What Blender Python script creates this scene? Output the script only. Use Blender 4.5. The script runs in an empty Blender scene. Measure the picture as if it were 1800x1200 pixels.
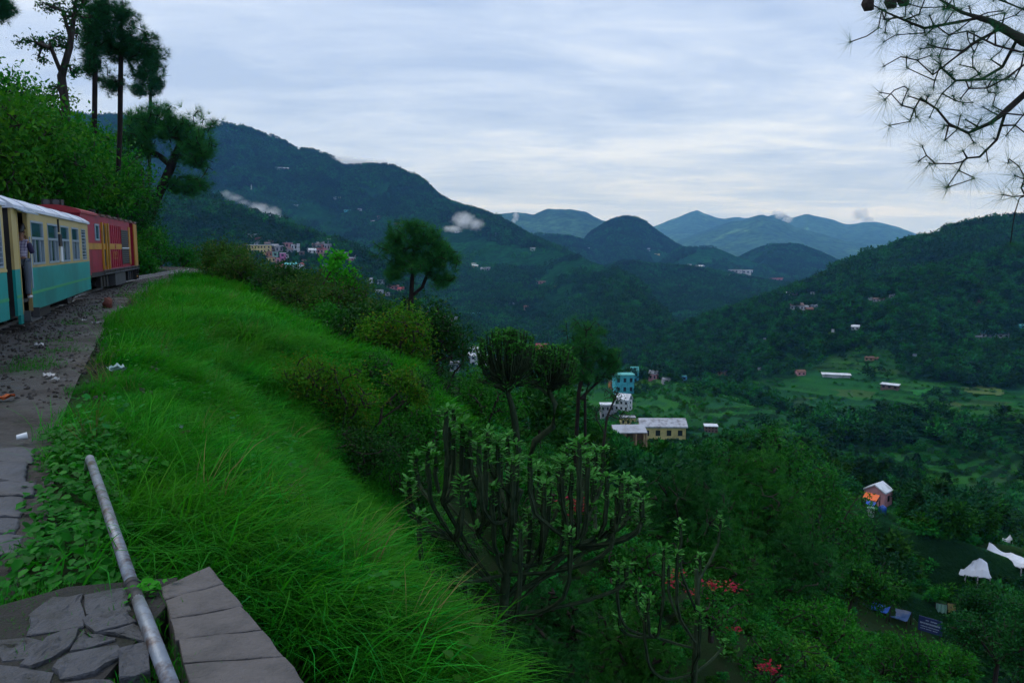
import bpy, math, random
import numpy as np
from math import sin, cos, pi, radians, atan, tan, sqrt, atan2
from mathutils import Vector, Matrix

# ------------------------------------------------------------------ camera, world, sun, exposure
S = bpy.context.scene
FPX = 1373.0                      # focal length in pixels of the 1800 px wide photograph
PITCH = atan(163 / FPX)
CAMZ = 2.1
cam = bpy.data.cameras.new('camera')
cam.sensor_width = 36.0
cam.lens = 36.0 * FPX / 1800.0
cam.clip_start = 0.1
cam.clip_end = 60000
camo = bpy.data.objects.new('camera', cam)
S.collection.objects.link(camo)
camo.location = (0, 0, CAMZ)
camo.rotation_euler = (pi / 2 - PITCH, 0, 0)
S.camera = camo

SUN_EL, SUN_AZ = radians(58), radians(-70)        # high soft sun behind the overcast, from the left
world = bpy.data.worlds.new('World')
S.world = world
world.use_nodes = True
wn = world.node_tree.nodes
wl = world.node_tree.links
wn.clear()
w_out = wn.new('ShaderNodeOutputWorld')
sky = wn.new('ShaderNodeTexSky')
sky.sky_type = 'NISHITA'
sky.sun_disc = False
sky.sun_elevation = SUN_EL
sky.sun_rotation = SUN_AZ
sky.air_density = 1.2
bg_sky = wn.new('ShaderNodeBackground')
bg_sky.inputs['Strength'].default_value = 0.06
wl.new(sky.outputs[0], bg_sky.inputs['Color'])
# cloud deck: noise on a plane overhead, so that it draws out into streaks towards the horizon
tc = wn.new('ShaderNodeTexCoord')
sep = wn.new('ShaderNodeSeparateXYZ')
wl.new(tc.outputs['Generated'], sep.inputs[0])
def wmath(op, a, b=None):
    m = wn.new('ShaderNodeMath'); m.operation = op
    for i, v in enumerate((a, b)):
        if v is None: continue
        if isinstance(v, (int, float)): m.inputs[i].default_value = v
        else: wl.new(v, m.inputs[i])
    return m.outputs[0]
zc = wmath('ADD', wmath('MAXIMUM', sep.outputs[2], 0.0), 0.10)
cx = wmath('DIVIDE', sep.outputs[0], zc)
cy = wmath('DIVIDE', sep.outputs[1], zc)
comb = wn.new('ShaderNodeCombineXYZ')
wl.new(cx, comb.inputs[0]); wl.new(cy, comb.inputs[1])
def wnoise(scale, detail, rough, dist, off, sx=1.0, sy=1.0):
    mp = wn.new('ShaderNodeMapping')
    mp.inputs['Location'].default_value = off
    mp.inputs['Rotation'].default_value = (0, 0, radians(-12))
    mp.inputs['Scale'].default_value = (sx, sy, 1)
    wl.new(comb.outputs[0], mp.inputs['Vector'])
    n = wn.new('ShaderNodeTexNoise')
    n.inputs['Scale'].default_value = scale
    n.inputs['Detail'].default_value = detail
    n.inputs['Roughness'].default_value = rough
    n.inputs['Distortion'].default_value = dist
    wl.new(mp.outputs[0], n.inputs['Vector'])
    return n.outputs[0]
n1 = wnoise(0.75, 8, 0.60, 0.6, (3.1, 1.7, 0), 0.7, 1.0)
n2 = wnoise(2.6, 8, 0.65, 0.5, (9.2, 4.4, 0), 0.5, 1.0)
nn = wmath('ADD', wmath('MULTIPLY', n1, 0.60), wmath('MULTIPLY', n2, 0.40))
ramp = wn.new('ShaderNodeValToRGB')
cr = ramp.color_ramp
cr.elements[0].position = 0.39; cr.elements[0].color = (0.42, 0.545, 0.79, 1)
cr.elements[1].position = 0.61; cr.elements[1].color = (0.74, 0.83, 0.97, 1)
e = cr.elements.new(0.50); e.color = (0.55, 0.67, 0.89, 1)
wl.new(nn, ramp.inputs[0])
bg_cloud = wn.new('ShaderNodeBackground')
bg_cloud.inputs['Strength'].default_value = 1.09
wl.new(ramp.outputs[0], bg_cloud.inputs['Color'])
wmix = wn.new('ShaderNodeMixShader')
wmix.inputs[0].default_value = 0.90
wl.new(bg_sky.outputs[0], wmix.inputs[1])
wl.new(bg_cloud.outputs[0], wmix.inputs[2])
wl.new(wmix.outputs[0], w_out.inputs['Surface'])
world.cycles.sampling_method = 'MANUAL'
world.cycles.sample_map_resolution = 512

sun = bpy.data.lights.new('sun', 'SUN')
sun.energy = 1.4
sun.angle = radians(40)
sun.color = (1.0, 0.97, 0.93)
suno = bpy.data.objects.new('sun', sun)
S.collection.objects.link(suno)
sd = Vector((sin(SUN_AZ) * cos(SUN_EL), cos(SUN_AZ) * cos(SUN_EL), sin(SUN_EL)))
suno.rotation_euler = sd.to_track_quat('Z', 'Y').to_euler()
suno.location = (-30, 0, 60)

S.view_settings.view_transform = 'Standard'
S.view_settings.look = 'None'
S.view_settings.exposure = 0.15
S.view_settings.gamma = 1.0
S.view_settings.use_curve_mapping = False
cy_ = S.cycles
cy_.use_denoising = True
cy_.denoiser = 'OPENIMAGEDENOISE'
cy_.use_adaptive_sampling = True
cy_.adaptive_threshold = 0.03
cy_.max_bounces = 5
cy_.diffuse_bounces = 2
cy_.glossy_bounces = 2
cy_.transmission_bounces = 2
cy_.volume_bounces = 3
cy_.transparent_max_bounces = 8
cy_.caustics_reflective = False
cy_.caustics_refractive = False

# ------------------------------------------------------------------ helpers
C = S.collection
rng = np.random.default_rng(7)
random.seed(7)
R = radians
_c, _s = cos(PITCH), sin(PITCH)
def ray(px, py):
    a, b = (px - 900) / FPX, (600 - py) / FPX
    return Vector((a, _c + b * _s, -_s + b * _c))
def at(px, py, Y):
    d = ray(px, py)
    return Vector((0, 0, CAMZ)) + d * (Y / d.y)
def azt(px, py):
    d = ray(px, py)
    return atan2(d.x, d.y), d.z / math.hypot(d.x, d.y)

_tab = np.random.default_rng(11).random((256, 256))
def vnoise(x, y):
    xi = np.floor(x).astype(int); yi = np.floor(y).astype(int)
    fx = x - xi; fy = y - yi
    fx = fx * fx * (3 - 2 * fx); fy = fy * fy * (3 - 2 * fy)
    a = _tab[xi & 255, yi & 255]; b = _tab[(xi + 1) & 255, yi & 255]
    c = _tab[xi & 255, (yi + 1) & 255]; d = _tab[(xi + 1) & 255, (yi + 1) & 255]
    return (a * (1 - fx) + b * fx) * (1 - fy) + (c * (1 - fx) + d * fx) * fy
def fbm(x, y, octv=4, gain=0.5):
    s = 0; a = 1; t = 0
    for i in range(octv):
        s = s + a * vnoise(x * 2 ** i + 17.3 * i, y * 2 ** i + 5.1 * i); t += a; a *= gain
    return s / t - 0.5
def ridged(x, y, octv=3):
    s = 0; a = 1; t = 0
    for i in range(octv):
        s = s + a * (1 - abs(2 * vnoise(x * 2 ** i + 31.7 * i, y * 2 ** i + 9.4 * i) - 1)); t += a; a *= 0.5
    return s / t - 0.5

def tag(o, label=None, cat=None, group=None, kind=None):
    if label: o['label'] = label
    if cat: o['category'] = cat
    if group: o['group'] = group
    if kind: o['kind'] = kind
    return o
def empty(name, loc=(0, 0, 0), rz=0, label=None, cat=None, group=None, parent=None):
    o = bpy.data.objects.new(name, None)
    C.objects.link(o); o.location = loc; o.rotation_euler = (0, 0, rz)
    o.empty_display_size = 0.2
    if parent: o.parent = parent
    return tag(o, label, cat, group)
def link(name, me, parent=None, loc=None, rot=None):
    o = bpy.data.objects.new(name, me)
    C.objects.link(o)
    if parent: o.parent = parent
    if loc is not None: o.location = loc
    if rot is not None: o.rotation_euler = rot
    return o
def mesh_np(name, V, F, mat=None, smooth=False, attrs=None):
    V = np.asarray(V, np.float32); F = np.asarray(F, np.int32)
    k = F.shape[1]
    me = bpy.data.meshes.new(name)
    me.vertices.add(len(V)); me.vertices.foreach_set('co', V.ravel())
    me.loops.add(F.size); me.loops.foreach_set('vertex_index', F.ravel())
    me.polygons.add(len(F))
    me.polygons.foreach_set('loop_start', np.arange(0, F.size, k, dtype=np.int32))
    if smooth: me.polygons.foreach_set('use_smooth', np.ones(len(F), bool))
    me.update(calc_edges=True)
    for n, dom, data in (attrs or []):
        at_ = me.attributes.new(n, 'FLOAT', dom)
        at_.data.foreach_set('value', np.asarray(data, np.float32))
    for m in (mat if isinstance(mat, (list, tuple)) else [mat]):
        if m: me.materials.append(m)
    return me
class MB:
    """collects boxes, tubes and prisms into one mesh"""
    def __init__(self): self.v = []; self.f = []; self.mi = []
    def add(self, vs, fs, mi=0):
        o = len(self.v); self.v += [tuple(p) for p in vs]
        self.f += [tuple(i + o for i in f) for f in fs]; self.mi += [mi] * len(fs)
        return self
    def box(self, x0, x1, y0, y1, z0, z1, mi=0, bev=0.0):
        if bev <= 0:
            vs = [(x, y, z) for z in (z0, z1) for y in (y0, y1) for x in (x0, x1)]
            return self.add(vs, [(0, 2, 3, 1), (4, 5, 7, 6), (0, 1, 5, 4), (2, 6, 7, 3), (0, 4, 6, 2), (1, 3, 7, 5)], mi)
        b = bev
        vs = []
        for z, i in ((z0, 0), (z1 - b, 0), (z1, b)):
            vs += [(x0 + i, y0 + i, z), (x1 - i, y0 + i, z), (x1 - i, y1 - i, z), (x0 + i, y1 - i, z)]
        fs = [(3, 2, 1, 0), (8, 9, 10, 11)]
        for l in (0, 4):
            for j in range(4): fs.append((l + j, l + (j + 1) % 4, l + 4 + (j + 1) % 4, l + 4 + j))
        return self.add(vs, fs, mi)
    def tube(self, pts, rad, n=8, mi=0, cap=True, star=1.0):
        pts = [Vector(p) for p in pts]
        rads = rad if isinstance(rad, (list, tuple)) else [rad] * len(pts)
        up = Vector((0.13, 0.21, 1)).normalized()
        o = len(self.v)
        for i, p in enumerate(pts):
            d = (pts[min(i + 1, len(pts) - 1)] - pts[max(i - 1, 0)]).normalized()
            u = up if abs(d.dot(up)) < 0.95 else Vector((1, 0.1, 0))
            a = d.cross(u).normalized(); b = d.cross(a)
            for j in range(n):
                t = 2 * pi * j / n
                self.v.append(tuple(p + (a * cos(t) + b * sin(t)) * rads[i] * (star if j % 2 else 1.0)))
        for i in range(len(pts) - 1):
            for j in range(n):
                q = o + i * n
                self.f.append((q + j, q + (j + 1) % n, q + n + (j + 1) % n, q + n + j)); self.mi.append(mi)
        if cap:
            self.f.append(tuple(o + j for j in range(n))[::-1]); self.mi.append(mi)
            self.f.append(tuple(o + (len(pts) - 1) * n + j for j in range(n))); self.mi.append(mi)
        return self
    def cyl(self, c, r, h, axis='z', n=16, mi=0):
        c = Vector(c); d = {'x': Vector((1, 0, 0)), 'y': Vector((0, 1, 0)), 'z': Vector((0, 0, 1))}[axis]
        return self.tube([c - d * h / 2, c + d * h / 2], r, n, mi)
    def prism(self, poly, axis, a, b, mi=0):
        """poly: 2D outline in the plane across axis, extruded from a to b"""
        n = len(poly)
        def P(p, t): return {'x': (t, p[0], p[1]), 'y': (p[0], t, p[1]), 'z': (p[0], p[1], t)}[axis]
        vs = [P(p, a) for p in poly] + [P(p, b) for p in poly]
        fs = [tuple(range(n))[::-1], tuple(range(n, 2 * n))] + [(i, (i + 1) % n, n + (i + 1) % n, n + i) for i in range(n)]
        return self.add(vs, fs, mi)
    def mesh(self, name, mats, smooth=False):
        me = bpy.data.meshes.new(name)
        me.from_pydata(self.v, [], self.f)
        mats = mats if isinstance(mats, (list, tuple)) else [mats]
        for m in mats: me.materials.append(m)
        if len(mats) > 1: me.polygons.foreach_set('material_index', self.mi)
        if smooth: me.polygons.foreach_set('use_smooth', [True] * len(self.f))
        me.update()
        return me
    def build(self, name, mats, parent=None, loc=None, rot=None, smooth=False):
        return link(name, self.mesh(name, mats, smooth), parent, loc, rot)

# ---- materials
def nodes_of(name):
    m = bpy.data.materials.new(name); m.use_nodes = True
    nt = m.node_tree; nt.nodes.clear()
    out = nt.nodes.new('ShaderNodeOutputMaterial')
    return m, nt, out
def N(nt, t, **kw):
    n = nt.nodes.new(t)
    for k, v in kw.items(): setattr(n, k, v)
    return n
def setin(nt, sock, v):
    if isinstance(v, bpy.types.NodeSocket): nt.links.new(v, sock)
    else: sock.default_value = v
def col4(c): return (c[0], c[1], c[2], 1)
def nmix(nt, fac, a, b, blend='MIX'):
    m = N(nt, 'ShaderNodeMix', data_type='RGBA', blend_type=blend)
    setin(nt, m.inputs[0], fac)
    setin(nt, m.inputs[6], col4(a) if isinstance(a, tuple) else a)
    setin(nt, m.inputs[7], col4(b) if isinstance(b, tuple) else b)
    return m.outputs[2]
def nnoise(nt, scale, detail=4, rough=0.55, vec=None, dist=0.0):
    n = N(nt, 'ShaderNodeTexNoise')
    n.inputs['Scale'].default_value = scale; n.inputs['Detail'].default_value = detail
    n.inputs['Roughness'].default_value = rough; n.inputs['Distortion'].default_value = dist
    if vec is None: vec = N(nt, 'ShaderNodeTexCoord').outputs['Object']
    nt.links.new(vec, n.inputs['Vector'])
    return n.outputs[0]
def nramp(nt, fac, stops):
    r = N(nt, 'ShaderNodeValToRGB'); e = r.color_ramp.elements
    e[0].position, e[0].color = stops[0][0], col4(stops[0][1])
    e[1].position, e[1].color = stops[-1][0], col4(stops[-1][1])
    for p, c in stops[1:-1]:
        q = e.new(p); q.color = col4(c)
    setin(nt, r.inputs[0], fac)
    return r.outputs[0]
def nmath(nt, op, a, b=None, clamp=False):
    m = N(nt, 'ShaderNodeMath', operation=op); m.use_clamp = clamp
    setin(nt, m.inputs[0], a)
    if b is not None: setin(nt, m.inputs[1], b)
    return m.outputs[0]
def g3(v): return (v, v, v)
def mat_solid(name, c, rough=0.6, var=0.25, scale=3.0, metal=0.0, bump=0.0, dirt=None, spec=0.4, dirtamt=0.5, dscale=None):
    """painted or plain surface with uneven tone, optional dirt patches and fine relief"""
    m, nt, out = nodes_of(name)
    p = N(nt, 'ShaderNodeBsdfPrincipled')
    n = nnoise(nt, scale, 5, 0.6)
    cc = nmix(nt, n, tuple(v * (1 - var) for v in c), tuple(v * (1 + var) for v in c))
    if dirt:
        d = nramp(nt, nnoise(nt, dscale or scale * 0.37, 6, 0.65), [(0.46, g3(0)), (0.66, g3(dirtamt))])
        cc = nmix(nt, d, cc, dirt)
    nt.links.new(cc, p.inputs['Base Color'])
    p.inputs['Roughness'].default_value = rough
    p.inputs['Metallic'].default_value = metal
    p.inputs['Specular IOR Level'].default_value = spec
    if bump:
        b = N(nt, 'ShaderNodeBump'); b.inputs['Strength'].default_value = bump; b.inputs['Distance'].default_value = 0.02
        nt.links.new(nnoise(nt, scale * 6, 5, 0.6), b.inputs['Height'])
        nt.links.new(b.outputs[0], p.inputs['Normal'])
    nt.links.new(p.outputs[0], out.inputs[0])
    return m
def mat_leaf(name, ca, cb, cc=None, rough=0.5, trans=0.3, spec=0.06, objvar=0.0, clump=0.0):
    """foliage: each leaf its own tone between ca and cb (attribute rnd), some leaves cc, light through the blade"""
    ca, cb, cc = [c if (c is None or c[1] < 1.6 * c[0]) else (c[0] * .60, c[1] * 1.12, c[2] * .80) for c in (ca, cb, cc)]
    m, nt, out = nodes_of(name)
    a = N(nt, 'ShaderNodeAttribute', attribute_name='rnd')
    col = nmix(nt, a.outputs['Fac'], ca, cb)
    if cc:
        f = nramp(nt, a.outputs['Fac'], [(0.80, g3(0)), (0.97, g3(1))])
        col = nmix(nt, f, col, cc)
    if clump:
        nz = nnoise(nt, clump, 3, 0.6)
        hs = N(nt, 'ShaderNodeHueSaturation')
        nt.links.new(col, hs.inputs['Color'])
        nt.links.new(nmath(nt, 'ADD', 0.55, nmath(nt, 'MULTIPLY', nz, 0.9)), hs.inputs['Value'])
        nt.links.new(nmath(nt, 'ADD', 0.47, nmath(nt, 'MULTIPLY', nz, 0.05)), hs.inputs['Hue'])
        col = hs.outputs[0]
    if objvar:
        oi = N(nt, 'ShaderNodeObjectInfo')
        hs = N(nt, 'ShaderNodeHueSaturation')
        nt.links.new(col, hs.inputs['Color'])
        nt.links.new(nmath(nt, 'ADD', 1 - objvar, nmath(nt, 'MULTIPLY', oi.outputs['Random'], 2 * objvar)), hs.inputs['Value'])
        nt.links.new(nmath(nt, 'ADD', 0.478, nmath(nt, 'MULTIPLY', oi.outputs['Random'], 0.044)), hs.inputs['Hue'])
        col = hs.outputs[0]
    p = N(nt, 'ShaderNodeBsdfPrincipled')
    nt.links.new(col, p.inputs['Base Color'])
    p.inputs['Roughness'].default_value = rough
    p.inputs['Specular IOR Level'].default_value = spec
    t = N(nt, 'ShaderNodeBsdfTranslucent')
    nt.links.new(nmix(nt, 1.0, col, (1.0, 1.25, 0.6), 'MULTIPLY'), t.inputs['Color'])
    mx = N(nt, 'ShaderNodeMixShader'); mx.inputs[0].default_value = trans
    nt.links.new(p.outputs[0], mx.inputs[1]); nt.links.new(t.outputs[0], mx.inputs[2])
    nt.links.new(mx.outputs[0], out.inputs[0])
    return m
def mat_bark(name, c, c2, scale=4.0, stretch=0.25):
    m, nt, out = nodes_of(name)
    p = N(nt, 'ShaderNodeBsdfPrincipled')
    mp = N(nt, 'ShaderNodeMapping'); mp.inputs['Scale'].default_value = (1, 1, stretch)
    nt.links.new(N(nt, 'ShaderNodeTexCoord').outputs['Object'], mp.inputs['Vector'])
    n = nnoise(nt, scale, 6, 0.65, mp.outputs[0])
    nt.links.new(nramp(nt, n, [(0.35, c), (0.65, c2)]), p.inputs['Base Color'])
    p.inputs['Roughness'].default_value = 0.9
    p.inputs['Specular IOR Level'].default_value = 0.15
    b = N(nt, 'ShaderNodeBump'); b.inputs['Strength'].default_value = 0.7; b.inputs['Distance'].default_value = 0.05
    nt.links.new(n, b.inputs['Height']); nt.links.new(b.outputs[0], p.inputs['Normal'])
    nt.links.new(p.outputs[0], out.inputs[0])
    return m

# ---- instanced stuff (geometry nodes, the copies belong to the one object)
def gn_scatter(name, pts, rots, scls, idx, proto_meshes, kind='stuff', parent=None):
    me = bpy.data.meshes.new(name)
    pts = np.asarray(pts, np.float32)
    me.vertices.add(len(pts)); me.vertices.foreach_set('co', pts.ravel())
    a = me.attributes.new('rot', 'FLOAT_VECTOR', 'POINT'); a.data.foreach_set('vector', np.asarray(rots, np.float32).ravel())
    a = me.attributes.new('scl', 'FLOAT_VECTOR', 'POINT'); a.data.foreach_set('vector', np.asarray(scls, np.float32).ravel())
    a = me.attributes.new('idx', 'INT', 'POINT'); a.data.foreach_set('value', np.asarray(idx, np.int32))
    o = link(name, me, parent)
    ng = bpy.data.node_groups.new(name + '_nodes', 'GeometryNodeTree')
    ng.interface.new_socket('Geometry', in_out='INPUT', socket_type='NodeSocketGeometry')
    ng.interface.new_socket('Geometry', in_out='OUTPUT', socket_type='NodeSocketGeometry')
    gi = ng.nodes.new('NodeGroupInput'); go = ng.nodes.new('NodeGroupOutput')
    iop = ng.nodes.new('GeometryNodeInstanceOnPoints')
    join = ng.nodes.new('GeometryNodeJoinGeometry')
    for pm in proto_meshes:
        po = bpy.data.objects.new(pm.name + '_source', pm)
        oi = ng.nodes.new('GeometryNodeObjectInfo'); oi.inputs['Object'].default_value = po
        g2i = ng.nodes.new('GeometryNodeGeometryToInstance')
        ng.links.new(oi.outputs['Geometry'], g2i.inputs[0]); ng.links.new(g2i.outputs[0], join.inputs[0])
    ng.links.new(gi.outputs[0], iop.inputs['Points']); ng.links.new(join.outputs[0], iop.inputs['Instance'])
    iop.inputs['Pick Instance'].default_value = True
    def na(n, t):
        x = ng.nodes.new('GeometryNodeInputNamedAttribute'); x.data_type = t; x.inputs['Name'].default_value = n
        return x.outputs['Attribute']
    ng.links.new(na('idx', 'INT'), iop.inputs['Instance Index'])
    ng.links.new(na('rot', 'FLOAT_VECTOR'), iop.inputs['Rotation'])
    ng.links.new(na('scl', 'FLOAT_VECTOR'), iop.inputs['Scale'])
    ng.links.new(iop.outputs[0], go.inputs[0])
    md = o.modifiers.new('scatter', 'NODES'); md.node_group = ng
    if kind and not parent: o['kind'] = kind
    return o

# ------------------------------------------------------------------ terrain: one height function for the whole place
_ey = np.array([-30, -10, 0, 5.1, 8, 11.4, 20, 33, 50, 65, 75, 85, 100, 140, 200, 400, 1500], float)
_ex = np.array([3, 0.6, -1.8, -3.2, -4.9, -6.6, -10.6, -16.2, -21.6, -25.8, -29.2, -36, -54, -110, -180, -330, -900], float)
_yd = np.arange(-30, 1500, 0.5)
_xd = np.interp(_yd, _ey, _ex)
_k = np.hanning(13); _k /= _k.sum()
_xd = np.convolve(np.pad(_xd, 6, mode='edge'), _k, mode='valid')
_sl = np.gradient(_xd, _yd)
def edge_x(y): return np.interp(y, _yd, _xd)
def tdist(x, y):
    """distance from the outer edge of the railway ledge, positive downhill"""
    return (x - edge_x(y)) / np.sqrt(1 + np.interp(y, _yd, _sl) ** 2)
_pt = [0, 1, 2.5, 4.3, 6, 9, 15, 30, 60, 100, 140, 220, 400, 900]
_pn = [0, -.12, -1.05, -3.3, -6.1, -10.4, -15.5, -25, -38, -52, -66, -84, -95, -100]
_ft = [0, 1, 4, 8.5, 12, 20, 40, 70, 100, 140, 220, 400, 900]
_fn = [0, -.08, -.4, -2.0, -5.2, -11.5, -24, -38, -48, -62, -82, -95, -100]
def crest(sil, D, base, L, Lb):
    """a hill whose skyline, seen from the railway, follows sil; D = distance of its crest; it falls towards base over L (front) and Lb (back)"""
    az = []; te = []
    for px, py in sil:
        a, t = azt(px, py); az.append(a); te.append(t)
    dpx = [p for p, _ in D]; dd = [d for _, d in D]
    Dc = np.interp([p for p, _ in sil], dpx, dd)
    return dict(az=np.array(az), te=np.array(te), D=np.array(Dc), base=base, L=L, Lb=Lb)
HILLS = [
    # long mountain on the left
    crest([(-500, 120), (-200, 150), (0, 185), (150, 204), (250, 206), (345, 226), (395, 218), (440, 229), (490, 246), (520, 262), (575, 269), (600, 291),
           (640, 289), (690, 293), (740, 316), (770, 345), (810, 363), (845, 372), (880, 386), (910, 404), (950, 426), (1000, 445), (1050, 462),
           (1100, 485), (1150, 540), (1180, 590), (1230, 640), (1300, 720)],
          [(-500, 3600), (390, 3400), (700, 3000), (850, 2700), (950, 2300), (1050, 1800), (1150, 1300), (1200, 1000)], -200, 800, 900),
    # nearer spur with the town
    crest([(-500, 200), (0, 300), (200, 345), (290, 338), (350, 343), (400, 352), (450, 374), (500, 396), (560, 418), (620, 436), (680, 470), (740, 515), (800, 560), (850, 600), (900, 660)],
          [(-500, 1500), (300, 1350), (640, 1150), (900, 800)], -150, 420, 600),
    # wooded ridge on the right
    crest([(1130, 620), (1180, 592), (1240, 566), (1300, 545), (1350, 528), (1400, 508), (1450, 488), (1490, 462), (1515, 454), (1560, 440), (1600, 425), (1650, 414), (1690, 398), (1740, 390), (1800, 382), (1900, 372), (2200, 350), (2600, 330)],
          [(1130, 850), (1300, 1000), (1500, 1250), (1800, 1500), (2600, 1700)], -200, 620, 700),
    # second fold in front of it
    crest([(1300, 640), (1380, 575), (1450, 540), (1540, 505), (1620, 480), (1700, 460), (1800, 437), (2000, 405), (2600, 360)],
          [(1300, 700), (1500, 850), (1800, 1050), (2600, 1250)], -170, 420, 400),
    # cone hill
    crest([(930, 470), (975, 445), (1010, 430), (1045, 403), (1080, 386), (1105, 381), (1130, 389), (1160, 411), (1190, 431), (1230, 450), (1270, 475), (1330, 520)],
          [(900, 4300), (1330, 4300)], -200, 620, 700),
    crest([(840, 440), (900, 416), (940, 412), (1000, 415), (1030, 425), (1060, 450), (1100, 470)], [(840, 3900), (1100, 3900)], -200, 520, 700),
    crest([(1150, 470), (1190, 440), (1225, 434), (1260, 436), (1290, 448), (1330, 462), (1370, 474), (1420, 480)], [(1150, 3700), (1420, 3700)], -200, 520, 700),
    crest([(1260, 480), (1300, 452), (1350, 431), (1400, 431), (1440, 444), (1470, 458), (1500, 470), (1560, 490)], [(1260, 4300), (1560, 4300)], -200, 520, 700),
    # low dark fold across the valley mouth
    crest([(980, 500), (1040, 478), (1100, 462), (1160, 468), (1230, 474), (1300, 488), (1380, 500), (1450, 510)], [(980, 2300), (1450, 2500)], -200, 460, 800),
    # far ranges
    crest([(600, 420), (760, 395), (860, 378), (905, 372), (940, 377), (965, 368), (1000, 365), (1030, 371), (1060, 388), (1100, 402), (1150, 425), (1200, 450)],
          [(600, 7400), (1200, 7400)], -200, 1500, 1500),
    crest([(1080, 430), (1140, 398), (1190, 381), (1225, 369), (1255, 381), (1275, 384), (1300, 378), (1330, 383), (1350, 378), (1375, 373), (1392, 382), (1420, 373), (1450, 381), (1490, 391),
           (1540, 389), (1575, 396), (1612, 411), (1660, 428), (1720, 445), (1900, 470)], [(1000, 12500), (1900, 12500)], -200, 2400, 2000),
    crest([(1130, 450), (1180, 428), (1250, 400), (1290, 388), (1320, 380), (1342, 377), (1365, 384), (1400, 400), (1450, 412), (1500, 425), (1560, 440), (1640, 460)], [(1100, 9500), (1640, 9500)], -200, 1900, 1500),
]
def H(x, y):
    x = np.asarray(x, float); y = np.asarray(y, float)
    t = tdist(x, y)
    w = np.clip((y - 12) / 14, 0, 1); w = w * w * (3 - 2 * w)
    z = np.interp(t, _pt, _pn) * (1 - w) + np.interp(t, _ft, _fn) * w
    up = np.maximum(-5.3 - t, 0)
    z = z + np.where(up < 4, up * 1.25, 5.0 + (up - 4) * 0.70)
    z = np.where(up > 26, np.minimum(z, 17 + 0.10 * (up - 26)), z)
    r = np.hypot(x, y); az = np.arctan2(x, y)
    # uneven ground
    z = z + np.clip(t / 3, 0, 1) * 0.35 * fbm(x / 3.1, y / 3.1, 3) + np.clip((t - 12) / 40, 0, 1) * 5.0 * fbm(x / 33, y / 33, 4)
    z = z + np.clip(up / 3, 0, 1) * 1.4 * fbm(x / 5, y / 5, 3)
    # spur with the villas and the school below the railway, a gully to its right
    z = z + 17 * np.exp(-(((x - 12) / 55) ** 2 + ((y - 235) / 70) ** 2)) + 9 * np.exp(-(((x - 62) / 30) ** 2 + ((y - 235) / 60) ** 2))
    z = z + 10 * np.exp(-(((x - 100) / 38) ** 2 + ((y - 215) / 40) ** 2))
    z = z + np.clip((r - 170) / 200, 0, 1) * np.clip((1500 - r) / 500, 0, 1) * (42 * ridged(x / 210 + 4, y / 260 + 2, 3) + 16 * fbm(x / 70, y / 70, 3))
    q = np.clip((r - 430) / 600, 0, 1); z = z - 110 * q * q * (3 - 2 * q)
    far = np.clip((r - 150) / 200, 0, 1)
    base = z
    for i, h in enumerate(HILLS):
        te = np.interp(az, h['az'], h['te'], left=h['te'][0] - .0, right=h['te'][-1])
        edge = np.clip((h['az'][0] - az) / 0.12, 0, None) + np.clip((az - h['az'][-1]) / 0.12, 0, None)
        D = np.interp(az, h['az'], h['D'])
        hc = CAMZ + te * D - edge * 300
        d = D - r
        amp = np.maximum(hc - h['base'], 0)
        g = np.where(d > 0, np.exp(-np.abs(d) / h['L']), np.exp(-np.abs(d) / h['Lb']))
        zz = h['base'] + amp * g
        fl = np.clip(np.abs(d) / (0.25 * h['L']), 0, 1) * np.clip(g * 1.4, 0, 1)
        zz = zz + amp * 0.30 * ridged(x / (0.55 * h['L']) + 3 * i, y / (1.3 * h['L']) + i, 4) * fl
        zz = zz + (0.0022 if h['Lb'] < 1400 else 0.0052) * D * fbm(x / (0.02 * D), y / (0.02 * D), 4)
        base = np.maximum(base, np.where(far > 0, zz * far + base * (1 - far), -1e9))
    # terraced fields of the valley
    ter = np.clip((r - 230) / 60, 0, 1) * np.clip((760 - r) / 200, 0, 1) * np.clip((az + 0.05) / 0.1, 0, 1) * np.clip((fbm(x / 140, y / 140, 2) + 0.32) * 6, 0, 1)
    st = 2.3
    q = base / st; fq = q - np.floor(q)
    zq = st * (np.floor(q) + np.clip((fq - 0.72) / 0.28, 0, 1))
    base = base * (1 - 0.85 * ter) + zq * 0.85 * ter
    return base
def hz(x, y): return float(H(np.array([x]), np.array([y]))[0])
_hr = np.concatenate([np.geomspace(3, 120, 260), np.geomspace(120.5, 15000, 1400)])
def hit(px, py, rmin=2.0):
    """where the sight line through a pixel of the photograph meets the ground"""
    d = ray(px, py); hl = math.hypot(d.x, d.y)
    r = _hr[_hr > rmin]
    x = d.x / hl * r; y = d.y / hl * r; z = CAMZ + d.z / hl * r
    g = H(x, y)
    k = np.nonzero(g >= z)[0]
    if len(k) == 0: return None
    k = k[0]
    if k > 0:
        a = (z - g)[k - 1]; b = (g - z)[k]; u = a / (a + b + 1e-9)
        rr = r[k - 1] + (r[k] - r[k - 1]) * u
    else: rr = r[0]
    X, Y = d.x / hl * rr, d.y / hl * rr
    return Vector((X, Y, hz(X, Y)))

def polar_sheet(name, radii, azs, mat):
    A, Rr = np.meshgrid(azs, radii)
    X = Rr * np.sin(A); Y = Rr * np.cos(A)
    Z = H(X.ravel(), Y.ravel())
    V = np.stack([X.ravel(), Y.ravel(), Z], 1)
    nr, na = A.shape
    i = np.arange(nr - 1)[:, None] * na + np.arange(na - 1)[None]
    F = np.stack([i, i + 1, i + na + 1, i + na], -1).reshape(-1, 4)
    me = mesh_np(name, V, F, mat, smooth=True)
    o = link(name, me); o['kind'] = 'structure'
    return o

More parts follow.
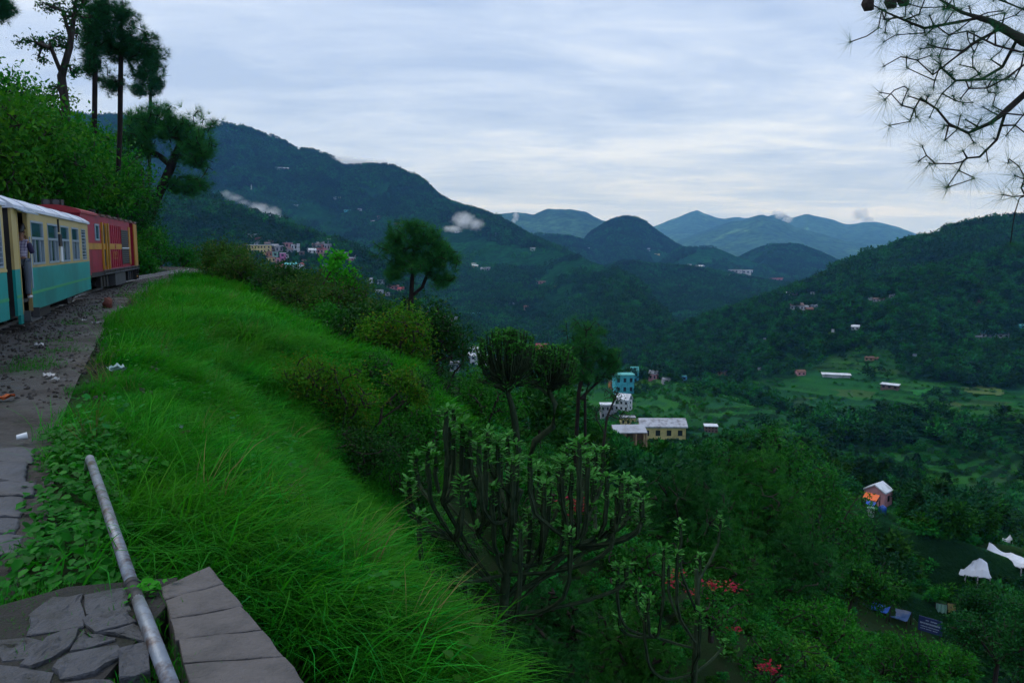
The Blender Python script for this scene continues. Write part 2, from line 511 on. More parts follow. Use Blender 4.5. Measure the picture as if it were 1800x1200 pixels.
def mat_nearground():
    m, nt, out = nodes_of('hillside_soil')
    p = N(nt, 'ShaderNodeBsdfPrincipled')
    a = nnoise(nt, 0.9, 5, 0.6); b = nnoise(nt, 14, 5, 0.65)
    c = nramp(nt, a, [(0.3, (0.018, 0.028, 0.010)), (0.55, (0.012, 0.040, 0.008)), (0.75, (0.030, 0.030, 0.016))])
    c = nmix(nt, nmath(nt, 'MULTIPLY', b, 0.6), c, (0.010, 0.016, 0.006))
    nt.links.new(c, p.inputs['Base Color']); p.inputs['Roughness'].default_value = 0.95
    p.inputs['Specular IOR Level'].default_value = 0.1
    bp = N(nt, 'ShaderNodeBump'); bp.inputs['Strength'].default_value = 0.8; bp.inputs['Distance'].default_value = 0.08
    nt.links.new(b, bp.inputs['Height']); nt.links.new(bp.outputs[0], p.inputs['Normal'])
    nt.links.new(p.outputs[0], out.inputs[0])
    return m
def mat_valley():
    m, nt, out = nodes_of('valley_fields')
    p = N(nt, 'ShaderNodeBsdfPrincipled')
    co = N(nt, 'ShaderNodeTexCoord').outputs['Object']
    vo = N(nt, 'ShaderNodeTexVoronoi'); vo.inputs['Scale'].default_value = 0.030
    wv = N(nt, 'ShaderNodeVectorMath', operation='ADD')
    nz = N(nt, 'ShaderNodeTexNoise'); nz.inputs['Scale'].default_value = 0.02; nz.inputs['Detail'].default_value = 3
    nt.links.new(co, nz.inputs['Vector'])
    sc = N(nt, 'ShaderNodeVectorMath', operation='SCALE'); sc.inputs['Scale'].default_value = 60
    nt.links.new(nz.outputs['Color'], sc.inputs[0])
    nt.links.new(co, wv.inputs[0]); nt.links.new(sc.outputs[0], wv.inputs[1])
    nt.links.new(wv.outputs[0], vo.inputs['Vector'])
    cell = N(nt, 'ShaderNodeSeparateColor'); nt.links.new(vo.outputs['Color'], cell.inputs[0])
    fieldc = nramp(nt, cell.outputs[0], [(0.0, (0.006, 0.060, 0.016)), (0.3, (0.010, 0.100, 0.016)), (0.55, (0.020, 0.135, 0.018)), (0.75, (0.008, 0.072, 0.034)), (0.92, (0.050, 0.125, 0.024)), (1.0, (0.060, 0.056, 0.030))])
    scrub = nramp(nt, nnoise(nt, 0.09, 5, 0.65), [(0.3, (0.006, 0.042, 0.014)), (0.6, (0.010, 0.080, 0.014)), (0.8, (0.024, 0.105, 0.018))])
    sp = N(nt, 'ShaderNodeSeparateXYZ'); nt.links.new(co, sp.inputs[0])
    band = nmath(nt, 'FLOOR', nmath(nt, 'DIVIDE', sp.outputs[2], 2.3))
    wn_ = N(nt, 'ShaderNodeTexWhiteNoise', noise_dimensions='2D')
    cb = N(nt, 'ShaderNodeCombineXYZ'); nt.links.new(band, cb.inputs[0]); nt.links.new(nmath(nt, 'FLOOR', nmath(nt, 'MULTIPLY', cell.outputs[1], 5.0)), cb.inputs[1])
    nt.links.new(cb.outputs[0], wn_.inputs['Vector'])
    strip_c = nramp(nt, wn_.outputs['Value'], [(0.0, (0.008, 0.075, 0.022)), (0.4, (0.016, 0.135, 0.022)), (0.7, (0.042, 0.200, 0.024)), (0.9, (0.014, 0.105, 0.046)), (1.0, (0.090, 0.150, 0.036))])
    fieldc = nmix(nt, 0.65, fieldc, strip_c)
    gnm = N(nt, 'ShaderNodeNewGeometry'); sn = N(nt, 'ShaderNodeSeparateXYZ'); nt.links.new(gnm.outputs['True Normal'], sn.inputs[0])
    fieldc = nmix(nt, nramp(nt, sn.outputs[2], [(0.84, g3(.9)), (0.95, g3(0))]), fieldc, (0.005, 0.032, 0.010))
    msk = nramp(nt, nnoise(nt, 0.012, 3, 0.5), [(0.36, g3(0)), (0.42, g3(1))])
    c = nmix(nt, msk, scrub, fieldc)
    fine = nnoise(nt, 0.8, 5, 0.7)
    c = nmix(nt, nmath(nt, 'MULTIPLY', fine, 0.7), c, (0.008, 0.026, 0.010))
    nt.links.new(c, p.inputs['Base Color']); p.inputs['Roughness'].default_value = 0.95; p.inputs['Specular IOR Level'].default_value = 0.05
    bp = N(nt, 'ShaderNodeBump'); bp.inputs['Strength'].default_value = 1.0; bp.inputs['Distance'].default_value = 1.2
    nt.links.new(fine, bp.inputs['Height']); nt.links.new(bp.outputs[0], p.inputs['Normal'])
    nt.links.new(p.outputs[0], out.inputs[0])
    return m
def mat_mountain(name, dark, mid, bright, s1, s2, s3, bumpd):
    m, nt, out = nodes_of(name)
    p = N(nt, 'ShaderNodeBsdfPrincipled')
    big = nnoise(nt, s1, 5, 0.6); tex = nnoise(nt, s2, 6, 0.72); pat = nnoise(nt, s3, 4, 0.55)
    c = nramp(nt, big, [(0.36, dark), (0.60, mid)])
    c = nmix(nt, nramp(nt, pat, [(0.58, g3(0)), (0.68, g3(0.8))]), c, bright)
    c = nmix(nt, nramp(nt, tex, [(0.40, g3(0.85)), (0.62, g3(0))]), c, tuple(v * 0.35 for v in dark))
    nt.links.new(c, p.inputs['Base Color']); p.inputs['Roughness'].default_value = 1.0; p.inputs['Specular IOR Level'].default_value = 0.0
    bp = N(nt, 'ShaderNodeBump'); bp.inputs['Strength'].default_value = 1.0; bp.inputs['Distance'].default_value = bumpd
    nt.links.new(tex, bp.inputs['Height']); nt.links.new(bp.outputs[0], p.inputs['Normal'])
    nt.links.new(p.outputs[0], out.inputs[0])
    return m
AZ = np.linspace(R(-48), R(48), 560)
polar_sheet('hillside_ground', np.concatenate([[0.0], np.geomspace(0.5, 85, 190)]), np.linspace(R(-75), R(62), 420), mat_nearground())
r_a = np.geomspace(85, 900, 430); r_b = np.geomspace(900, 6000, 330); r_c = np.geomspace(6000, 17000, 90)
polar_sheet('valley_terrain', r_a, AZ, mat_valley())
polar_sheet('hills', r_b, AZ, mat_mountain('forested_hills', (0.008, 0.048, 0.020), (0.011, 0.076, 0.026), (0.018, 0.120, 0.034), 0.0035, 0.05, 0.008, 9))
polar_sheet('mountains', r_c, AZ, mat_mountain('far_mountains', (0.030, 0.080, 0.055), (0.055, 0.140, 0.075), (0.130, 0.280, 0.130), 0.0012, 0.012, 0.0022, 30))  # grassy greens made paler, distance haze partly put into the colour
# ------------------------------------------------------------------ railway ledge: track, ballast, footpath, paving, parapet, pipe
def catmull(P, step=0.5):
    P = [np.array(p, float) for p in P]; out = []
    for i in range(1, len(P) - 2):
        a, b, c, d = P[i - 1], P[i], P[i + 1], P[i + 2]
        n = max(2, int(np.linalg.norm(c - b) / step))
        for k in range(n):
            t = k / n
            out.append(0.5 * ((2 * b) + (-a + c) * t + (2 * a - 5 * b + 4 * c - d) * t * t + (-a + 3 * b - 3 * c + d) * t ** 3))
    out.append(P[-2])
    return np.array(out)
TRACK = catmull([(-2, -12), (-3.4, -6), (-5.2, -0.5), (-7.4, 5), (-10, 11.5), (-12.87, 18.6), (-17.0, 29.3), (-18.6, 32.6), (-23.8, 47.7), (-28.1, 64), (-31.4, 75), (-37.5, 84), (-51, 92), (-70, 99), (-90, 104)], 0.4)
_d = np.gradient(TRACK, axis=0); _d /= np.linalg.norm(_d, axis=1)[:, None]
TNORM = np.stack([_d[:, 1], -_d[:, 0]], 1)        # to the right of travel
def strip(name, offs, zs, mat, bump=0.0, rng_=(0, None), closed=False, kind=None, parent=None, scale=1.7):
    T = TRACK[rng_[0]:rng_[1]]; Nn = TNORM[rng_[0]:rng_[1]]
    k = len(offs); V = []
    for o, z in zip(offs, zs):
        p = T + Nn * o
        zz = np.full(len(T), z)
        if bump: zz = zz + bump * fbm(p[:, 0] * scale, p[:, 1] * scale, 4)
        V.append(np.stack([p[:, 0], p[:, 1], zz], 1))
    V = np.stack(V, 1); n = len(T)
    i = np.arange(n - 1)[:, None] * k + np.arange(k if closed else k - 1)[None]
    j = np.arange(n - 1)[:, None] * k + ((np.arange(k if closed else k - 1) + 1) % k)[None]
    F = np.stack([i, j, j + k, i + k], -1).reshape(-1, 4)
    o = link(name, mesh_np(name, V.reshape(-1, 3), F, mat, smooth=not closed), parent)
    if kind: o['kind'] = kind
    return o
def mat_mud():
    m, nt, out = nodes_of('wet_mud')
    p = N(nt, 'ShaderNodeBsdfPrincipled')
    a = nnoise(nt, 0.7, 5, 0.6); b = nnoise(nt, 5, 8, 0.78); g = nnoise(nt, 0.5, 4, 0.6)
    c = nramp(nt, a, [(0.3, (0.020, 0.018, 0.017)), (0.55, (0.040, 0.036, 0.035)), (0.75, (0.034, 0.025, 0.019))])
    c = nmix(nt, nramp(nt, b, [(0.40, g3(0.95)), (0.56, g3(0))]), c, (0.008, 0.008, 0.008))
    c = nmix(nt, nramp(nt, nnoise(nt, 28, 5, .7), [(0.55, g3(0)), (0.66, g3(.8))]), c, (0.075, 0.070, 0.066))
    c = nmix(nt, nramp(nt, g, [(0.56, g3(0)), (0.68, g3(0.7))]), c, (0.020, 0.050, 0.012))
    nt.links.new(c, p.inputs['Base Color'])
    nt.links.new(nramp(nt, a, [(0.35, g3(0.42)), (0.6, g3(0.85))]), p.inputs['Roughness'])
    p.inputs['Specular IOR Level'].default_value = 0.35
    bp = N(nt, 'ShaderNodeBump'); bp.inputs['Strength'].default_value = 0.9; bp.inputs['Distance'].default_value = 0.05
    nt.links.new(b, bp.inputs['Height']); nt.links.new(bp.outputs[0], p.inputs['Normal'])
    nt.links.new(p.outputs[0], out.inputs[0])
    return m
M_gravel = mat_solid('ballast_stone', (0.045, 0.042, 0.040), 0.8, 0.5, 8, bump=0.5, dirt=(0.05, 0.035, 0.022))
M_rail = mat_solid('rail_steel', (0.22, 0.21, 0.21), 0.3, 0.3, 6, metal=0.7, dirt=(0.05, 0.026, 0.014))
M_sleeper = mat_solid('sleeper_concrete', (0.085, 0.080, 0.075), 0.85, 0.3, 4, bump=0.4)
M_slate = mat_solid('dark_slate', (0.050, 0.056, 0.070), 0.62, 0.45, 2.2, bump=0.9, dirt=(0.022, 0.026, 0.028), dirtamt=0.8, dscale=3.0)
M_slate2 = mat_solid('parapet_stone', (0.044, 0.048, 0.058), 0.6, 0.6, 5.0, bump=1.0, dirt=(0.012, 0.015, 0.014), dirtamt=0.95, dscale=6)
M_mortar = mat_solid('parapet_mortar', (0.022, 0.021, 0.020), 0.9, 0.6, 9, bump=1.0, dirt=(0.008, 0.014, 0.006), dirtamt=.95, dscale=5)
M_concrete = mat_solid('coping_concrete', (0.092, 0.085, 0.084), 0.8, 0.35, 6.0, bump=0.8, dirt=(0.055, 0.053, 0.053), dirtamt=0.9, dscale=4.5)
M_pipe = mat_solid('galvanised_pipe', (0.20, 0.23, 0.27), 0.5, 0.4, 6, metal=0.6, dirt=(0.075, 0.045, 0.030), dirtamt=0.95, dscale=9, bump=.3)
M_iron = mat_solid('dark_iron', (0.020, 0.020, 0.022), 0.6, 0.4, 6)

strip('track_bed', [-1.9, -1.35, -0.8, 0, 0.8, 1.25, 1.75], [0.01, 0.06, 0.09, 0.09, 0.09, 0.06, 0.008], M_gravel, 0.05, kind='structure', scale=3)
track = empty('railway_track', (0, 0, 0)); track['kind'] = 'structure'
prof_o = [-0.05, 0.05, 0.05, 0.012, 0.012, 0.032, 0.032, -0.032, -0.032, -0.012, -0.012, -0.05]
prof_z = [0.10, 0.10, 0.112, 0.118, 0.178, 0.184, 0.205, 0.205, 0.184, 0.178, 0.118, 0.112]
for s in (-0.397, 0.397):
    strip('rail', [s + o for o in prof_o], prof_z, M_rail, closed=True, parent=track)
sl_me = MB().box(-0.11, 0.11, -0.75, 0.75, 0.0, 0.125, bev=0.02).mesh('sleeper', M_sleeper)
_acc = 0.0
for i in range(1, len(TRACK)):
    _acc += np.linalg.norm(TRACK[i] - TRACK[i - 1])
    if _acc > 0.68:
        _acc = 0.0
        p = TRACK[i]
        if p[1] < 9 or 33.5 < p[1] < 46: continue
        o = link('sleeper', sl_me, track, (p[0], p[1], 0.0), (0, 0, atan2(_d[i][1], _d[i][0])))
# dirt footpath between the ballast and the grass
def ledge_strip(name, y0, y1, t0, t1, n, mat, z, bump):
    ys = np.concatenate([np.arange(y0, 20, 0.1), np.arange(20, y1, 0.35)]); V = []
    for k in range(n):
        t = t0 + (t1 - t0) * k / (n - 1)
        sl = np.interp(ys, _yd, _sl); cs = 1 / np.sqrt(1 + sl ** 2)
        x = edge_x(ys) + t * cs; y = ys - t * sl * cs * 1.0
        V.append(np.stack([x, y, z + bump * (fbm(x * 1.6, y * 1.6, 4) + .5 * fbm(x * 7, y * 7, 3))], 1))
    V = np.stack(V, 1)
    i = np.arange(len(ys) - 1)[:, None] * n + np.arange(n - 1)[None]
    F = np.stack([i, i + 1, i + n + 1, i + n], -1).reshape(-1, 4)
    return link(name, mesh_np(name, V.reshape(-1, 3), F, mat, smooth=True))
fp = ledge_strip('footpath', 2.0, 84, -2.3, 0.08, 26, mat_mud(), 0.020, 0.045); fp['kind'] = 'structure'
# ballast stones
def lumpy(name, mat, r=1.0, jit=0.3, seed=0, sub=1, flat=0.75):
    g = np.random.default_rng(seed)
    import bmesh
    bm = bmesh.new(); bmesh.ops.create_icosphere(bm, subdivisions=sub, radius=r)
    for v in bm.verts: v.co *= 1 + jit * (g.random() - 0.5) * 2; v.co.z *= flat
    me = bpy.data.meshes.new(name); bm.to_mesh(me); bm.free(); me.materials.append(mat)
    return me
st = [lumpy('ballast_stone', M_gravel, 1.0, 0.35, k) for k in range(3)]
n = 12000
kk = rng.integers(0, len(TRACK), n * 3)
kk = kk[(TRACK[kk, 1] > 9) & (rng.random(len(kk)) < np.clip(14 / np.maximum(TRACK[kk, 1], 1), 0.08, 1))][:n]
of = np.where(rng.random(len(kk)) < .8, rng.uniform(-1.5, 2.0, len(kk)), rng.uniform(2.0, 4.2, len(kk)))
pp = TRACK[kk] + TNORM[kk] * of[:, None] + rng.uniform(-.25, .25, (len(kk), 2))
zz = np.interp(of, [-1.9, -1.35, -0.8, 0.8, 1.25, 1.75, 2.4], [0.01, 0.06, 0.09, 0.09, 0.06, 0.012, 0.012])
gn_scatter('gravel', np.column_stack([pp, zz]), rng.uniform(0, 6.28, (len(kk), 3)), np.repeat((rng.uniform(0.018, 0.045, len(kk)))[:, None], 3, 1), rng.integers(0, 3, len(kk)), st)

# stone paving at the near end of the path
pav = empty('stone_paving', (0, 0, 0)); pav['kind'] = 'structure'
def rough_slab(poly, z0, z1, seed, mat, name, parent, jit=0.012, rough=0.007, edge=.012):
    """irregular flagstone: outline polygon, worn edges, uneven top"""
    g = np.random.default_rng(seed)
    P = []
    m = len(poly)
    for i in range(m):
        a = Vector(poly[i]); b = Vector(poly[(i + 1) % m])
        k = max(2, int((b - a).length / 0.09))
        for j in range(k):
            q = a.lerp(b, j / k)
            P.append((q.x + g.normal(0, jit), q.y + g.normal(0, jit)))
    c = np.mean(P, 0); n = len(P)
    V = [(x, y, z0) for x, y in P] + [(x, y, z1 - edge + g.normal(0, .002)) for x, y in P]
    rings = [0.97, 0.7, 0.38]
    for q in rings:
        V += [(c[0] + (x - c[0]) * q, c[1] + (y - c[1]) * q, z1 + rough * g.normal()) for x, y in P]
    V.append((c[0], c[1], z1 + 0.004))
    F = []
    for l in range(len(rings) + 1):
        for i in range(n): F.append((l * n + i, l * n + (i + 1) % n, (l + 1) * n + (i + 1) % n, (l + 1) * n + i))
    top = (len(rings) + 1) * n
    for i in range(n): F.append((top + i, top + (i + 1) % n, len(V) - 1))
    me = bpy.data.meshes.new(name); me.from_pydata(V, [], F); me.materials.append(mat); me.update()
    for pl in me.polygons: pl.use_smooth = pl.normal.z > 0.6
    return link(name, me, parent)
yy = [2.2, 2.75, 3.2, 3.75, 4.2, 4.62, 5.1, 5.5, 5.85, 6.35, 6.75, 7.4, 8.0]
for k in range(len(yy) - 1):
    a, b = yy[k] + 0.012, yy[k + 1] - 0.012
    xr = lambda y: float(edge_x(y)) + 0.02 - 0.02 * y + 0.05 * sin(k * 2.3)
    w = 1.7
    sk = 0.10
    rough_slab([(xr(a) - w, a - sk), (xr(a), a), (xr(b), b), (xr(b) - w, b - sk)], -0.05, 0.045 + 0.012 * sin(k * 5.1), 40 + k, M_slate, 'slab', pav, 0.008)
# masonry end of the parapet: irregular stones in mortar
par = empty('stone_parapet', (-2.1, 3.7, 0.1), 0, 'rough dark stone parapet block beside the metal pipe, nearest the lower corner', 'wall')
core = MB()
core.prism([(-0.85, -1.25), (0.40, -1.25), (0.33, 0.10), (0.24, 0.46), (-0.30, 0.34), (-0.52, 0.12)], 'z', -0.6, 0.186)
core.build('mortar_bed', M_mortar, par)
def local(ps): return [(x + 2.1, y - 3.7) for x, y in ps]
def pxs(pts, z): 
    out = []
    for px, py in pts:
        d = ray(px, py); k = (z - CAMZ) / d.z
        out.append((d.x * k, d.y * k))
    return out
stones = [
    [(50, 1078), (92, 1052), (142, 1044), (148, 1098), (55, 1112)],
    [(146, 1044), (218, 1029), (226, 1070), (150, 1078)],
    [(150, 1082), (226, 1073), (236, 1092), (165, 1110), (150, 1096)],
    [(0, 1122), (48, 1118), (82, 1122), (50, 1152), (0, 1158)],
    [(88, 1120), (140, 1104), (120, 1140), (62, 1168), (40, 1165)],
    [(146, 1104), (160, 1114), (205, 1118), (196, 1126), (128, 1140)],
    [(168, 1112), (236, 1096), (256, 1112), (252, 1124), (212, 1116)],
    [(120, 1150), (208, 1134), (206, 1152), (165, 1184), (108, 1188), (96, 1172)],
    [(-40, 1166), (36, 1170), (90, 1176), (95, 1215), (-40, 1215)],
    [(212, 1142), (256, 1130), (262, 1175), (210, 1190)],
    [(110, 1195), (165, 1190), (205, 1200), (200, 1235), (100, 1235)],
]
for k, q in enumerate(stones):
    qc = np.mean(q, 0); q = [tuple(qc + (np.array(v) - qc) * 1.05) for v in q]
    rough_slab(local(pxs(q, 0.30)), -0.35, 0.200 + 0.008 * sin(k * 3.7), 80 + k, M_slate2, 'stone', par, 0.008, 0.0045, .008)
# scored concrete coping, laid as short planks
cop = empty('concrete_coping', (-1.5, 3.8, 0.1), 0, 'pale grey concrete coping scored into planks, right of the metal pipe', 'coping')
L0, L1 = pxs([(268, 1038), (338, 1210)], 0.30)
R0, R1 = pxs([(368, 994), (548, 1210)], 0.30)
L0 = (L0[0], L0[1] + 0.09)
nP = 5
def lerp2(a, b, t): return (a[0] + (b[0] - a[0]) * t, a[1] + (b[1] - a[1]) * t)
cuts = [0, 0.19, 0.40, 0.60, 0.80, 1.0, 1.22, 1.44, 1.66]
for k in range(len(cuts) - 1):
    a, b = cuts[k], cuts[k + 1] - 0.006
    q = [lerp2(L0, L1, a), lerp2(R0, R1, a), lerp2(R0, R1, b), lerp2(L0, L1, b)]
    q = [(x + 1.5, y - 3.8) for x, y in q]
    if k == 0: q[0] = (q[0][0] + 0.03, q[0][1] - 0.05)
    rough_slab(q[::-1], -0.12, 0.2, 120 + k, M_concrete, 'plank', cop, 0.004, 0.0018, .004)
core = MB()
q = [lerp2(L0, L1, 0.02), lerp2(R0, R1, 0.02), lerp2(R0, R1, 1.64), lerp2(L0, L1, 1.64)]
q = [(x + 1.5, y - 3.8) for x, y in q]
c0 = np.mean(q, 0)
core.prism([(c0[0] + (x - c0[0]) * 0.97, c0[1] + (y - c0[1]) * 0.985) for x, y in q][::-1], 'z', -1.8, 0.17)
core.build('wall_core', M_mortar, cop)
# steel pipe rail
P1, P2 = at(158, 806, 6.45), at(233, 1030, 4.02)
P3, P4 = at(252, 1078, 3.62), at(312, 1235, 2.95)
pipe = empty('metal_pipe', tuple(P2), 0, 'galvanised steel pipe slanting out of the weeds over the parapet', 'pipe')
rel = lambda p: tuple(Vector(p) - P2)
E1 = P1 + (P1 - P2) * 0.16 + Vector((0, 0, -0.25))
MB().tube([rel(E1), rel(P1), rel(P1.lerp(P2, 0.5) + Vector((0, 0, 0.012))), rel(P2)], 0.035, 20).build('upper_length', M_pipe, pipe, smooth=True)
MB().tube([rel(P2.lerp(P3, 0.45)), rel(P3), rel(P4)], [0.030, 0.034, 0.035], 20).build('lower_length', M_pipe, pipe, smooth=True)
d = (P2 - P1).normalized()
MB().tube([rel(P2 - d * 0.035), rel(P2 + d * 0.015)], 0.042, 20).build('collar', M_iron, pipe, smooth=True)
MB().tube([rel(P2 + d * 0.02), rel(P2.lerp(P3, 0.8))], [0.038, 0.028], 14).build('rusty_joint', M_iron, pipe, smooth=True)
# gap between stones and coping filled with soil
g1 = pxs([(225, 1030), (262, 1025), (340, 1220), (262, 1180)], 0.12)
gs = MB().prism([(x, y) for x, y in g1][::-1], 'z', -0.5, 0.10).build('soil_gap', mat_solid('gap_soil', (0.018, 0.014, 0.010), 0.95, 0.5, 9, bump=1.0))
gs['kind'] = 'structure'
# ------------------------------------------------------------------ the train
M_cream = mat_solid('coach_cream', (0.40, 0.31, 0.12), 0.5, 0.14, 1.2, dirt=(0.18, 0.13, 0.06), dirtamt=0.8, bump=.15)
M_teal = mat_solid('coach_teal', (0.005, 0.250, 0.235), 0.45, 0.2, 1.0, dirt=(0.006, 0.130, 0.120), dirtamt=0.8, bump=.15, spec=.3)
M_stripe = mat_solid('coach_stripe', (0.035, 0.28, 0.12), 0.45, 0.2, 3)
M_roofw = mat_solid('coach_roof_white', (0.50, 0.54, 0.62), 0.6, 0.15, 2, dirt=(0.20, 0.22, 0.25), dirtamt=0.8, bump=0.3)
M_under = mat_solid('underframe_black', (0.010, 0.010, 0.011), 0.7, 0.4, 4)
M_frame = mat_solid('window_alloy', (0.26, 0.33, 0.40), 0.4, 0.15, 5, metal=0.3)
M_glass = mat_solid('coach_glass', (0.012, 0.045, 0.050), 0.08, 0.3, 2, spec=0.5)
M_inner = mat_solid('coach_inside', (0.16, 0.12, 0.06), 0.8, 0.2, 2)
M_red = mat_solid('loco_red', (0.27, 0.005, 0.030), 0.5, 0.22, 1.3, dirt=(0.10, 0.006, 0.016), dirtamt=0.8, spec=.25)
M_red2 = mat_solid('loco_red_bright', (0.26, 0.008, 0.020), 0.5, 0.15, 1.3, dirt=(0.12, 0.012, 0.012))
M_yel = mat_solid('loco_yellow', (0.40, 0.19, 0.006), 0.5, 0.2, 2, dirt=(0.16, 0.08, 0.01), dirtamt=.8)
M_lroof = mat_solid('loco_roof', (0.085, 0.050, 0.042), 0.7, 0.3, 2, dirt=(0.16, 0.13, 0.12), bump=0.3)
M_grey = mat_solid('tank_grey', (0.055, 0.060, 0.068), 0.6, 0.25, 2, dirt=(0.02, 0.02, 0.02))
M_white = mat_solid('white_paint', (0.62, 0.66, 0.70), 0.5, 0.1, 3)
M_wheel = mat_solid('wheel_steel', (0.035, 0.033, 0.032), 0.45, 0.3, 5, metal=0.5)

class Line:
    """the near side of a vehicle as a line on the ground; s_of finds where a photo column crosses it"""
    def __init__(self, p, q):
        self.p = Vector(p); self.d = (Vector(q) - self.p).normalized()
    def s_of(self, px, py=450):
        r = ray(px, py); k = r.x / r.y
        return (k * self.p.y - self.p.x) / (self.d.x - k * self.d.y)
def wheelset(parent, x, r, gauge=0.762):
    w = MB()
    for y in (-gauge / 2 - 0.05, gauge / 2 + 0.05):
        w.cyl((x, y, 0.205 + r), r, 0.11, 'y', 20)
        w.cyl((x, y + (0.07 if y < 0 else -0.07), 0.205 + r), r + 0.025, 0.03, 'y', 20)
    w.cyl((x, 0, 0.205 + r), 0.06, 1.2, 'y', 10)
    return w.build('wheel_set', M_wheel, parent)
def bogie(parent, x, r=0.33, wb=1.5):
    f = MB()
    for y in (-0.66, 0.66):
        f.box(x - wb / 2 - 0.35, x + wb / 2 + 0.35, y - 0.05, y + 0.05, 0.42, 0.58)
        for xx in (x - wb / 2, x + wb / 2):
            f.box(xx - 0.13, xx + 0.13, y - 0.09, y + 0.09, 0.36, 0.66)
        for j in range(4): f.cyl((x - 0.18 + 0.12 * j, y, 0.38), 0.07, 0.14, 'y', 10)
    f.box(x - 0.18, x + 0.18, -0.7, 0.7, 0.5, 0.68)
    b = f.build('bogie', M_under, parent)
    for xx in (x - wb / 2, x + wb / 2): wheelset(b, xx, r)
    return b
HW = 1.05
def coach_shell(c, x0, x1, door, wins, zs, grilles=()):
    """c = Empty (x forward, right side faces the camera at y = -HW)"""
    zb, zm, zt = zs
    yo, yi = -HW, -HW + 0.06
    # lower panels
    segs = [(x0, door[0]), (door[1], x1)] if door else [(x0, x1)]
    low = MB()
    for a, b in segs: low.box(a, b, yo, yi, zb, zm)
    low.box(x0, x1, HW - 0.06, HW, zb, zm)
    if door: low.box(door[0] - 0.32, door[0], yo - 0.004, yi, zb - 0.22, zb)
    low.build('lower_panel', M_teal, c)
    strp = MB()
    for a, b in segs: strp.box(a, b, yo - 0.008, yo, 0.93, 1.00)
    strp.build('stripe', M_stripe, c)
    up = MB()
    ops = sorted([(a, b) for a, b, *_ in wins] + list(grilles) + ([door] if door else []))
    z0w, z1w = zm + 0.07, zt - 0.27
    cur = x0
    for a, b in ops:
        up.box(cur, a, yo, yi, zm, zt)
        is_door = door and (a, b) == tuple(door)
        if not is_door: up.box(a, b, yo, yi, zm, z0w)
        up.box(a, b, yo, yi, z1w if not is_door else zt - 0.12, zt)
        cur = b
    up.box(cur, x1, yo, yi, zm, zt)
    up.box(x0, x1, HW - 0.06, HW, zm, zt)
    up.build('upper_panel', M_cream, c)
    MB().box(x0, x1, yo - 0.014, yo, zm - 0.03, zm + 0.03).build('waist_moulding', M_cream, c) if not door else None
    for xa in (x0, x1 - 0.06): MB().box(xa, xa + 0.06, yi, HW - 0.06, zb, zt).build('end_wall', M_under, c)
    # roof: shallow arch with overhang
    n = 14
    arc = [(-HW - 0.07 + (2 * HW + 0.14) * i / n, zt + 0.02 + 0.34 * (1 - abs(2 * i / n - 1) ** 2.6)) for i in range(n + 1)]
    poly = [(-HW - 0.07, zt - 0.06)] + arc + [(HW + 0.07, zt - 0.06)]
    rf = MB().prism(poly, 'x', x0 - 0.10, x1 + 0.10).build('roof', M_roofw, c)
    for xr in np.arange(x0 + 1.3, x1, 2.6):
        MB().prism([(p[0] * 1.008, p[1] + 0.012) for p in arc] + [(p[0], p[1] - 0.02) for p in arc[::-1]], 'x', xr - 0.03, xr + 0.03).build('roof_seam', M_roofw, rf)
    # floor, inside lining
    MB().box(x0, x1, yi, HW - 0.06, zb + 0.25, zb + 0.33).build('floor', M_under, c)
    und = MB().box(x0 + 0.2, x1 - 0.2, -0.85, 0.85, 0.42, zb + 0.24)
    und.box(x0 + 3.6, x0 + 5.2, -0.9, -0.3, 0.22, 0.5); und.box(x1 - 5.0, x1 - 4.0, -0.9, -0.3, 0.25, 0.5)
    und.build('underframe', M_under, c)
    for a, b, *_ in wins:
        f = MB(); t = 0.055
        f.box(a, b, yo - 0.012, yi, z1w - t, z1w); f.box(a, b, yo - 0.012, yi, z0w, z0w + t)
        f.box(a, a + t, yo - 0.012, yi, z0w + t, z1w - t); f.box(b - t, b, yo - 0.012, yi, z0w + t, z1w - t)
        zmid = z0w + (z1w - z0w) * 0.60
        f.box(a + t, b - t, yo - 0.018, yi - 0.01, zmid - 0.035, zmid + 0.035)
        w3 = (b - a - 2 * t)
        m1, m2 = a + t + w3 * 0.30, a + t + w3 * 0.72
        for mm in (m1, m2): f.box(mm - 0.03, mm + 0.03, yo - 0.005, yi - 0.015, z0w + t, zmid - 0.035)
        wo = f.build('window', M_frame, c)
        for p0, p1, q0, q1, yy_ in ((a + t, b - t, zmid + 0.035, z1w - t, 0.025), (a + t, m1 - 0.03, z0w + t, zmid - 0.035, 0.05), (m1 + 0.03, m2 - 0.03, z0w + t, zmid - 0.035, 0.022), (m2 + 0.03, b - t, z0w + t, zmid - 0.035, 0.05)):
            MB().box(p0, p1, yo + yy_, yo + yy_ + 0.012, q0, q1).build('pane', M_glass, wo)
    for a, b in grilles:
        f = MB(); t = 0.04
        f.box(a, a + t, yo - 0.01, yi, z0w, z1w); f.box(b - t, b, yo - 0.01, yi, z0w, z1w)
        f.box(a + t, b - t, yo - 0.01, yi, z0w, z0w + t); f.box(a + t, b - t, yo - 0.01, yi, z1w - t, z1w)
        g = f.build('grille_window', M_frame, c)
        for j in range(9):
            z = z0w + t + (z1w - z0w - 2 * t) * (j + 0.5) / 9
            MB().tube([(a + t, yo + 0.01, z), (b - t, yo + 0.01, z)], 0.013, 6).build('bar', M_frame, g)
        MB().box(a + t, b - t, yo + 0.045, yo + 0.055, z0w + t, z1w - t).build('pane', M_glass, g)

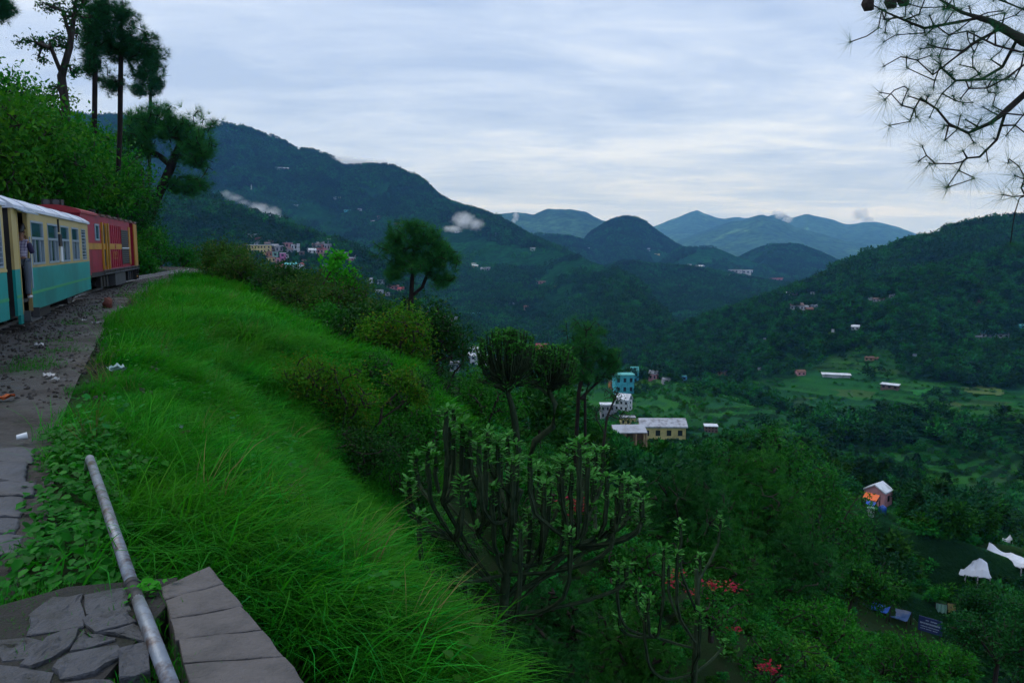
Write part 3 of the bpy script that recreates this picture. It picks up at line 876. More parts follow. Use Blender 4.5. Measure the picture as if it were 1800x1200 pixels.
ln = Line((-11.9, 19.0), (-11.9 - 0.369, 19.929))
hd = atan2(ln.d.y, ln.d.x)
left = Vector((-ln.d.y, ln.d.x))
O = ln.p + left * HW
coach = empty('passenger_coach', (O.x, O.y, 0), hd, 'cream and teal railway coach with a person leaning from its open door', 'railway coach', 'coaches of the hill train')
sx = ln.s_of
door = (sx(34), sx(51))
wins = [(sx(57), sx(78.5)), (sx(86), sx(103.5)), (sx(108.5), sx(123)), (sx(128), sx(140))]
X0, X1 = sx(24.5), sx(157)
coach_shell(coach, X0, X1, door, wins, (0.52, 1.61, 3.10), [(sx(145), sx(152))])
pil = MB().box(sx(103.9), sx(108), -HW - 0.05, -HW, 2.18, 2.55).build('destination_plate', M_under, coach)
MB().tube([(sx(105.5), -HW - 0.04, 1.70), (sx(105.8), -HW - 0.04, 2.16)], 0.05, 8).build('drain_pipe', M_white, coach)
MB().tube([(sx(104.5), -HW - 0.02, 2.6), (sx(104.5), -HW - 0.02, 3.0)], 0.03, 6).build('roof_downpipe', M_under, coach)
d0, d1 = door
dr = MB()
dr.box(d0 - 0.03, d0 + 0.03, -HW - 0.012, -HW + 0.08, 0.52, 2.98); dr.box(d1 - 0.03, d1 + 0.03, -HW - 0.012, -HW + 0.08, 0.52, 2.98)
dfr = dr.build('door_frame', M_cream, coach)
MB().box(d0 + 0.03, d0 + 0.07, -HW + 0.08, -HW + 0.85, 0.86, 2.9).build('door', M_inner, coach)
MB().box(d0, d1, -HW + 0.95, -HW + 1.0, 0.86, 3.05).build('inner_partition', M_inner, coach)
MB().tube([(d1 - 0.06, -HW - 0.05, 1.1), (d1 - 0.06, -HW - 0.05, 2.4)], 0.018, 8).build('hand_rail', M_frame, coach)
cnp = MB().add([(d0 - 0.25, -HW - 0.02, 3.06), (d1 + 0.2, -HW - 0.02, 3.06), (d1 + 0.2, -HW - 0.24, 2.98), (d0 - 0.25, -HW - 0.24, 2.98),
                (d0 - 0.25, -HW - 0.02, 3.03), (d1 + 0.2, -HW - 0.02, 3.03), (d1 + 0.2, -HW - 0.24, 2.95), (d0 - 0.25, -HW - 0.24, 2.95)],
               [(0, 3, 2, 1), (4, 5, 6, 7), (0, 1, 5, 4), (2, 3, 7, 6), (0, 4, 7, 3), (1, 2, 6, 5)])
cnp.build('door_canopy', M_frame, coach)
stp = MB().box(d0 + 0.05, d1 + 0.25, -HW - 0.16, -HW + 0.1, 0.31, 0.345); stp.box(d0, d0 + 0.05, -HW - 0.15, -HW + 0.02, 0.35, 0.6); stp.box(d1, d1 + 0.05, -HW - 0.15, -HW + 0.02, 0.35, 0.6)
stp.build('footstep', M_grey, coach)
bogie(coach, X0 + 2.2); bogie(coach, X1 - 2.3)
# rear coach, only its front end in view
b0 = ln.p + ln.d * (X0 - 0.95)
hd1 = hd - R(2.0)
d1v = Vector((cos(hd1), sin(hd1))); l1 = Vector((-d1v.y, d1v.x))
O1 = b0 + l1 * HW + Vector((0.02, 0))
coach1 = empty('passenger_coach', (O1.x, O1.y, 0), hd1, 'cream and teal railway coach cut by the edge of the picture, behind the open door', 'railway coach', 'coaches of the hill train')
coach_shell(coach1, -11.5, 0, None, [(-2.9, -1.5), (-5.0, -3.6), (-7.2, -5.8)], (0.52, 1.61, 3.10), [(-0.72, -0.22)])
bogie(coach1, -2.2); bogie(coach1, -9.0)
gw = MB()
for y in np.linspace(-0.75, 0.75, 8): gw.box(0.0, 0.7, y - 0.08, y + 0.06, 0.9, 2.75)
gw.build('gangway', M_under, coach1)
MB().box(0.0, 0.9, -0.12, 0.12, 0.55, 0.72).build('coupling', M_yel, coach1)

# locomotive
lln = Line((-17.55, 32.2), (-22.7, 47.6))
lh = atan2(lln.d.y, lln.d.x); ll = Vector((-lln.d.y, lln.d.x))
OL = lln.p + ll * HW
loco = empty('diesel_locomotive', (OL.x, OL.y, 0), lh, 'red diesel locomotive with a yellow band, hauling the cream and teal coaches', 'locomotive')
lx = lln.s_of
XA, XB = -0.1, lx(241.5)
ZB, ZT = 1.06, 3.62
yo = -HW
def seg(a, b, y0, y1, z0, z1, m, name, par=loco): return MB().box(a, b, y0, y1, z0, z1).build(name, m, par)
# body: cab (near end), engine hood with doors, recess and rear post
g0, g1 = lx(215.5), lx(227.5)
rec0, rec1 = lx(231), lx(236.5)
body = MB()
body.box(XA, rec0, yo + 0.03, HW - 0.03, ZB, ZT)
body.box(rec0, rec1, yo + 0.22, HW - 0.22, ZB, ZT)
body.box(rec1, XB, yo + 0.02, HW - 0.02, ZB, ZT)
bo = body.build('body', M_red, loco)
seg(rec1 - 0.02, XB + 0.03, yo - 0.03, yo + 0.02, ZB, ZT - 0.1, M_yel, 'corner_post')
seg(XB, XB + 0.03, yo + 0.02, HW - 0.02, ZB, ZT - 0.1, M_yel, 'end_panel')
bd = MB(); bd.box(XA - 0.012, g0, yo + 0.012, yo + 0.03, 2.07, 2.34); bd.box(g1, rec0, yo + 0.012, yo + 0.03, 2.07, 2.34); bd.box(XA - 0.02, XA, yo + 0.03, HW - 0.03, 2.07, 2.34)
bd.build('yellow_band', M_yel, loco)
h0, h1 = lx(181), lx(193)
for xx in (h0, (h0 + h1) / 2, h1 - 0.25):
    seg(xx, xx + 0.20, yo - 0.045, yo + 0.03, 1.12, 3.30, M_yel, 'door_rail')
seg(h0 + 0.2, h1 - 0.25, yo + 0.016, yo + 0.028, 1.3, 3.2, M_under, 'cab_door')
for xx in np.linspace(h1 + 0.2, g0 - 0.25, 7):
    seg(xx, xx + 0.05, yo - 0.005, yo + 0.03, 1.18, 2.05, M_red, 'door_rib'); seg(xx, xx + 0.05, yo - 0.005, yo + 0.03, 2.36, 3.25, M_red, 'door_rib')
cw = MB(); a, b = lx(170), lx(177)
cw.box(a, b, yo - 0.012, yo + 0.03, 2.46, 2.54); cw.box(a, b, yo - 0.012, yo + 0.03, 3.12, 3.20); cw.box(a, a + 0.12, yo - 0.012, yo + 0.03, 2.54, 3.12); cw.box(b - 0.12, b, yo - 0.012, yo + 0.03, 2.54, 3.12)
cwo = cw.build('cab_window', M_frame, loco)
seg(a + 0.12, b - 0.12, yo + 0.012, yo + 0.028, 2.54, 3.12, M_glass, 'pane', cwo)
# radiator grille with slats and a white cross bar
gr = MB(); gr.box(g0, g1, yo + 0.014, yo + 0.029, 1.28, 3.10)
gro = gr.build('radiator_grille', M_under, loco)
for z in np.linspace(1.34, 3.05, 16): seg(g0 + 0.06, g1 - 0.06, yo - 0.004, yo + 0.013, z, z + 0.035, M_grey, 'slat', gro)
seg(g0, g1, yo - 0.02, yo - 0.004, 2.10, 2.16, M_white, 'cross_bar', gro)
seg(g1 + 0.15, rec0 - 0.1, yo - 0.006, yo + 0.03, 1.2, 3.3, M_yel, 'hood_edge')
# emblem and number under the band (yellow, too small to read in the photograph: built as painted bars)
em = MB(); ex = (h1 + g0) / 2
em.box(ex - 0.75, ex + 0.55, yo + 0.020, yo + 0.0285, 1.58, 1.95)
emo = em.build('number_panel', mat_solid('emblem_yellow', (0.34, 0.15, 0.010), 0.5, 0.3, 4), loco)
for j, xx in enumerate((-0.6, -0.18, 0.22)):
    dg = MB(); q0, q1 = ex + xx, ex + xx + 0.24
    dg.box(q0, q1, yo + 0.008, yo + 0.018, 1.64, 1.67); dg.box(q0, q1, yo + 0.008, yo + 0.018, 1.86, 1.89); dg.box(q0, q1, yo + 0.008, yo + 0.018, 1.75, 1.78)
    dg.box(q0, q0 + 0.05, yo + 0.008, yo + 0.018, 1.67, 1.75); dg.box(q1 - 0.05, q1, yo + 0.008, yo + 0.018, 1.67, 1.75); dg.box(q1 - 0.05, q1, yo + 0.008, yo + 0.018, 1.78, 1.86)
    dg.build('digit', M_red, emo)
MB().cyl((ex - 0.1, yo + 0.006, 2.205), 0.12, 0.02, 'y', 14).build('emblem', M_red, loco)
# roof
n = 12
arc = [(-HW - 0.03 + (2 * HW + 0.06) * i / n, ZT + 0.02 + 0.22 * (1 - abs(2 * i / n - 1) ** 2.2)) for i in range(n + 1)]
rf = MB().prism([(-HW - 0.03, ZT - 0.08)] + arc + [(HW + 0.03, ZT - 0.08)], 'x', XA - 0.12, lx(176)).build('cab_roof', M_red2, loco)
rf = MB().prism([(-HW + 0.01, ZT - 0.05)] + [(p[0] * 0.97, p[1] - 0.05) for p in arc] + [(HW - 0.01, ZT - 0.05)], 'x', lx(176) + 0.01, XB + 0.05).build('hood_roof', M_lroof, loco)
for k, xx in enumerate(np.linspace(lx(180), XB - 1.0, 7)):
    seg(xx, xx + 0.9, yo - 0.05, yo + 0.35, ZT - 0.03, ZT + 0.06 + 0.02 * (k % 2), M_lroof, 'roof_hatch', rf)
MB().cyl((lx(196), -0.3, ZT + 0.24), 0.16, 0.26, 'z', 12).build('exhaust_stack', M_under, rf)
hl = MB().box(XA + 0.15, XA + 0.65, -0.35, 0.35, ZT + 0.18, ZT + 0.46); hl.build('headlight_housing', M_under, loco)
for y in (-0.17, 0.17): MB().cyl((XA + 0.13, y, ZT + 0.33), 0.12, 0.06, 'x', 14).build('headlight', M_grey, loco)
MB().cyl((XA - 0.04, -0.72, 1.62), 0.10, 0.08, 'x', 12).build('marker_lamp', M_white, loco)
for y in (-0.55, 0.55):
    e_ = seg(XA - 0.02, XA, y - 0.32, y + 0.32, 2.5, 3.15, M_glass, 'end_window')
# underframe, buffer beam, steps, tank, bogies
seg(XA - 0.25, XB + 0.15, yo + 0.02, HW - 0.02, 0.86, ZB - 0.004, M_under, 'running_board')
seg(XA - 0.32, XA - 0.25, yo + 0.03, HW - 0.03, 0.42, 1.02, M_red2, 'buffer_beam')
seg(XA - 0.25, XA + 1.5, yo - 0.01, yo + 0.02, 0.98, 1.05, M_red2, 'sole_bar')
ra = MB()
for z in (0.93, 1.10): ra.tube([(lx(180), yo - 0.07, z), (XB, yo - 0.07, z)], 0.02, 6)
for xx in np.linspace(lx(180), XB, 9): ra.tube([(xx, yo - 0.07, 0.88), (xx, yo - 0.07, 1.12)], 0.016, 6)
ra.build('side_rail', M_grey, loco)
seg(lx(203), lx(221), yo + 0.06, HW - 0.06, 0.24, 0.855, M_grey, 'fuel_tank')
sw = MB()
for z in (0.30, 0.55): sw.box(XB - 1.3, XB - 0.3, yo - 0.06, yo + 0.2, z, z + 0.04)
sw.box(XB - 1.32, XB - 1.28, yo - 0.06, yo + 0.2, 0.28, 0.9); sw.box(XB - 0.32, XB - 0.28, yo - 0.06, yo + 0.2, 0.28, 0.9)
sw.build('cab_steps', M_under, loco)
seg(XB - 1.2, XB - 0.4, yo - 0.02, yo + 0.01, 0.43, 0.50, M_yel, 'step_edge')
for bx in (lx(187), XB - 2.2):
    bogie(loco, bx, 0.35, 2.0)
    sb = MB()
    for j in range(3): sb.box(bx - 1.1 + j * 0.8, bx - 0.6 + j * 0.8, -0.92, -0.7, 0.3, 0.8)
    sb.build('axle_guard', M_under, loco)

# ------------------------------------------------------------------ person in the doorway
M_skin = mat_solid('skin', (0.16, 0.075, 0.045), 0.55, 0.1, 8)
M_hair = mat_solid('black_hair', (0.006, 0.005, 0.005), 0.5, 0.3, 20)
def plaid():
    m, nt, out = nodes_of('plaid_shirt')
    p = N(nt, 'ShaderNodeBsdfPrincipled')
    co = N(nt, 'ShaderNodeTexCoord').outputs['Object']
    sp = N(nt, 'ShaderNodeSeparateXYZ'); nt.links.new(co, sp.inputs[0])
    def bars(s, k): return nmath(nt, 'GREATER_THAN', nmath(nt, 'FRACT', nmath(nt, 'MULTIPLY', s, k)), 0.62)
    a = bars(sp.outputs[2], 14); b = bars(nmath(nt, 'ADD', sp.outputs[0], sp.outputs[1]), 16)
    c = nmix(nt, nmath(nt, 'MULTIPLY', nmath(nt, 'ADD', a, b), 0.5), (0.30, 0.28, 0.36), (0.08, 0.06, 0.14))
    nt.links.new(c, p.inputs['Base Color']); p.inputs['Roughness'].default_value = 0.85
    nt.links.new(p.outputs[0], out.inputs[0]); return m
M_plaid = plaid()
M_navy = mat_solid('navy_sleeve', (0.022, 0.018, 0.060), 0.85, 0.2, 8)
M_trous = mat_solid('grey_trousers', (0.075, 0.095, 0.125), 0.85, 0.2, 6)
M_shoe = mat_solid('white_shoes', (0.45, 0.46, 0.48), 0.5, 0.1, 6)
def skin_mesh(name, verts, edges, radii, root, mat, parent, sub=2):
    me = bpy.data.meshes.new(name); me.from_pydata(verts, edges, []); me.materials.append(mat)
    o = link(name, me, parent)
    md = o.modifiers.new('skin', 'SKIN'); md.use_smooth_shade = True
    for i, r in enumerate(radii):
        sv = me.skin_vertices[0].data[i]; sv.radius = r if isinstance(r, tuple) else (r, r); sv.use_root = (i == root)
    s2 = o.modifiers.new('sub', 'SUBSURF'); s2.levels = sub; s2.render_levels = sub
    return o
# local frame: x = the way the person faces (along the train), -y towards the camera, z up from the coach floor
zf = 0.86
Pd = coach.matrix_basis @ Vector(((door[0] + door[1]) / 2 - 0.0, -HW + 0.07, zf))
per = empty('person', tuple(Pd), hd - R(12), 'person in a plaid shirt and grey trousers leaning out of the coach door', 'person')
body_v = [(0, 0, .93), (0, 0, 1.10), (.02, 0, 1.28), (.03, 0, 1.42), (.04, 0, 1.50), (.06, 0, 1.58),                 # 0-5 pelvis..neck..head base
          (.07, 0, 1.66), (.06, 0, 1.73),
          (.0, -.10, .90), (.03, -.11, .50), (-.01, -.11, .09), (.10, -.115, .05),                                      # right leg 8-11
          (.0, .10, .90), (-.02, .12, .50), (-.08, .12, .09), (.03, .125, .05),                                         # left leg 12-15
          (.02, -.17, 1.40), (.06, -.24, 1.13), (.20, -.16, 1.28), (.19, -.10, 1.42), (.17, -.06, 1.50),                 # right arm up to the chin 16-20
          (.02, .17, 1.40), (-.02, .22, 1.12), (.10, .16, .98), (.15, .13, .95)]                                       # left arm 21-24
body_e = [(0, 1), (1, 2), (2, 3), (3, 4), (4, 5), (5, 6), (6, 7), (0, 8), (8, 9), (9, 10), (10, 11), (0, 12), (12, 13), (13, 14), (14, 15),
          (3, 16), (16, 17), (17, 18), (18, 19), (19, 20), (3, 21), (21, 22), (22, 23), (23, 24)]
body_r = [(.13, .10), (.125, .095), (.14, .10), (.13, .09), .052, (.075, .065), (.095, .075), (.075, .065), .085, .058, .04, .035, .085, .058, .04, .035,
          .055, .042, .034, .028, .022, .055, .042, .034, .028]
skin_mesh('body', body_v, body_e, body_r, 0, M_skin, per)
def sub_skin(name, ids, mat, grow, ends=None):
    mp = {v: k for k, v in enumerate(ids)}
    es = [(mp[a], mp[b]) for a, b in body_e if a in mp and b in mp]
    rr = []
    for v in ids:
        r = body_r[v]; r = r if isinstance(r, tuple) else (r, r)
        rr.append((r[0] + grow, r[1] + grow))
    return skin_mesh(name, [body_v[v] for v in ids], es, rr, 0, mat, per)
sub_skin('shirt', [2, 1, 0, 3, 16, 21], M_plaid, 0.022)
sub_skin('sleeve', [16, 17, 18], M_navy, 0.020)
sub_skin('sleeve', [21, 22, 23], M_navy, 0.020)
sub_skin('trousers', [0, 8, 9, 10, 12, 13, 14], M_trous, 0.022)
for x, y in ((.05, -.113), (-.02, .123)):
    skin_mesh('shoe', [(x - .08, y, .055), (x + .02, y, .055), (x + .12, y, .045)], [(0, 1), (1, 2)], [(.045, .05), (.05, .045), (.045, .035)], 1, M_shoe, per, 1)
skin_mesh('hair', [(.005, 0, 1.64), (.025, 0, 1.74), (.085, 0, 1.785), (.13, 0, 1.765)], [(0, 1), (1, 2), (2, 3)], [(.085, .08), (.095, .085), (.09, .06), (.06, .03)], 1, M_hair, per)
# face: nose, brow, ear; fingers of the raised hand
MB().tube([(.15, 0, 1.675), (.185, 0, 1.645), (.16, 0, 1.63)], [.010, .016, .010], 8).build('nose', M_skin, per, smooth=True)
for y in (-.032, .032): MB().tube([(.147, y - .008, 1.685), (.152, y + .008, 1.685)], .009, 6).build('eye', M_hair, per)
MB().tube([(.145, -.022, 1.605), (.156, 0, 1.606), (.145, .022, 1.605)], .007, 6).build('mouth', mat_solid('lips', (.10, .035, .03), .5, .1, 9), per)
MB().tube([(.065, -.084, 1.62), (.06, -.094, 1.65), (.068, -.086, 1.68)], [.010, .016, .010], 8).build('ear', M_skin, per, smooth=True)
fg = MB()
for j, (l, w) in enumerate(((.060, .009), (.072, .0095), (.068, .009), (.052, .008))):
    y = -.085 + j * .017
    fg.tube([(.175, y, 1.505), (.178, y + .01, 1.505 + l * .5), (.168, y + .02, 1.505 + l)], [w, w, w * .75], 6)
fg.tube([(.165, -.045, 1.49), (.15, -.03, 1.52), (.147, -.02, 1.55)], [.011, .010, .008], 6)
fg.build('fingers', M_skin, per, smooth=True)
# ------------------------------------------------------------------ vegetation makers
def norm(a): return a / np.maximum(np.linalg.norm(a, axis=-1, keepdims=True), 1e-9)
def frames(x, up):
    x = norm(x); y = norm(np.cross(up, x)); z = np.cross(x, y)
    return np.stack([x, y, z], -1)
def place(pv, pf, pos, M, scl):
    """many copies of a small shape -> vertices, faces, one random value per copy"""
    pv = np.asarray(pv, float); pf = np.asarray(pf, int)
    n, k = len(pos), len(pv)
    V = np.einsum('nij,kj->nki', M, pv) * np.asarray(scl).reshape(n, 1, -1) + pos[:, None, :]
    F = pf[None] + (np.arange(n) * k)[:, None, None]
    return V.reshape(-1, 3), F.reshape(-1, pf.shape[1])
def leafy(name, pv, pf, pos, M, scl, mat, parent=None, g=rng, rnd=None):
    V, F = place(pv, pf, pos, M, scl)
    r = g.random(len(pos)) if rnd is None else rnd
    return link(name, mesh_np(name, V, F, mat, attrs=[('rnd', 'FACE', np.repeat(r, len(pf)))]), parent)
def rand_dirs(n, g=rng):
    return norm(g.normal(size=(n, 3)))
# leaf shapes: length 1 along +x
LEAF_V = [(0, 0, 0), (.38, .24, .07), (1, 0, -.06), (.38, -.24, .07)]
LEAF_F = [(0, 3, 2), (0, 2, 1)]
BROAD_V = [(0, 0, 0), (.18, .30, .05), (.55, .34, .06), (1, 0, -.10), (.55, -.34, .06), (.18, -.30, .05), (.5, 0, -.02)]
BROAD_F = [(0, 6, 1), (1, 6, 2), (2, 6, 3), (3, 6, 4), (4, 6, 5), (5, 6, 0)]
def pinnate():
    V = []; F = []
    for k in range(6):
        x = .18 + .14 * k; l = .30 * (1 - .08 * abs(k - 2)); zz = -.10 * (x ** 2)
        for s in (-1, 1):
            o = len(V)
            V += [(x, 0, zz), (x + .10, s * l * .5, zz - .01), (x + .16, s * l, zz - .10), (x + .03, s * l * .55, zz)]
            F += [(o, o + 1, o + 2), (o, o + 2, o + 3)] if s > 0 else [(o, o + 2, o + 1), (o, o + 3, o + 2)]
    o = len(V); V += [(0, .008, 0), (0, -.008, 0), (1.0, 0, -.12)]; F.append((o, o + 1, o + 2))
    return V, F
PIN_V, PIN_F = pinnate()
def needle_tuft(n=26, w=0.03, seed=3, droop=0.25, back=0.25):
    g = np.random.default_rng(seed); V = []; F = []
    for k in range(n):
        th = 2 * pi * k / n + g.uniform(-.2, .2); cp = g.uniform(back, 1.0)
        d = np.array([cp, sqrt(max(0, 1 - cp * cp)) * cos(th), sqrt(max(0, 1 - cp * cp)) * sin(th)]) * g.uniform(.75, 1.05)
        d[2] -= droop * g.uniform(.3, 1)
        s = np.cross(d, g.normal(size=3)); s = s / np.linalg.norm(s) * w
        o = len(V); b = np.array([-.06, 0, 0]) + g.normal(0, .03, 3)
        V += [tuple(b + s * .6), tuple(b - s * .6), tuple(d)]; F.append((o, o + 1, o + 2))
    return V, F
TUFT_V, TUFT_F = needle_tuft()
LACE = needle_tuft(30, .023, 5, .15, .1)
def grow(seeds, targets, seg=0.5, bend=0.35, lift=0.25, wander=0.05, g=rng):
    """skeleton: seed limbs, then every target is joined to its nearest limb by a bent twig"""
    P = []; par = []
    for s in seeds:
        s = [np.array(p, float) for p in s]
        start = -1
        if P:
            q = np.array(P); start = int(np.argmin(np.linalg.norm(q - s[0], axis=1)))
        prev = start
        for i, p in enumerate(s):
            if i:
                a = s[i - 1]; k = max(1, int(np.linalg.norm(p - a) / seg))
                for j in range(1, k + 1):
                    P.append(a + (p - a) * j / k); par.append(prev); prev = len(P) - 1
            elif start < 0:
                P.append(p); par.append(-1); prev = 0
            else:
                P.append(p); par.append(prev); prev = len(P) - 1
    targets = np.asarray(targets, float)
    base = np.array(P)
    dist = np.array([np.min(np.linalg.norm(base - t, axis=1)) for t in targets])
    cap = len(P) + int(np.sum(dist / seg + 3)) + 10 * len(targets) + 50
    A = np.zeros((cap, 3)); A[:len(P)] = base; m = len(P); par = list(par)
    tips = []
    for i in np.argsort(dist):
        t = targets[i]
        dv = t - A[:m]; dd = np.linalg.norm(dv, axis=1)
        cost = dd * (1.0 + 0.35 * np.clip(-dv[:, 2] / (dd + 1e-6), 0, 1))
        cost[0] += 1e3
        j = int(np.argmin(cost)); d = dd[j]
        pj = par[j]
        pd = (A[j] - A[pj]) if pj >= 0 else np.array([0, 0, 1.0])
        pd = pd / (np.linalg.norm(pd) + 1e-9)
        ctrl = A[j] + bend * d * (0.6 * pd + np.array([0, 0, lift])) + 0.45 * (t - A[j]) * (1 - bend)
        k = max(1, int(d / seg)); prev = j
        k = min(k, 8)
        a0 = A[j].copy()
        for q in range(1, k + 1):
            u = q / k
            p = (1 - u) ** 2 * a0 + 2 * u * (1 - u) * ctrl + u * u * t
            if q < k: p = p + g.normal(0, wander * seg, 3)
            A[m] = p; par.append(prev); prev = m; m += 1
        tips.append((prev, i))
    return A[:m], np.array(par), tips
def limb_mesh(name, A, par, r0, rt, mat, parent=None, sides=6, power=0.5, keep=None):
    n = len(A); cnt = np.zeros(n)
    ch = np.zeros(n, int)
    for i in range(n):
        if par[i] >= 0: ch[par[i]] += 1
    cnt[ch == 0] = 1
    for i in range(n - 1, -1, -1):
        if par[i] >= 0: cnt[par[i]] += cnt[i]
    rad = rt + (r0 - rt) * (cnt / cnt[0]) ** power
    idx = np.nonzero(par >= 0)[0]
    if keep is not None: idx = idx[rad[idx] > keep]
    a = A[par[idx]]; b = A[idx]
    ra = np.minimum(rad[par[idx]], rad[idx] * 1.35 + 0.003); rb = rad[idx]
    d = norm(b - a)
    u = np.where(np.abs(d[:, 2:3]) < .9, np.array([[0, 0, 1.]]), np.array([[1., .1, 0]]))
    x = norm(np.cross(d, u)); y = np.cross(d, x)
    th = np.arange(sides) * 2 * pi / sides
    ring = x[:, None, :] * np.cos(th)[None, :, None] + y[:, None, :] * np.sin(th)[None, :, None]
    b2 = b + d * (rb[:, None] * 0.35)
    V = np.concatenate([a[:, None] + ring * ra[:, None, None], b2[:, None] + ring * rb[:, None, None]], 1).reshape(-1, 3)
    o = (np.arange(len(idx)) * 2 * sides)[:, None]
    i = np.arange(sides)[None]; j = (i + 1) % sides
    F = np.stack([o + i, o + j, o + sides + j, o + sides + i], -1).reshape(-1, 4)
    return link(name, mesh_np(name, V, F, mat, smooth=True), parent)
def lumpy_cloud(n, c, rad, lumps, g, shell=0.55):
    """points through a crown made of several lobes, denser towards the outside"""
    c = np.asarray(c, float); rad = np.asarray(rad, float)
    L = rand_dirs(lumps, g) * (g.random((lumps, 1)) ** .5) * 0.72
    lr = g.uniform(.30, .52, lumps)
    k = g.integers(0, lumps, n)
    u = rand_dirs(n, g) * (shell + (1 - shell) * g.random((n, 1))) * lr[k][:, None]
    return c + (L[k] + u) * rad
def leaf_dirs(pos, centre, g, up=0.35, rnd=0.8):
    d = norm(pos - centre) + g.normal(0, rnd, pos.shape); d[:, 2] -= 0.1
    nrm = np.array([0, 0, 1.0]) * up + g.normal(0, .55, pos.shape) + 0.4 * norm(pos - centre)
    return frames(d, nrm)

BARK = mat_bark('grey_brown_bark', (0.014, 0.011, 0.010), (0.045, 0.038, 0.034))
BARKP = mat_bark('pine_bark', (0.007, 0.006, 0.006), (0.024, 0.018, 0.017), 3.0)
M_pine = mat_leaf('pine_needles', (0.022, 0.080, 0.030), (0.045, 0.135, 0.048), (0.075, 0.160, 0.050), 0.6, 0.3)
M_pine_d = mat_leaf('pine_needles_dark', (0.016, 0.056, 0.034), (0.032, 0.095, 0.052), None, 0.6, 0.3)
M_shrub_y = mat_leaf('bank_shrub_leaves', (0.024, 0.100, 0.014), (0.062, 0.150, 0.016), (0.110, 0.185, 0.018), 0.55, 0.35, clump=0.25)
M_shrub_g = mat_leaf('green_shrub_leaves', (0.012, 0.085, 0.012), (0.028, 0.150, 0.016), (0.055, 0.190, 0.020), 0.5, 0.35, clump=0.4)
M_brown = mat_leaf('brownish_shrub_leaves', (0.024, 0.062, 0.012), (0.054, 0.098, 0.018), (0.090, 0.105, 0.024), 0.6, 0.3, clump=0.7)
M_gold = mat_leaf('ochre_shrub_leaves', (0.038, 0.120, 0.010), (0.085, 0.155, 0.012), (0.130, 0.135, 0.014), 0.6, 0.35, clump=0.8)
M_dark = mat_leaf('dark_shrub_leaves', (0.009, 0.036, 0.010), (0.020, 0.066, 0.014), (0.034, 0.085, 0.016), 0.45, 0.25, clump=0.6)
M_lime = mat_leaf('sapling_leaves', (0.040, 0.200, 0.014), (0.075, 0.290, 0.020), None, 0.45, 0.45)
M_tree_g = mat_leaf('broadleaf_green', (0.013, 0.068, 0.014), (0.028, 0.120, 0.020), (0.055, 0.145, 0.024), 0.5, 0.3, clump=0.3)
M_tree_d = mat_leaf('broadleaf_dark', (0.009, 0.048, 0.016), (0.018, 0.085, 0.024), (0.034, 0.105, 0.034), 0.45, 0.25, clump=0.3)

def pine(name, label, base, top, crown, trunk_r, n_t, tuft, mat, seed, lean=None, group=None, limbs=None, per=3, cat='pine tree', sides=7, tv=None):
    """base/top: trunk ends (world); crown: list of (centre, radii, share) ellipsoids filled with needle tufts"""
    g = np.random.default_rng(seed)
    t = empty(name, tuple(base), 0, label, cat, group)
    b = np.array(base)
    trunk = [np.array(p) - b for p in (lean or [base, top])]
    seeds = [trunk] + [[np.array(p) - b for p in l] for l in (limbs or [])]
    T = []
    for c, r, sh in crown:
        T.append(lumpy_cloud(int(n_t * sh), np.array(c) - b, r, 9, g, 0.5))
    T = np.concatenate(T)
    A, par, tips = grow(seeds, T, seg=tuft * 1.6, bend=0.35, lift=0.2, wander=0.12, g=g)
    limb_mesh('trunk', A, par, trunk_r, 0.010, BARKP, t, sides)
    # tufts sit along the outer part of every twig
    pos = []; dr = []
    for i, _ in tips:
        p = par[i]
        d = A[i] - A[p] if p >= 0 else np.array([0, 0, 1.])
        d = d / (np.linalg.norm(d) + 1e-9)
        for k in range(per):
            pos.append(A[i] - d * k * tuft * 0.55 + g.normal(0, tuft * .25, 3)); dr.append(d + g.normal(0, .45, 3) + np.array([0, 0, .25]))
    pos = np.array(pos); dr = np.array(dr)
    pv, pf = tv or (TUFT_V, TUFT_F)
    leafy('crown', pv, pf, pos, frames(dr, g.normal(size=pos.shape)), tuft * g.uniform(.75, 1.25, len(pos)), mat, t, g)
    return t
def broadleaf(name, label, base, seeds, crown, trunk_r, n_t, per, leaf, mat, seed, shape=(LEAF_V, LEAF_F), spread=1.0, group=None, cat='tree', bark=None, seg=0.5, keep=None, up=0.35):
    g = np.random.default_rng(seed)
    t = empty(name, tuple(base), 0, label, cat, group)
    b = np.array(base)
    T = np.concatenate([lumpy_cloud(int(n_t * sh), np.array(c) - b, r, 8, g, 0.45) for c, r, sh in crown])
    A, par, tips = grow([[np.array(p) - b for p in s] for s in seeds], T, seg=seg, g=g, wander=0.15)
    limb_mesh('trunk' if cat == 'tree' else 'stem', A, par, trunk_r, max(0.004, leaf * 0.03), bark or BARK, t, 6, keep=keep)
    tp = np.array([A[i] for i, _ in tips]); td = np.array([A[i] - A[par[i]] for i, _ in tips])
    pos = np.repeat(tp, per, 0) + g.normal(0, leaf * spread, (len(tp) * per, 3))
    cen = np.mean(T, 0)
    d = norm(np.repeat(td, per, 0)) * 0.7 + g.normal(0, .75, pos.shape)
    nrm = np.array([0, 0, 1.0]) * (up * 2) + g.normal(0, .6, pos.shape)
    leafy('crown' if cat == 'tree' else 'foliage', shape[0], shape[1], pos, frames(d, nrm), leaf * g.uniform(.6, 1.25, len(pos)), mat, t, g)
    return t
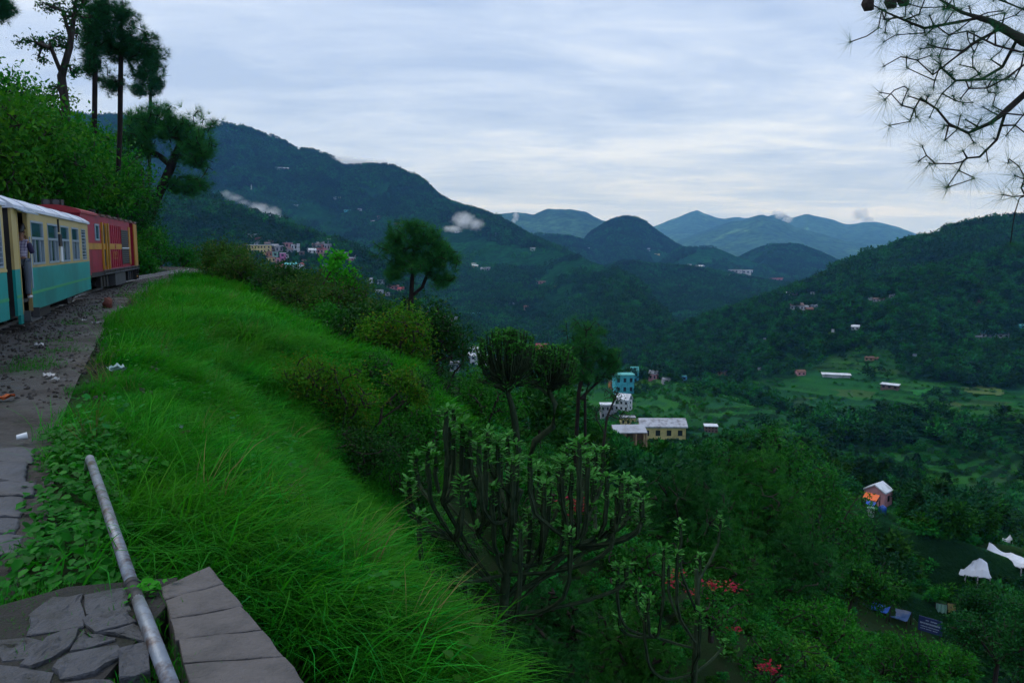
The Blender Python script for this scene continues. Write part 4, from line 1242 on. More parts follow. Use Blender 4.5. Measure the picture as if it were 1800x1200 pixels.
def bush(name, label, base, w, h, n_t, per, leaf, mat, seed, group=None, stems=5, shape=(LEAF_V, LEAF_F), d=None, cat='shrub', lumps=None, spread=1.1):
    g = np.random.default_rng(seed + 900)
    b = np.array(base, float)
    S_ = [[b - np.array([0, 0, .3]), b + np.array([0, 0, .15])]]
    for k in range(stems):
        a = 2 * pi * k / stems + g.uniform(-.3, .3)
        q = b + np.array([cos(a) * w * .2, sin(a) * (d or w) * .2, h * g.uniform(.35, .55)])
        S_.append([b + np.array([0, 0, .1]), q])
    c = b + np.array([0, 0, h * .52])
    return broadleaf(name, label, base, S_, [(c, (w / 2, (d or w) / 2, h * .50), 1.0)], 0.06 * max(h, 1) ** .6, n_t, per, leaf, mat, seed, shape, spread, group, cat, seg=max(0.25, h * .12))

# ---- grass on the slope
def blade_tuft(n, hmin, hmax, w, spread, lean, seed, sdev=0.7):
    g = np.random.default_rng(seed); V = []; F = []; rn = []
    for k in range(n):
        p = np.array([g.normal(0, spread), g.normal(0, spread), -0.03]); h = g.uniform(hmin, hmax)
        a = g.normal(0, sdev); dx, dy = cos(a), sin(a); ln = lean * g.uniform(.5, 1.35)
        sxw, syw = -dy * w, dx * w
        o = len(V); segs = 4
        for i in range(segs):
            u = i / segs
            c = p + np.array([dx * ln * h * u ** 1.8, dy * ln * h * u ** 1.8, h * (u - 0.42 * ln * u ** 2.4)])
            q = 1 - .55 * u
            V += [tuple(c + np.array([sxw, syw, 0]) * q), tuple(c - np.array([sxw, syw, 0]) * q)]
        c = p + np.array([dx * ln * h, dy * ln * h, h * (1 - 0.42 * ln)])
        V.append(tuple(c))
        for i in range(segs - 1):
            a0 = o + 2 * i
            F += [(a0, a0 + 1, a0 + 3), (a0, a0 + 3, a0 + 2)]
        a0 = o + 2 * (segs - 1); F.append((a0, a0 + 1, len(V) - 1))
        rn += [g.random()] * (2 * (segs - 1) + 1)
    return V, F, rn
M_grass = mat_leaf('slope_grass', (0.012, 0.105, 0.007), (0.034, 0.220, 0.011), (0.095, 0.270, 0.026), 0.7, 0.40, spec=0.04, objvar=0.2)
def grass_proto(name, *a, **k):
    V, F, rn = blade_tuft(*a, **k)
    return mesh_np(name, V, F, M_grass, attrs=[('rnd', 'FACE', rn)])
def grass_patches(m):
    nt = m.node_tree
    geo = N(nt, 'ShaderNodeNewGeometry')
    a = nnoise(nt, .55, 4, .6, geo.outputs['Position']); b_ = nnoise(nt, 2.3, 3, .6, geo.outputs['Position'])
    p = [n for n in nt.nodes if n.type == 'BSDF_PRINCIPLED'][0]; src = p.inputs['Base Color'].links[0].from_socket
    c = nmix(nt, nramp(nt, a, [(.42, g3(0)), (.64, g3(.75))]), src, (0.034, 0.205, 0.010))
    c = nmix(nt, nramp(nt, b_, [(.58, g3(0)), (.72, g3(.55))]), c, (0.070, 0.175, 0.020))
    nt.links.new(c, p.inputs['Base Color'])
    for n in nt.nodes:
        if n.type == 'BSDF_TRANSLUCENT':
            mx = n.inputs['Color'].links[0].from_node; nt.links.new(c, mx.inputs[6])
grass_patches(M_grass)
def grass_patch(name, tufts, rad, n, hmin, hmax, w, spread, lean, seed, sdev=0.7):
    """one swathe of grass: many tufts that flow roughly the same way"""
    g = np.random.default_rng(seed); VV = []; FF = []; RR = []
    o = 0
    for k in range(tufts):
        V, F, rn = blade_tuft(n, hmin, hmax, w, spread, lean, seed * 100 + k, sdev)
        V = np.array(V); a = g.normal(0, .85); ca, sa = cos(a), sin(a); q = g.uniform(.5, 1.25)
        r = rad * sqrt(g.random()); th = g.uniform(0, 6.28)
        X = (V[:, 0] * ca - V[:, 1] * sa) * q + r * cos(th); Y = (V[:, 0] * sa + V[:, 1] * ca) * q + r * sin(th)
        VV.append(np.column_stack([X, Y, V[:, 2] * q])); FF.append(np.array(F) + o); o += len(V)
        tone = g.normal(0, .26)
        RR += list(np.clip(np.array(rn) * .8 + tone, 0, 1))
    return mesh_np(name, np.concatenate(VV), np.concatenate(FF), M_grass, attrs=[('rnd', 'FACE', RR)])
near_p = [grass_patch('grass_swathe', 18, .58, 24, .20, .66, .0046, .10, .95, 10 + k) for k in range(4)]
far_p = [grass_patch('far_grass_swathe', 26, 1.4, 20, .30, .75, .012, .22, .90, 20 + k, 0.9) for k in range(4)]
short_p = [grass_patch('short_grass', 10, .3, 12, .04, .13, .004, .10, .6, 30, 2.5)]
def slope_points(n, ymin, ymax, tmin, tmax, g, yp=1.0):
    u = g.random(n)
    y = np.exp(np.log(ymin) + u ** yp * (np.log(ymax) - np.log(ymin))); t = g.uniform(tmin, tmax, n)
    sl = np.interp(y, _yd, _sl); cs = 1 / np.sqrt(1 + sl * sl)
    return edge_x(y) + t / cs, y, t
def in_works(x, y):
    """stonework, pipe and paving at the near end"""
    return (y < 4.9) & (x < 0.25 - 0.62 * (y - 2.6) + 0.42) & (x > -3.3)
def slope_rot(x, y, heading, k=0.8):
    e = 0.4
    nx = -(H(x + e, y) - H(x - e, y)) / (2 * e) * k; ny = -(H(x, y + e) - H(x, y - e)) / (2 * e) * k
    out = []
    for a, b, h in zip(nx, ny, heading):
        z = Vector((a, b, 1)).normalized(); xx = Vector((cos(h), sin(h), 0)); yv = z.cross(xx).normalized(); xx = yv.cross(z)
        out.append(tuple(Matrix((xx, yv, z)).transposed().to_euler()))
    return np.array(out)
g = np.random.default_rng(5)
def sow(name, n, y0, y1, t1, protos, cell, amp, yp, smin=.5, t0=0.35):
    x, y, t = slope_points(n, y0, y1, t0, t1, g, yp)
    k = ~in_works(x, y) & ~((y < 7.6) & (x < np.interp(y, [4.0, 6.45, 7.2, 7.6], [-1.5, -3.0, -3.1, -5.5]))) & (t < 3.8 + .36 * np.maximum(y - 9, -3) + 1.2 * fbm(x / 1.5, y / 1.5, 2)); x, y, t = x[k], y[k], t[k]
    wind = -0.45 + amp * fbm(x / cell, y / cell, 3) + g.normal(0, .25, len(x))
    sc = (0.62 + 1.5 * (fbm(x / cell + 9, y / cell, 3) + .30)) * g.uniform(.75, 1.2, len(x)) * np.clip(0.55 + t * .3, smin, 1.0)
    gn_scatter(name, np.column_stack([x, y, H(x, y)]), slope_rot(x, y, wind), np.column_stack([np.maximum(sc, .7), np.maximum(sc, .7), sc]), g.integers(0, len(protos), len(x)), protos)
sow('grass', 2000, 3.2, 25, 11.5, near_p, 1.3, 3.4, 0.95)
sow('grass_slope', 700, 22, 84, 13.5, far_p, 3.0, 3.0, 1.0, t0=1.25)
# short grass on the edge of the path and in the ballast
m = 700
y = np.exp(g.uniform(np.log(7), np.log(78), m)); t = g.normal(-1.35, .45, m); ok = (fbm(y / 6, t * 2 + 4, 3) > 0.02) & (t < 0.2) & (y > 13)
y, t = y[ok], t[ok]; x = edge_x(y) + t * 1.08
gn_scatter('verge_grass', np.column_stack([x, y, np.full(len(x), .015)]), np.column_stack([0 * x, 0 * x, g.uniform(0, 6.28, len(x))]), np.repeat(g.uniform(.6, 1.3, len(x))[:, None], 3, 1), np.zeros(len(x), int), short_p)
# broadleaved weeds, dock and dead stalks among the slope grass
def weed_plant(name, seed, n=16, h=.5, leaf=.11, mat=None, stalk=False):
    g_ = np.random.default_rng(seed); V = []; F = []; rn = []
    p = np.column_stack([g_.normal(0, .06, n), g_.normal(0, .06, n), np.linspace(.05, h, n)]); a = np.arange(n) * 2.4 + g_.normal(0, .3, n)
    Vl, Fl = place(BROAD_V if not stalk else LEAF_V, (BROAD_F if not stalk else LEAF_F), p, frames(np.column_stack([np.cos(a), np.sin(a), g_.uniform(0, .6, n)]), np.column_stack([0 * a, 0 * a, 1 + 0 * a]) + g_.normal(0, .3, (n, 3))), leaf * g_.uniform(.6, 1.2, n))
    nf = len(BROAD_F) if not stalk else len(LEAF_F)
    return mesh_np(name, Vl, Fl, mat, attrs=[('rnd', 'FACE', np.repeat(g_.random(n), nf))])
M_wslope = mat_leaf('slope_weed_leaves', (0.014, 0.090, 0.012), (0.034, 0.160, 0.018), (0.075, 0.190, 0.026), .55, .35, objvar=.3)
M_straw = mat_leaf('dead_stalks', (0.085, 0.075, 0.030), (0.150, 0.125, 0.050), None, .8, .2, objvar=.3)
wp_ = [weed_plant('slope_weed', 70 + k, 20, .42 + .1 * k, .075, M_wslope) for k in range(3)]
for k in range(2):
    V_b, F_b, r_b = blade_tuft(16, .45, .85, .0035, .07, .7, 80 + k, 1.6)
    wp_.append(mesh_np('dead_stalk', V_b, F_b, M_straw, attrs=[('rnd', 'FACE', r_b)]))
x, y, t = slope_points(520, 4.5, 45, .3, 9, g, .9)
k = ~in_works(x, y) & ~((y < 7.6) & (x < np.interp(y, [4.0, 6.45, 7.2, 7.6], [-1.5, -3.0, -3.1, -5.5]))) & (t < 4.5 + .36 * np.maximum(y - 9, -3)) & (fbm(x / 1.7 + 20, y / 1.7, 2) > -.08); x, y = x[k], y[k]
gn_scatter('slope_weeds', np.column_stack([x, y, H(x, y)]), np.column_stack([g.normal(0, .15, len(x)), g.normal(0, .15, len(x)), g.uniform(0, 6.28, len(x))]), np.repeat(g.uniform(.7, 1.4, len(x))[:, None], 3, 1), np.where(g.random(len(x)) < .72, g.integers(0, 3, len(x)), g.integers(3, 5, len(x))), wp_)
# leafy weeds between the paving and the pipe
M_weed = mat_leaf('weed_leaves', (0.010, 0.085, 0.008), (0.020, 0.160, 0.012), (0.040, 0.180, 0.016), 0.5, 0.35, spec=0.10)
m = 5200
y = g.uniform(3.9, 8.6, m); t = g.uniform(-0.12, 1.75, m)
x = edge_x(y) + t * 1.06
pipe_x = np.interp(y, [4.0, 6.45, 7.2, 8.6], [-1.95, -3.43, -3.35, -4.6])
ok = ((y > 4.15) | (t < .0)) & ~((x > -2.55) & (y < 4.35)) & (x < pipe_x + .04 + .10 * g.random(m)) & ((t > 0.02) | (g.random(m) < .25))
x, y, t = x[ok], y[ok], t[ok]
hgt = 0.10 + 0.30 * np.clip(fbm(x / .5, y / .5, 3) + .5, 0, 1) * np.clip((t + .15) / .5, .15, 1)
z = np.maximum(H(x, y), -.3) + hgt * np.sqrt(g.uniform(.05, 1, len(x)))
a = g.uniform(0, 6.28, len(x))
M_ = frames(np.column_stack([np.cos(a), np.sin(a), g.normal(-.25, .25, len(x))]), np.column_stack([g.normal(0, .3, len(x)), g.normal(-.15, .3, len(x)), np.ones(len(x))]))
o = leafy('weeds', BROAD_V, BROAD_F, np.column_stack([x, y, z]), M_, g.uniform(.045, .10, len(x)), M_weed, None, g); o['kind'] = 'stuff'
# sprig growing out of the pipe joint
sp_ = at(262, 1040, 3.95)
a = g.uniform(0, 6.28, 70)
pos = np.array(sp_) + np.column_stack([g.normal(0, .045, 70), g.normal(0, .05, 70), g.uniform(-.06, .06, 70)])
spg = empty('sprig', tuple(sp_), 0, 'small bright leafy sprig growing from the pipe joint', 'weed')
leafy('leaves', BROAD_V, BROAD_F, pos - np.array(sp_), frames(np.column_stack([np.cos(a), np.sin(a), g.normal(0, .3, 70)]), np.column_stack([g.normal(0, .3, 70), g.normal(0, .3, 70), np.ones(70)])), g.uniform(.03, .06, 70), M_lime, spg, g)
MB().tube([(0, 0, -.22), (.01, .01, -.08), (.0, .0, .04)], [.006, .005, .003], 6).build('stem', BARK, spg)
jp = [pxs([q], .30)[0] for q in ((60, 1085), (50, 1092), (150, 1095), (85, 1120), (240, 1092), (262, 1140), (270, 1165), (228, 1034), (30, 1010), (40, 960), (45, 900), (34, 1050), (120, 1145), (285, 1185))]
jx = np.array([p for p in jp for _ in range(3)]) + g.normal(0, .035, (len(jp) * 3, 2))
gn_scatter('joint_grass', np.column_stack([jx, np.where(jx[:, 0] > -2.6, .27, .03)]), np.column_stack([0 * jx, g.uniform(0, 6.28, len(jx))]), np.repeat(g.uniform(.25, .7, len(jx))[:, None], 3, 1), np.zeros(len(jx), int), short_p)
# ------------------------------------------------------------------ plants of the railway slope
def ground(px, d):
    k = (px - 900) / FPX
    x = k * d * (_c + 0.11 * _s); return np.array([x, d, hz(x, d)])
def W(px, py, d): return np.array(at(px, py, d))
def mpp(d): return d / FPX * 1.0

# tall trees over the left bank
b = ground(117, 60)
broadleaf('tall_broadleaf_tree', 'tall crooked broadleaf tree with sparse crown, leftmost full tree above the train', b,
          [[b, W(116, 195, 60), W(108, 135, 60), W(122, 85, 60), W(130, 30, 60), W(138, -30, 60)], [W(108, 130, 60), W(90, 85, 59), W(50, 70, 60)], [W(122, 60, 60), W(110, 20, 60), W(75, 5, 60)], [W(114, 172, 60), W(100, 155, 60)]],
          [(W(70, 78, 60), (1.9, 1.6, .55), .20), (W(105, 70, 60), (1.2, 1.3, .9), .12), (W(118, 40, 60), (1.2, 1.4, 1.6), .16), (W(88, 8, 60), (1.6, 1.4, .5), .12), (W(140, 10, 60), (1.4, 1.4, 1.5), .16), (W(70, 105, 60), (.5, .6, .35), .05), (W(128, 125, 60), (.5, .7, .6), .08), (W(92, 155, 60), (.5, .6, .3), .05), (W(122, -20, 60), (2, 2, 1.0), .1)],
          0.30, 150, 16, 0.26, M_tree_d, 21, seg=0.6, spread=.8)
for px, d, seed, cr, lab in ((166, 64, 31, [((166, 70), (1.6, 1.5, 3.0), .5), ((178, 15), (1.8, 1.8, 2.6), .4), ((158, 115), (1.1, 1.0, 1.2), .15)], 'tall slender pine with bare lower trunk, beside the crooked broadleaf tree'),
                             (211, 66, 32, [((215, 60), (2.4, 2.2, 2.8), .45), ((255, 85), (1.9, 1.8, 2.6), .35), ((190, 90), (1.5, 1.5, 2.0), .2), ((210, 22), (2.0, 1.8, 1.2), .18), ((188, 145), (1.4, 1.2, 1.0), .14), ((250, 130), (1.4, 1.3, 1.2), .14)], 'tall pine with broad rounded crown, tallest of the group over the engine'),
                             (264, 104, 33, [((266, 110), (2.2, 2.2, 2.6), .6), ((270, 150), (1.6, 1.6, 2.0), .35), ((246, 160), (1.2, 1.2, 1.2), .2)], 'thin pine rising behind the crown of the bent pine')):
    b = ground(px, d)
    pine('pine_tree', lab, b, W(px, 0, d), [(W(*c, d), r, s) for c, r, s in cr], 0.20, 330, 0.62, M_pine_d, seed, per=3, tv=LACE, lean=[b, W(px, 230, d), W(px + 1, 140, d), W(px + 3, 100 if px == 264 else 30, d)], group='pines above the train')
b = ground(-40, 50)
pine('pine_tree', 'dark pine crown cut off by the upper left corner', b, W(-20, -20, 50), [(W(2, 15, 50), (.8, .9, 1.0), .6), (W(-25, 0, 50), (1.2, 1.2, 1.5), .5)], 0.22, 160, 0.5, M_pine_d, 34, per=4, lean=[b, W(-38, 200, 50), W(-25, -10, 50)], group='pines above the train')
# bent pine leaning over the line
b = ground(248, 98)
pine('bent_pine_tree', 'bent pine with arching trunk and heavy rounded crown beyond the engine', b, W(300, 290, 98),
     [(W(300, 222, 98), (5.6, 5.0, 3.4), .40), (W(345, 270, 98), (3.4, 3.8, 4.4), .30), (W(235, 235, 98), (3.8, 3.8, 3.4), .24), (W(335, 325, 98), (3.2, 3.0, 1.8), .14), (W(212, 290, 98), (2.4, 2.8, 4.4), .18)],
     0.55, 560, 1.0, M_pine, 35, per=3, tv=LACE, lean=[b, W(258, 395, 98), W(280, 340, 98), W(301, 292, 98), W(318, 250, 98)], limbs=[[W(301, 292, 98), W(283, 276, 98), W(258, 262, 98), W(228, 285, 98)], [W(310, 270, 98), W(345, 290, 98)]])
# shrubs and small trees on the cutting side, behind the train
spec = [(-10, 40, 8, 8.0, 0), (35, 43, 8, 7.6, 0), (78, 49, 8, 7.2, 1), (118, 54, 8.5, 7.4, 0), (155, 61, 8, 7.6, 1), (188, 68, 8, 7.0, 1), (214, 88, 10, 13.5, 2), (-5, 54, 10, 8.5, 1), (52, 62, 10, 8.0, 0), (100, 70, 10, 7.5, 1), (145, 78, 10, 7.0, 0), (238, 92, 7, 11.5, 2), (186, 94, 10, 15, 2)]
mats3 = [M_shrub_y, M_shrub_g, M_tree_d]
for k, (px, d, w, h, mi) in enumerate(spec):
    bush('bank_tree', 'bushy green tree crowding the bank behind the train', ground(px, d), w * 1.1, h, 240, 26, 0.36, mats3[mi], 200 + k, 'trees on the bank behind the train', cat='tree', d=w * .8, spread=1.5)
# low bushes where the track leaves the view
for k, (px, d, w, h, m) in enumerate([(262, 74, 4.5, 4.0, M_shrub_g), (290, 93, 7, 4.6, M_shrub_g), (322, 96, 6, 3.4, M_shrub_g), (350, 99, 6, 3.2, M_shrub_y), (236, 66, 2.6, 2.2, M_shrub_y), (250, 64, 3.0, 1.8, M_shrub_g)]):
    bush('low_bush', 'low bright green bush at the far bend of the track', ground(px, d), w, h, 110, 18, 0.30, m, 240 + k, 'bushes at the bend', spread=1.4)
# bushes along the brow of the slope
brow = [(398, 54, 3.4, 2.6, M_brown, 'olive brown bush at the top end of the grass slope'), (450, 47, 4.2, 2.6, M_brown, 'rounded olive brown bush, second along the brow of the slope'), (503, 44, 3.6, 2.5, M_dark, 'darker green bush on the brow between olive brown ones'),
        (552, 41, 3.8, 2.9, M_brown, 'olive bush in front of the hillside town, beside the lime sapling'), (608, 37, 3.9, 3.1, M_brown, 'olive bush below the lime green sapling'), (660, 34, 3.6, 2.9, M_brown, 'large olive bush left of the tall lone pine'), (690, 36, 2.0, 1.9, M_brown, 'small olive bush close to the lone pine trunk'),
        (570, 33, 2.2, 1.3, M_shrub_g, 'low green bush on the lower edge of the olive bushes'), (640, 29, 2.6, 1.6, M_dark, 'dark low bush under the large olive bush')]
for k, (px, d, w, h, m, lab) in enumerate(brow):
    bush('brow_bush', lab, ground(px, d), w * 1.2, h * 1.08, 190, 32, 0.15 if d < 42 else .18, m, 260 + k, 'bushes on the brow', spread=1.6)
b = ground(566, 37.5)
broadleaf('lime_sapling', 'bright lime green sapling with big leaves leaning over the bushes', b, [[b, W(568, 500, 37.5), W(585, 470, 37.5), W(592, 440, 37.5)]],
          [(W(592, 452, 37.5), (.5, .5, .5), .5), (W(607, 490, 37.5), (.55, .5, .6), .5), (W(585, 470, 37.5), (.3, .4, .3), .2)], 0.035, 60, 7, 0.20, M_lime, 281, (BROAD_V, BROAD_F), 1.0, cat='tree', seg=0.3)
b = ground(405, 58)
bush('thin_sapling', 'thin yellowish sapling rising left of the olive bushes', b, 1.4, 2.9, 40, 10, 0.16, M_gold, 283)
# lone pine on the slope
b = ground(722, 60)
pine('pine_tree', 'lone pine with wide crown and bare trunk standing over the olive bushes', b, W(728, 385, 60),
     [(W(735, 415, 60), (2.7, 2.4, 1.7), .30), (W(698, 440, 60), (2.2, 2.2, 1.7), .22), (W(772, 455, 60), (2.4, 2.2, 1.9), .26), (W(735, 460, 60), (2.6, 2.4, 1.2), .18), (W(785, 495, 60), (1.3, 1.4, .7), .10), (W(692, 480, 60), (1.0, 1.2, .6), .08)],
     0.20, 470, 0.58, M_pine, 41, per=3, tv=LACE, lean=[b, W(721, 560, 60), W(724, 500, 60), W(728, 440, 60), W(730, 400, 60)], limbs=[[W(724, 520, 60), W(742, 505, 60), W(752, 480, 60), W(765, 455, 60)]])
# shrubs on the lower slope
def hshrub(name, lab, px, py, w, h, n_t, per, leaf, m, seed, d=None, **kw):
    p = np.array(hit(px, py)) if d is None else ground(px, d)
    return bush(name, lab, p, w, h, n_t, per, leaf, m, seed, **kw)
hshrub('ochre_shrub', 'ochre tinted shrub in the middle of the grass slope, upper one', 545, 725, 2.3, 1.7, 170, 26, .085, M_gold, 301, spread=2.0)
hshrub('ochre_shrub', 'ochre and rust shrub beside the dark hollow on the slope', 600, 770, 2.3, 1.9, 170, 26, .085, M_gold, 302, spread=2.0)
hshrub('dark_shrub', 'very dark shrub in the hollow below the ochre shrubs', 640, 850, 2.0, 1.5, 150, 24, .09, M_dark, 303, spread=1.8)
hshrub('yellow_shrub', 'yellow green shrub below the olive bushes', 700, 665, 3.0, 3.0, 190, 26, .13, M_gold, 304, d=28, spread=1.8)
hshrub('dark_shrub', 'tall dark shrub right of the yellow green shrub', 768, 730, 3.6, 4.6, 250, 28, .15, M_dark, 305, d=31, spread=1.8)
hshrub('green_shrub', 'leafy green shrub left of the upper candelabra plant', 838, 760, 4.4, 4.6, 240, 26, .17, M_shrub_g, 306, d=35, spread=1.7)
hshrub('green_shrub', 'green shrub behind the candelabra trunks', 930, 770, 3.0, 2.2, 150, 20, .13, M_tree_g, 307, d=40, spread=1.7)
hshrub('green_shrub', 'dark green shrub beneath the twin pine trunks', 1010, 800, 4.0, 2.2, 150, 20, .15, M_tree_d, 308, d=46, spread=1.7)
b = np.array(hit(640, 790))
dd = b[1]
broadleaf('leaning_shrub', 'shrub with a bare dark branch leaning across the slope', b, [[b, W(652, 760, dd), W(668, 742, dd), W(672, 715, dd), W(690, 698, dd), W(722, 672, dd)], [W(672, 735, dd), W(700, 715, dd), W(730, 690, dd)]],
          [(W(715, 670, dd), (.5, .5, .35), .5), (W(650, 740, dd), (.4, .4, .3), .3), (W(735, 695, dd), (.3, .3, .2), .3)], 0.045, 90, 20, .10, M_gold, 310, seg=.2, cat='shrub')

# ---- candelabra euphorbias
M_euph = mat_bark('euphorbia_stem', (0.005, 0.019, 0.007), (0.026, 0.042, 0.020), 9.0, 0.5)
M_euph_leaf = mat_leaf('euphorbia_leaves', (0.030, 0.105, 0.016), (0.075, 0.180, 0.040), (0.150, 0.260, 0.090), 0.45, 0.3)
SPAT_V = [(0, 0, 0), (.65, .20, .02), (1, 0, -.06), (.65, -.20, .02)]
def euphorbia(name, lab, base, trunk, arms, r_arm, leaf, mat_l, seed, r_trunk, nleaf=14, sides=5):
    g = np.random.default_rng(seed)
    t = empty(name, tuple(base), 0, lab, 'succulent tree', 'candelabra plants on the slope')
    b = Vector(base)
    MB().tube([Vector(p) - b for p in trunk], list(np.linspace(r_trunk, r_trunk * .55, len(trunk))), 9).build('trunk', M_euph, t, smooth=True)
    lp = []; ld = []
    for a in arms:
        P = [Vector(p) - b for p in a]
        n = len(P)
        pts = []
        for i in range(n - 1):
            for j in range(3): pts.append(P[i].lerp(P[i + 1], j / 3))
        pts.append(P[-1])
        for _ in range(2): pts = [pts[0]] + [(pts[i - 1] + pts[i] * 2 + pts[i + 1]) / 4 for i in range(1, len(pts) - 1)] + [pts[-1]]
        rr = [r_arm * (0.75 + .35 * (i / (len(pts) - 1))) * (1 + .06 * sin(i * 2.1)) for i in range(len(pts))]; rr[-1] *= .6
        for q_ in range(1, len(pts) - 1): pts[q_] = pts[q_] + Vector((g.normal(0, r_arm * .22), g.normal(0, r_arm * .22), 0))
        MB().tube(pts, [v * 1.12 for v in rr], sides * 2 if sides > 4 else sides, star=.68 if sides > 4 else 1.0).build('arm', M_euph, t)
        tip = np.array(P[-1])
        for k in range(nleaf):
            lp.append(tip + np.array([g.normal(0, r_arm * .7), g.normal(0, r_arm * .7), -leaf * 2.6 * g.random() ** 1.8 + .02]))
            th = g.uniform(0, 6.28); ld.append((cos(th), sin(th), g.uniform(.1, .9)))
    lp = np.array(lp); ld = np.array(ld)
    leafy('leaves', SPAT_V, LEAF_F, lp, frames(ld, np.array([0, 0, 1.]) + g.normal(0, .2, lp.shape)), leaf * g.uniform(.7, 1.2, len(lp)), mat_l, t, g)
    return t
def candelabra_arms(tips, d0, joints, seed, drop=1.0):
    """each arm leaves the trunk at a joint, sweeps outward and turns upright"""
    g = np.random.default_rng(seed); arms = []
    for px, py in tips:
        d = d0 + g.uniform(-1.3, 1.3)
        tip = Vector(at(px + g.normal(0, 4), py + g.normal(0, 6), d))
        jz = [j for j in joints if j[1] > py + 45] or [joints[0]]
        j = min(jz, key=lambda q: abs(q[0] - px) * 0.6 + abs(q[1] - py - 150) + g.uniform(0, 60))
        s = Vector(at(j[0], j[1], d0 + j[2]))
        out = Vector((tip.x, tip.y, 0)) - Vector((s.x, s.y, 0))
        low = s.z + (tip.z - s.z) * g.uniform(.10, .38) - g.uniform(.0, .16) * min(out.length, .8)
        p1 = Vector((s.x + out.x * .55, s.y + out.y * .55, low))
        p2 = Vector((s.x + out.x * .93, s.y + out.y * .93, low + (tip.z - low) * .28))
        p3 = Vector((s.x + out.x * 1.01, s.y + out.y * 1.01, low + (tip.z - low) * .62))
        arms.append([s, p1, p2, p3, tip])
    return arms
D0 = 11.6
base = at(868, 1225, D0); base.z = min(base.z, hz(base.x, base.y)) - .1
trunk = [base, at(872, 1170, D0), at(884, 1080, D0), at(892, 990, D0), at(900, 900, D0), at(915, 860, D0)]
joints = [(884, 1085, 0), (888, 1010, 0), (893, 960, 0), (898, 910, .1), (778, 885, -.2), (800, 950, -.1), (840, 940, .2), (960, 940, .3), (1010, 960, -.2), (950, 990, .1), (1050, 950, .2), (905, 880, 0)]
tips = [(733, 800), (752, 792), (768, 800), (782, 728), (797, 722), (812, 738), (828, 752), (846, 768), (862, 760), (878, 772), (895, 778), (912, 784), (930, 806), (948, 812), (965, 830), (985, 798), (1000, 786), (1015, 780), (1032, 796), (1048, 802), (1062, 800), (1088, 842), (1104, 852), (1122, 848), (722, 848), (728, 872), (930, 905), (990, 905), (1075, 905), (870, 850), (905, 845), (1095, 1000), (1040, 880), (815, 850), (840, 820), (1128, 890)]
tips += [(x_ + d_, y_ + 26) for (x_, y_), d_ in zip(tips[3:28], [9, -8, 12, -11, 7] * 5)]
arms = candelabra_arms(tips, D0, joints, 51)
# limbs that carry the joints
for q in [(778, 885), (800, 950), (840, 940), (960, 940), (1010, 960), (950, 990), (1050, 950)]:
    s = at(889, 1050, D0) if abs(q[0] - 890) > 60 else at(895, 980, D0)
    e_ = at(q[0], q[1], D0); m1 = s.lerp(e_, .5); m1.z -= .10
    arms.append([s, m1, e_, e_ + Vector((0, 0, .12))])
arms.append([at(872, 1165, D0), at(840, 1130, D0), at(820, 1070, D0 - .1), at(818, 1020, D0 - .1)])
arms.append([at(880, 1100, D0), at(905, 1075, D0 + .2), at(915, 1030, D0 + .2), at(930, 985, D0 + .3)])
euphorbia('candelabra_euphorbia', 'large dark candelabra plant with many upright arms, nearest on the slope', base, trunk, arms, .034, .14, M_euph_leaf, 52, .10, 44)
D1 = 14.5
base = at(1215, 1225, D1); base.z = min(base.z, hz(base.x, base.y)) - .1
trunk = [base, at(1222, 1150, D1), at(1226, 1080, D1), at(1224, 1000, D1)]
tips = [(1090, 990), (1120, 1030), (1145, 1040), (1090, 1060), (1180, 1000), (1200, 975), (1232, 985), (1196, 935), (1258, 905), (1230, 1075), (1276, 1122), (1160, 965), (1130, 1060)]
arms = candelabra_arms(tips, D1, [(1224, 1130, 0), (1226, 1080, .1), (1224, 1030, 0), (1150, 1120, 0), (1215, 1185, 0)], 53)
for q in [(1150, 1120)]:
    s = at(1224, 1140, D1); e_ = at(q[0], q[1], D1); arms.append([s, s.lerp(e_, .5), e_, e_ + Vector((0, 0, .1))])
euphorbia('candelabra_euphorbia', 'smaller candelabra plant with curved arms, right of the largest one', base, trunk, arms, .030, .14, M_euph_leaf, 54, .07, 40)
# two mop-headed ones farther down
def mop(lab, d, base_px, path, head, rpx, n, seed, lean=(0, 0), group=None):
    g = np.random.default_rng(seed)
    base = at(base_px[0], base_px[1], d); gz = hz(base.x, base.y); base.z = min(base.z, gz + .3)
    trunk = [base] + [at(x, y, d) for x, y in path]
    hub = at(path[-1][0], path[-1][1], d)
    c = at(head[0], head[1], d); r = rpx * mpp(d)
    arms = []
    for k in range(n):
        u = Vector((g.normal(), g.normal(), g.normal() * .7 + .95)).normalized()
        tip = c + Vector((u.x * r, u.y * r, u.z * r * .80)) * g.uniform(.8, 1.02)
        s = hub + Vector((g.normal(0, .05), g.normal(0, .05), g.uniform(-.25, .15)))
        o = tip - s
        low = s.z + max(o.z, .2) * .22
        p1 = Vector((s.x + o.x * .55, s.y + o.y * .55, low)); p2 = Vector((s.x + o.x * .9, s.y + o.y * .9, low + (tip.z - low) * .4))
        arms.append([s, p1, p2, tip])
    for k in range(26):       # bare drooping arms under the head
        a = g.uniform(0, 6.28); l = r * g.uniform(.6, .95)
        arms.append([hub + Vector((0, 0, g.uniform(-.5, .0))), hub + Vector((cos(a) * l * .5, sin(a) * l * .5, -.12)), hub + Vector((cos(a) * l, sin(a) * l, g.uniform(-.1, .25)))])
    return euphorbia('candelabra_euphorbia', lab, base, trunk, arms, .026, .15, M_dark_e, seed + 1, .14, 13, 4)
M_dark_e = mat_leaf('euphorbia_leaves_dark', (0.024, 0.090, 0.014), (0.050, 0.150, 0.024), None, 0.5, 0.3)
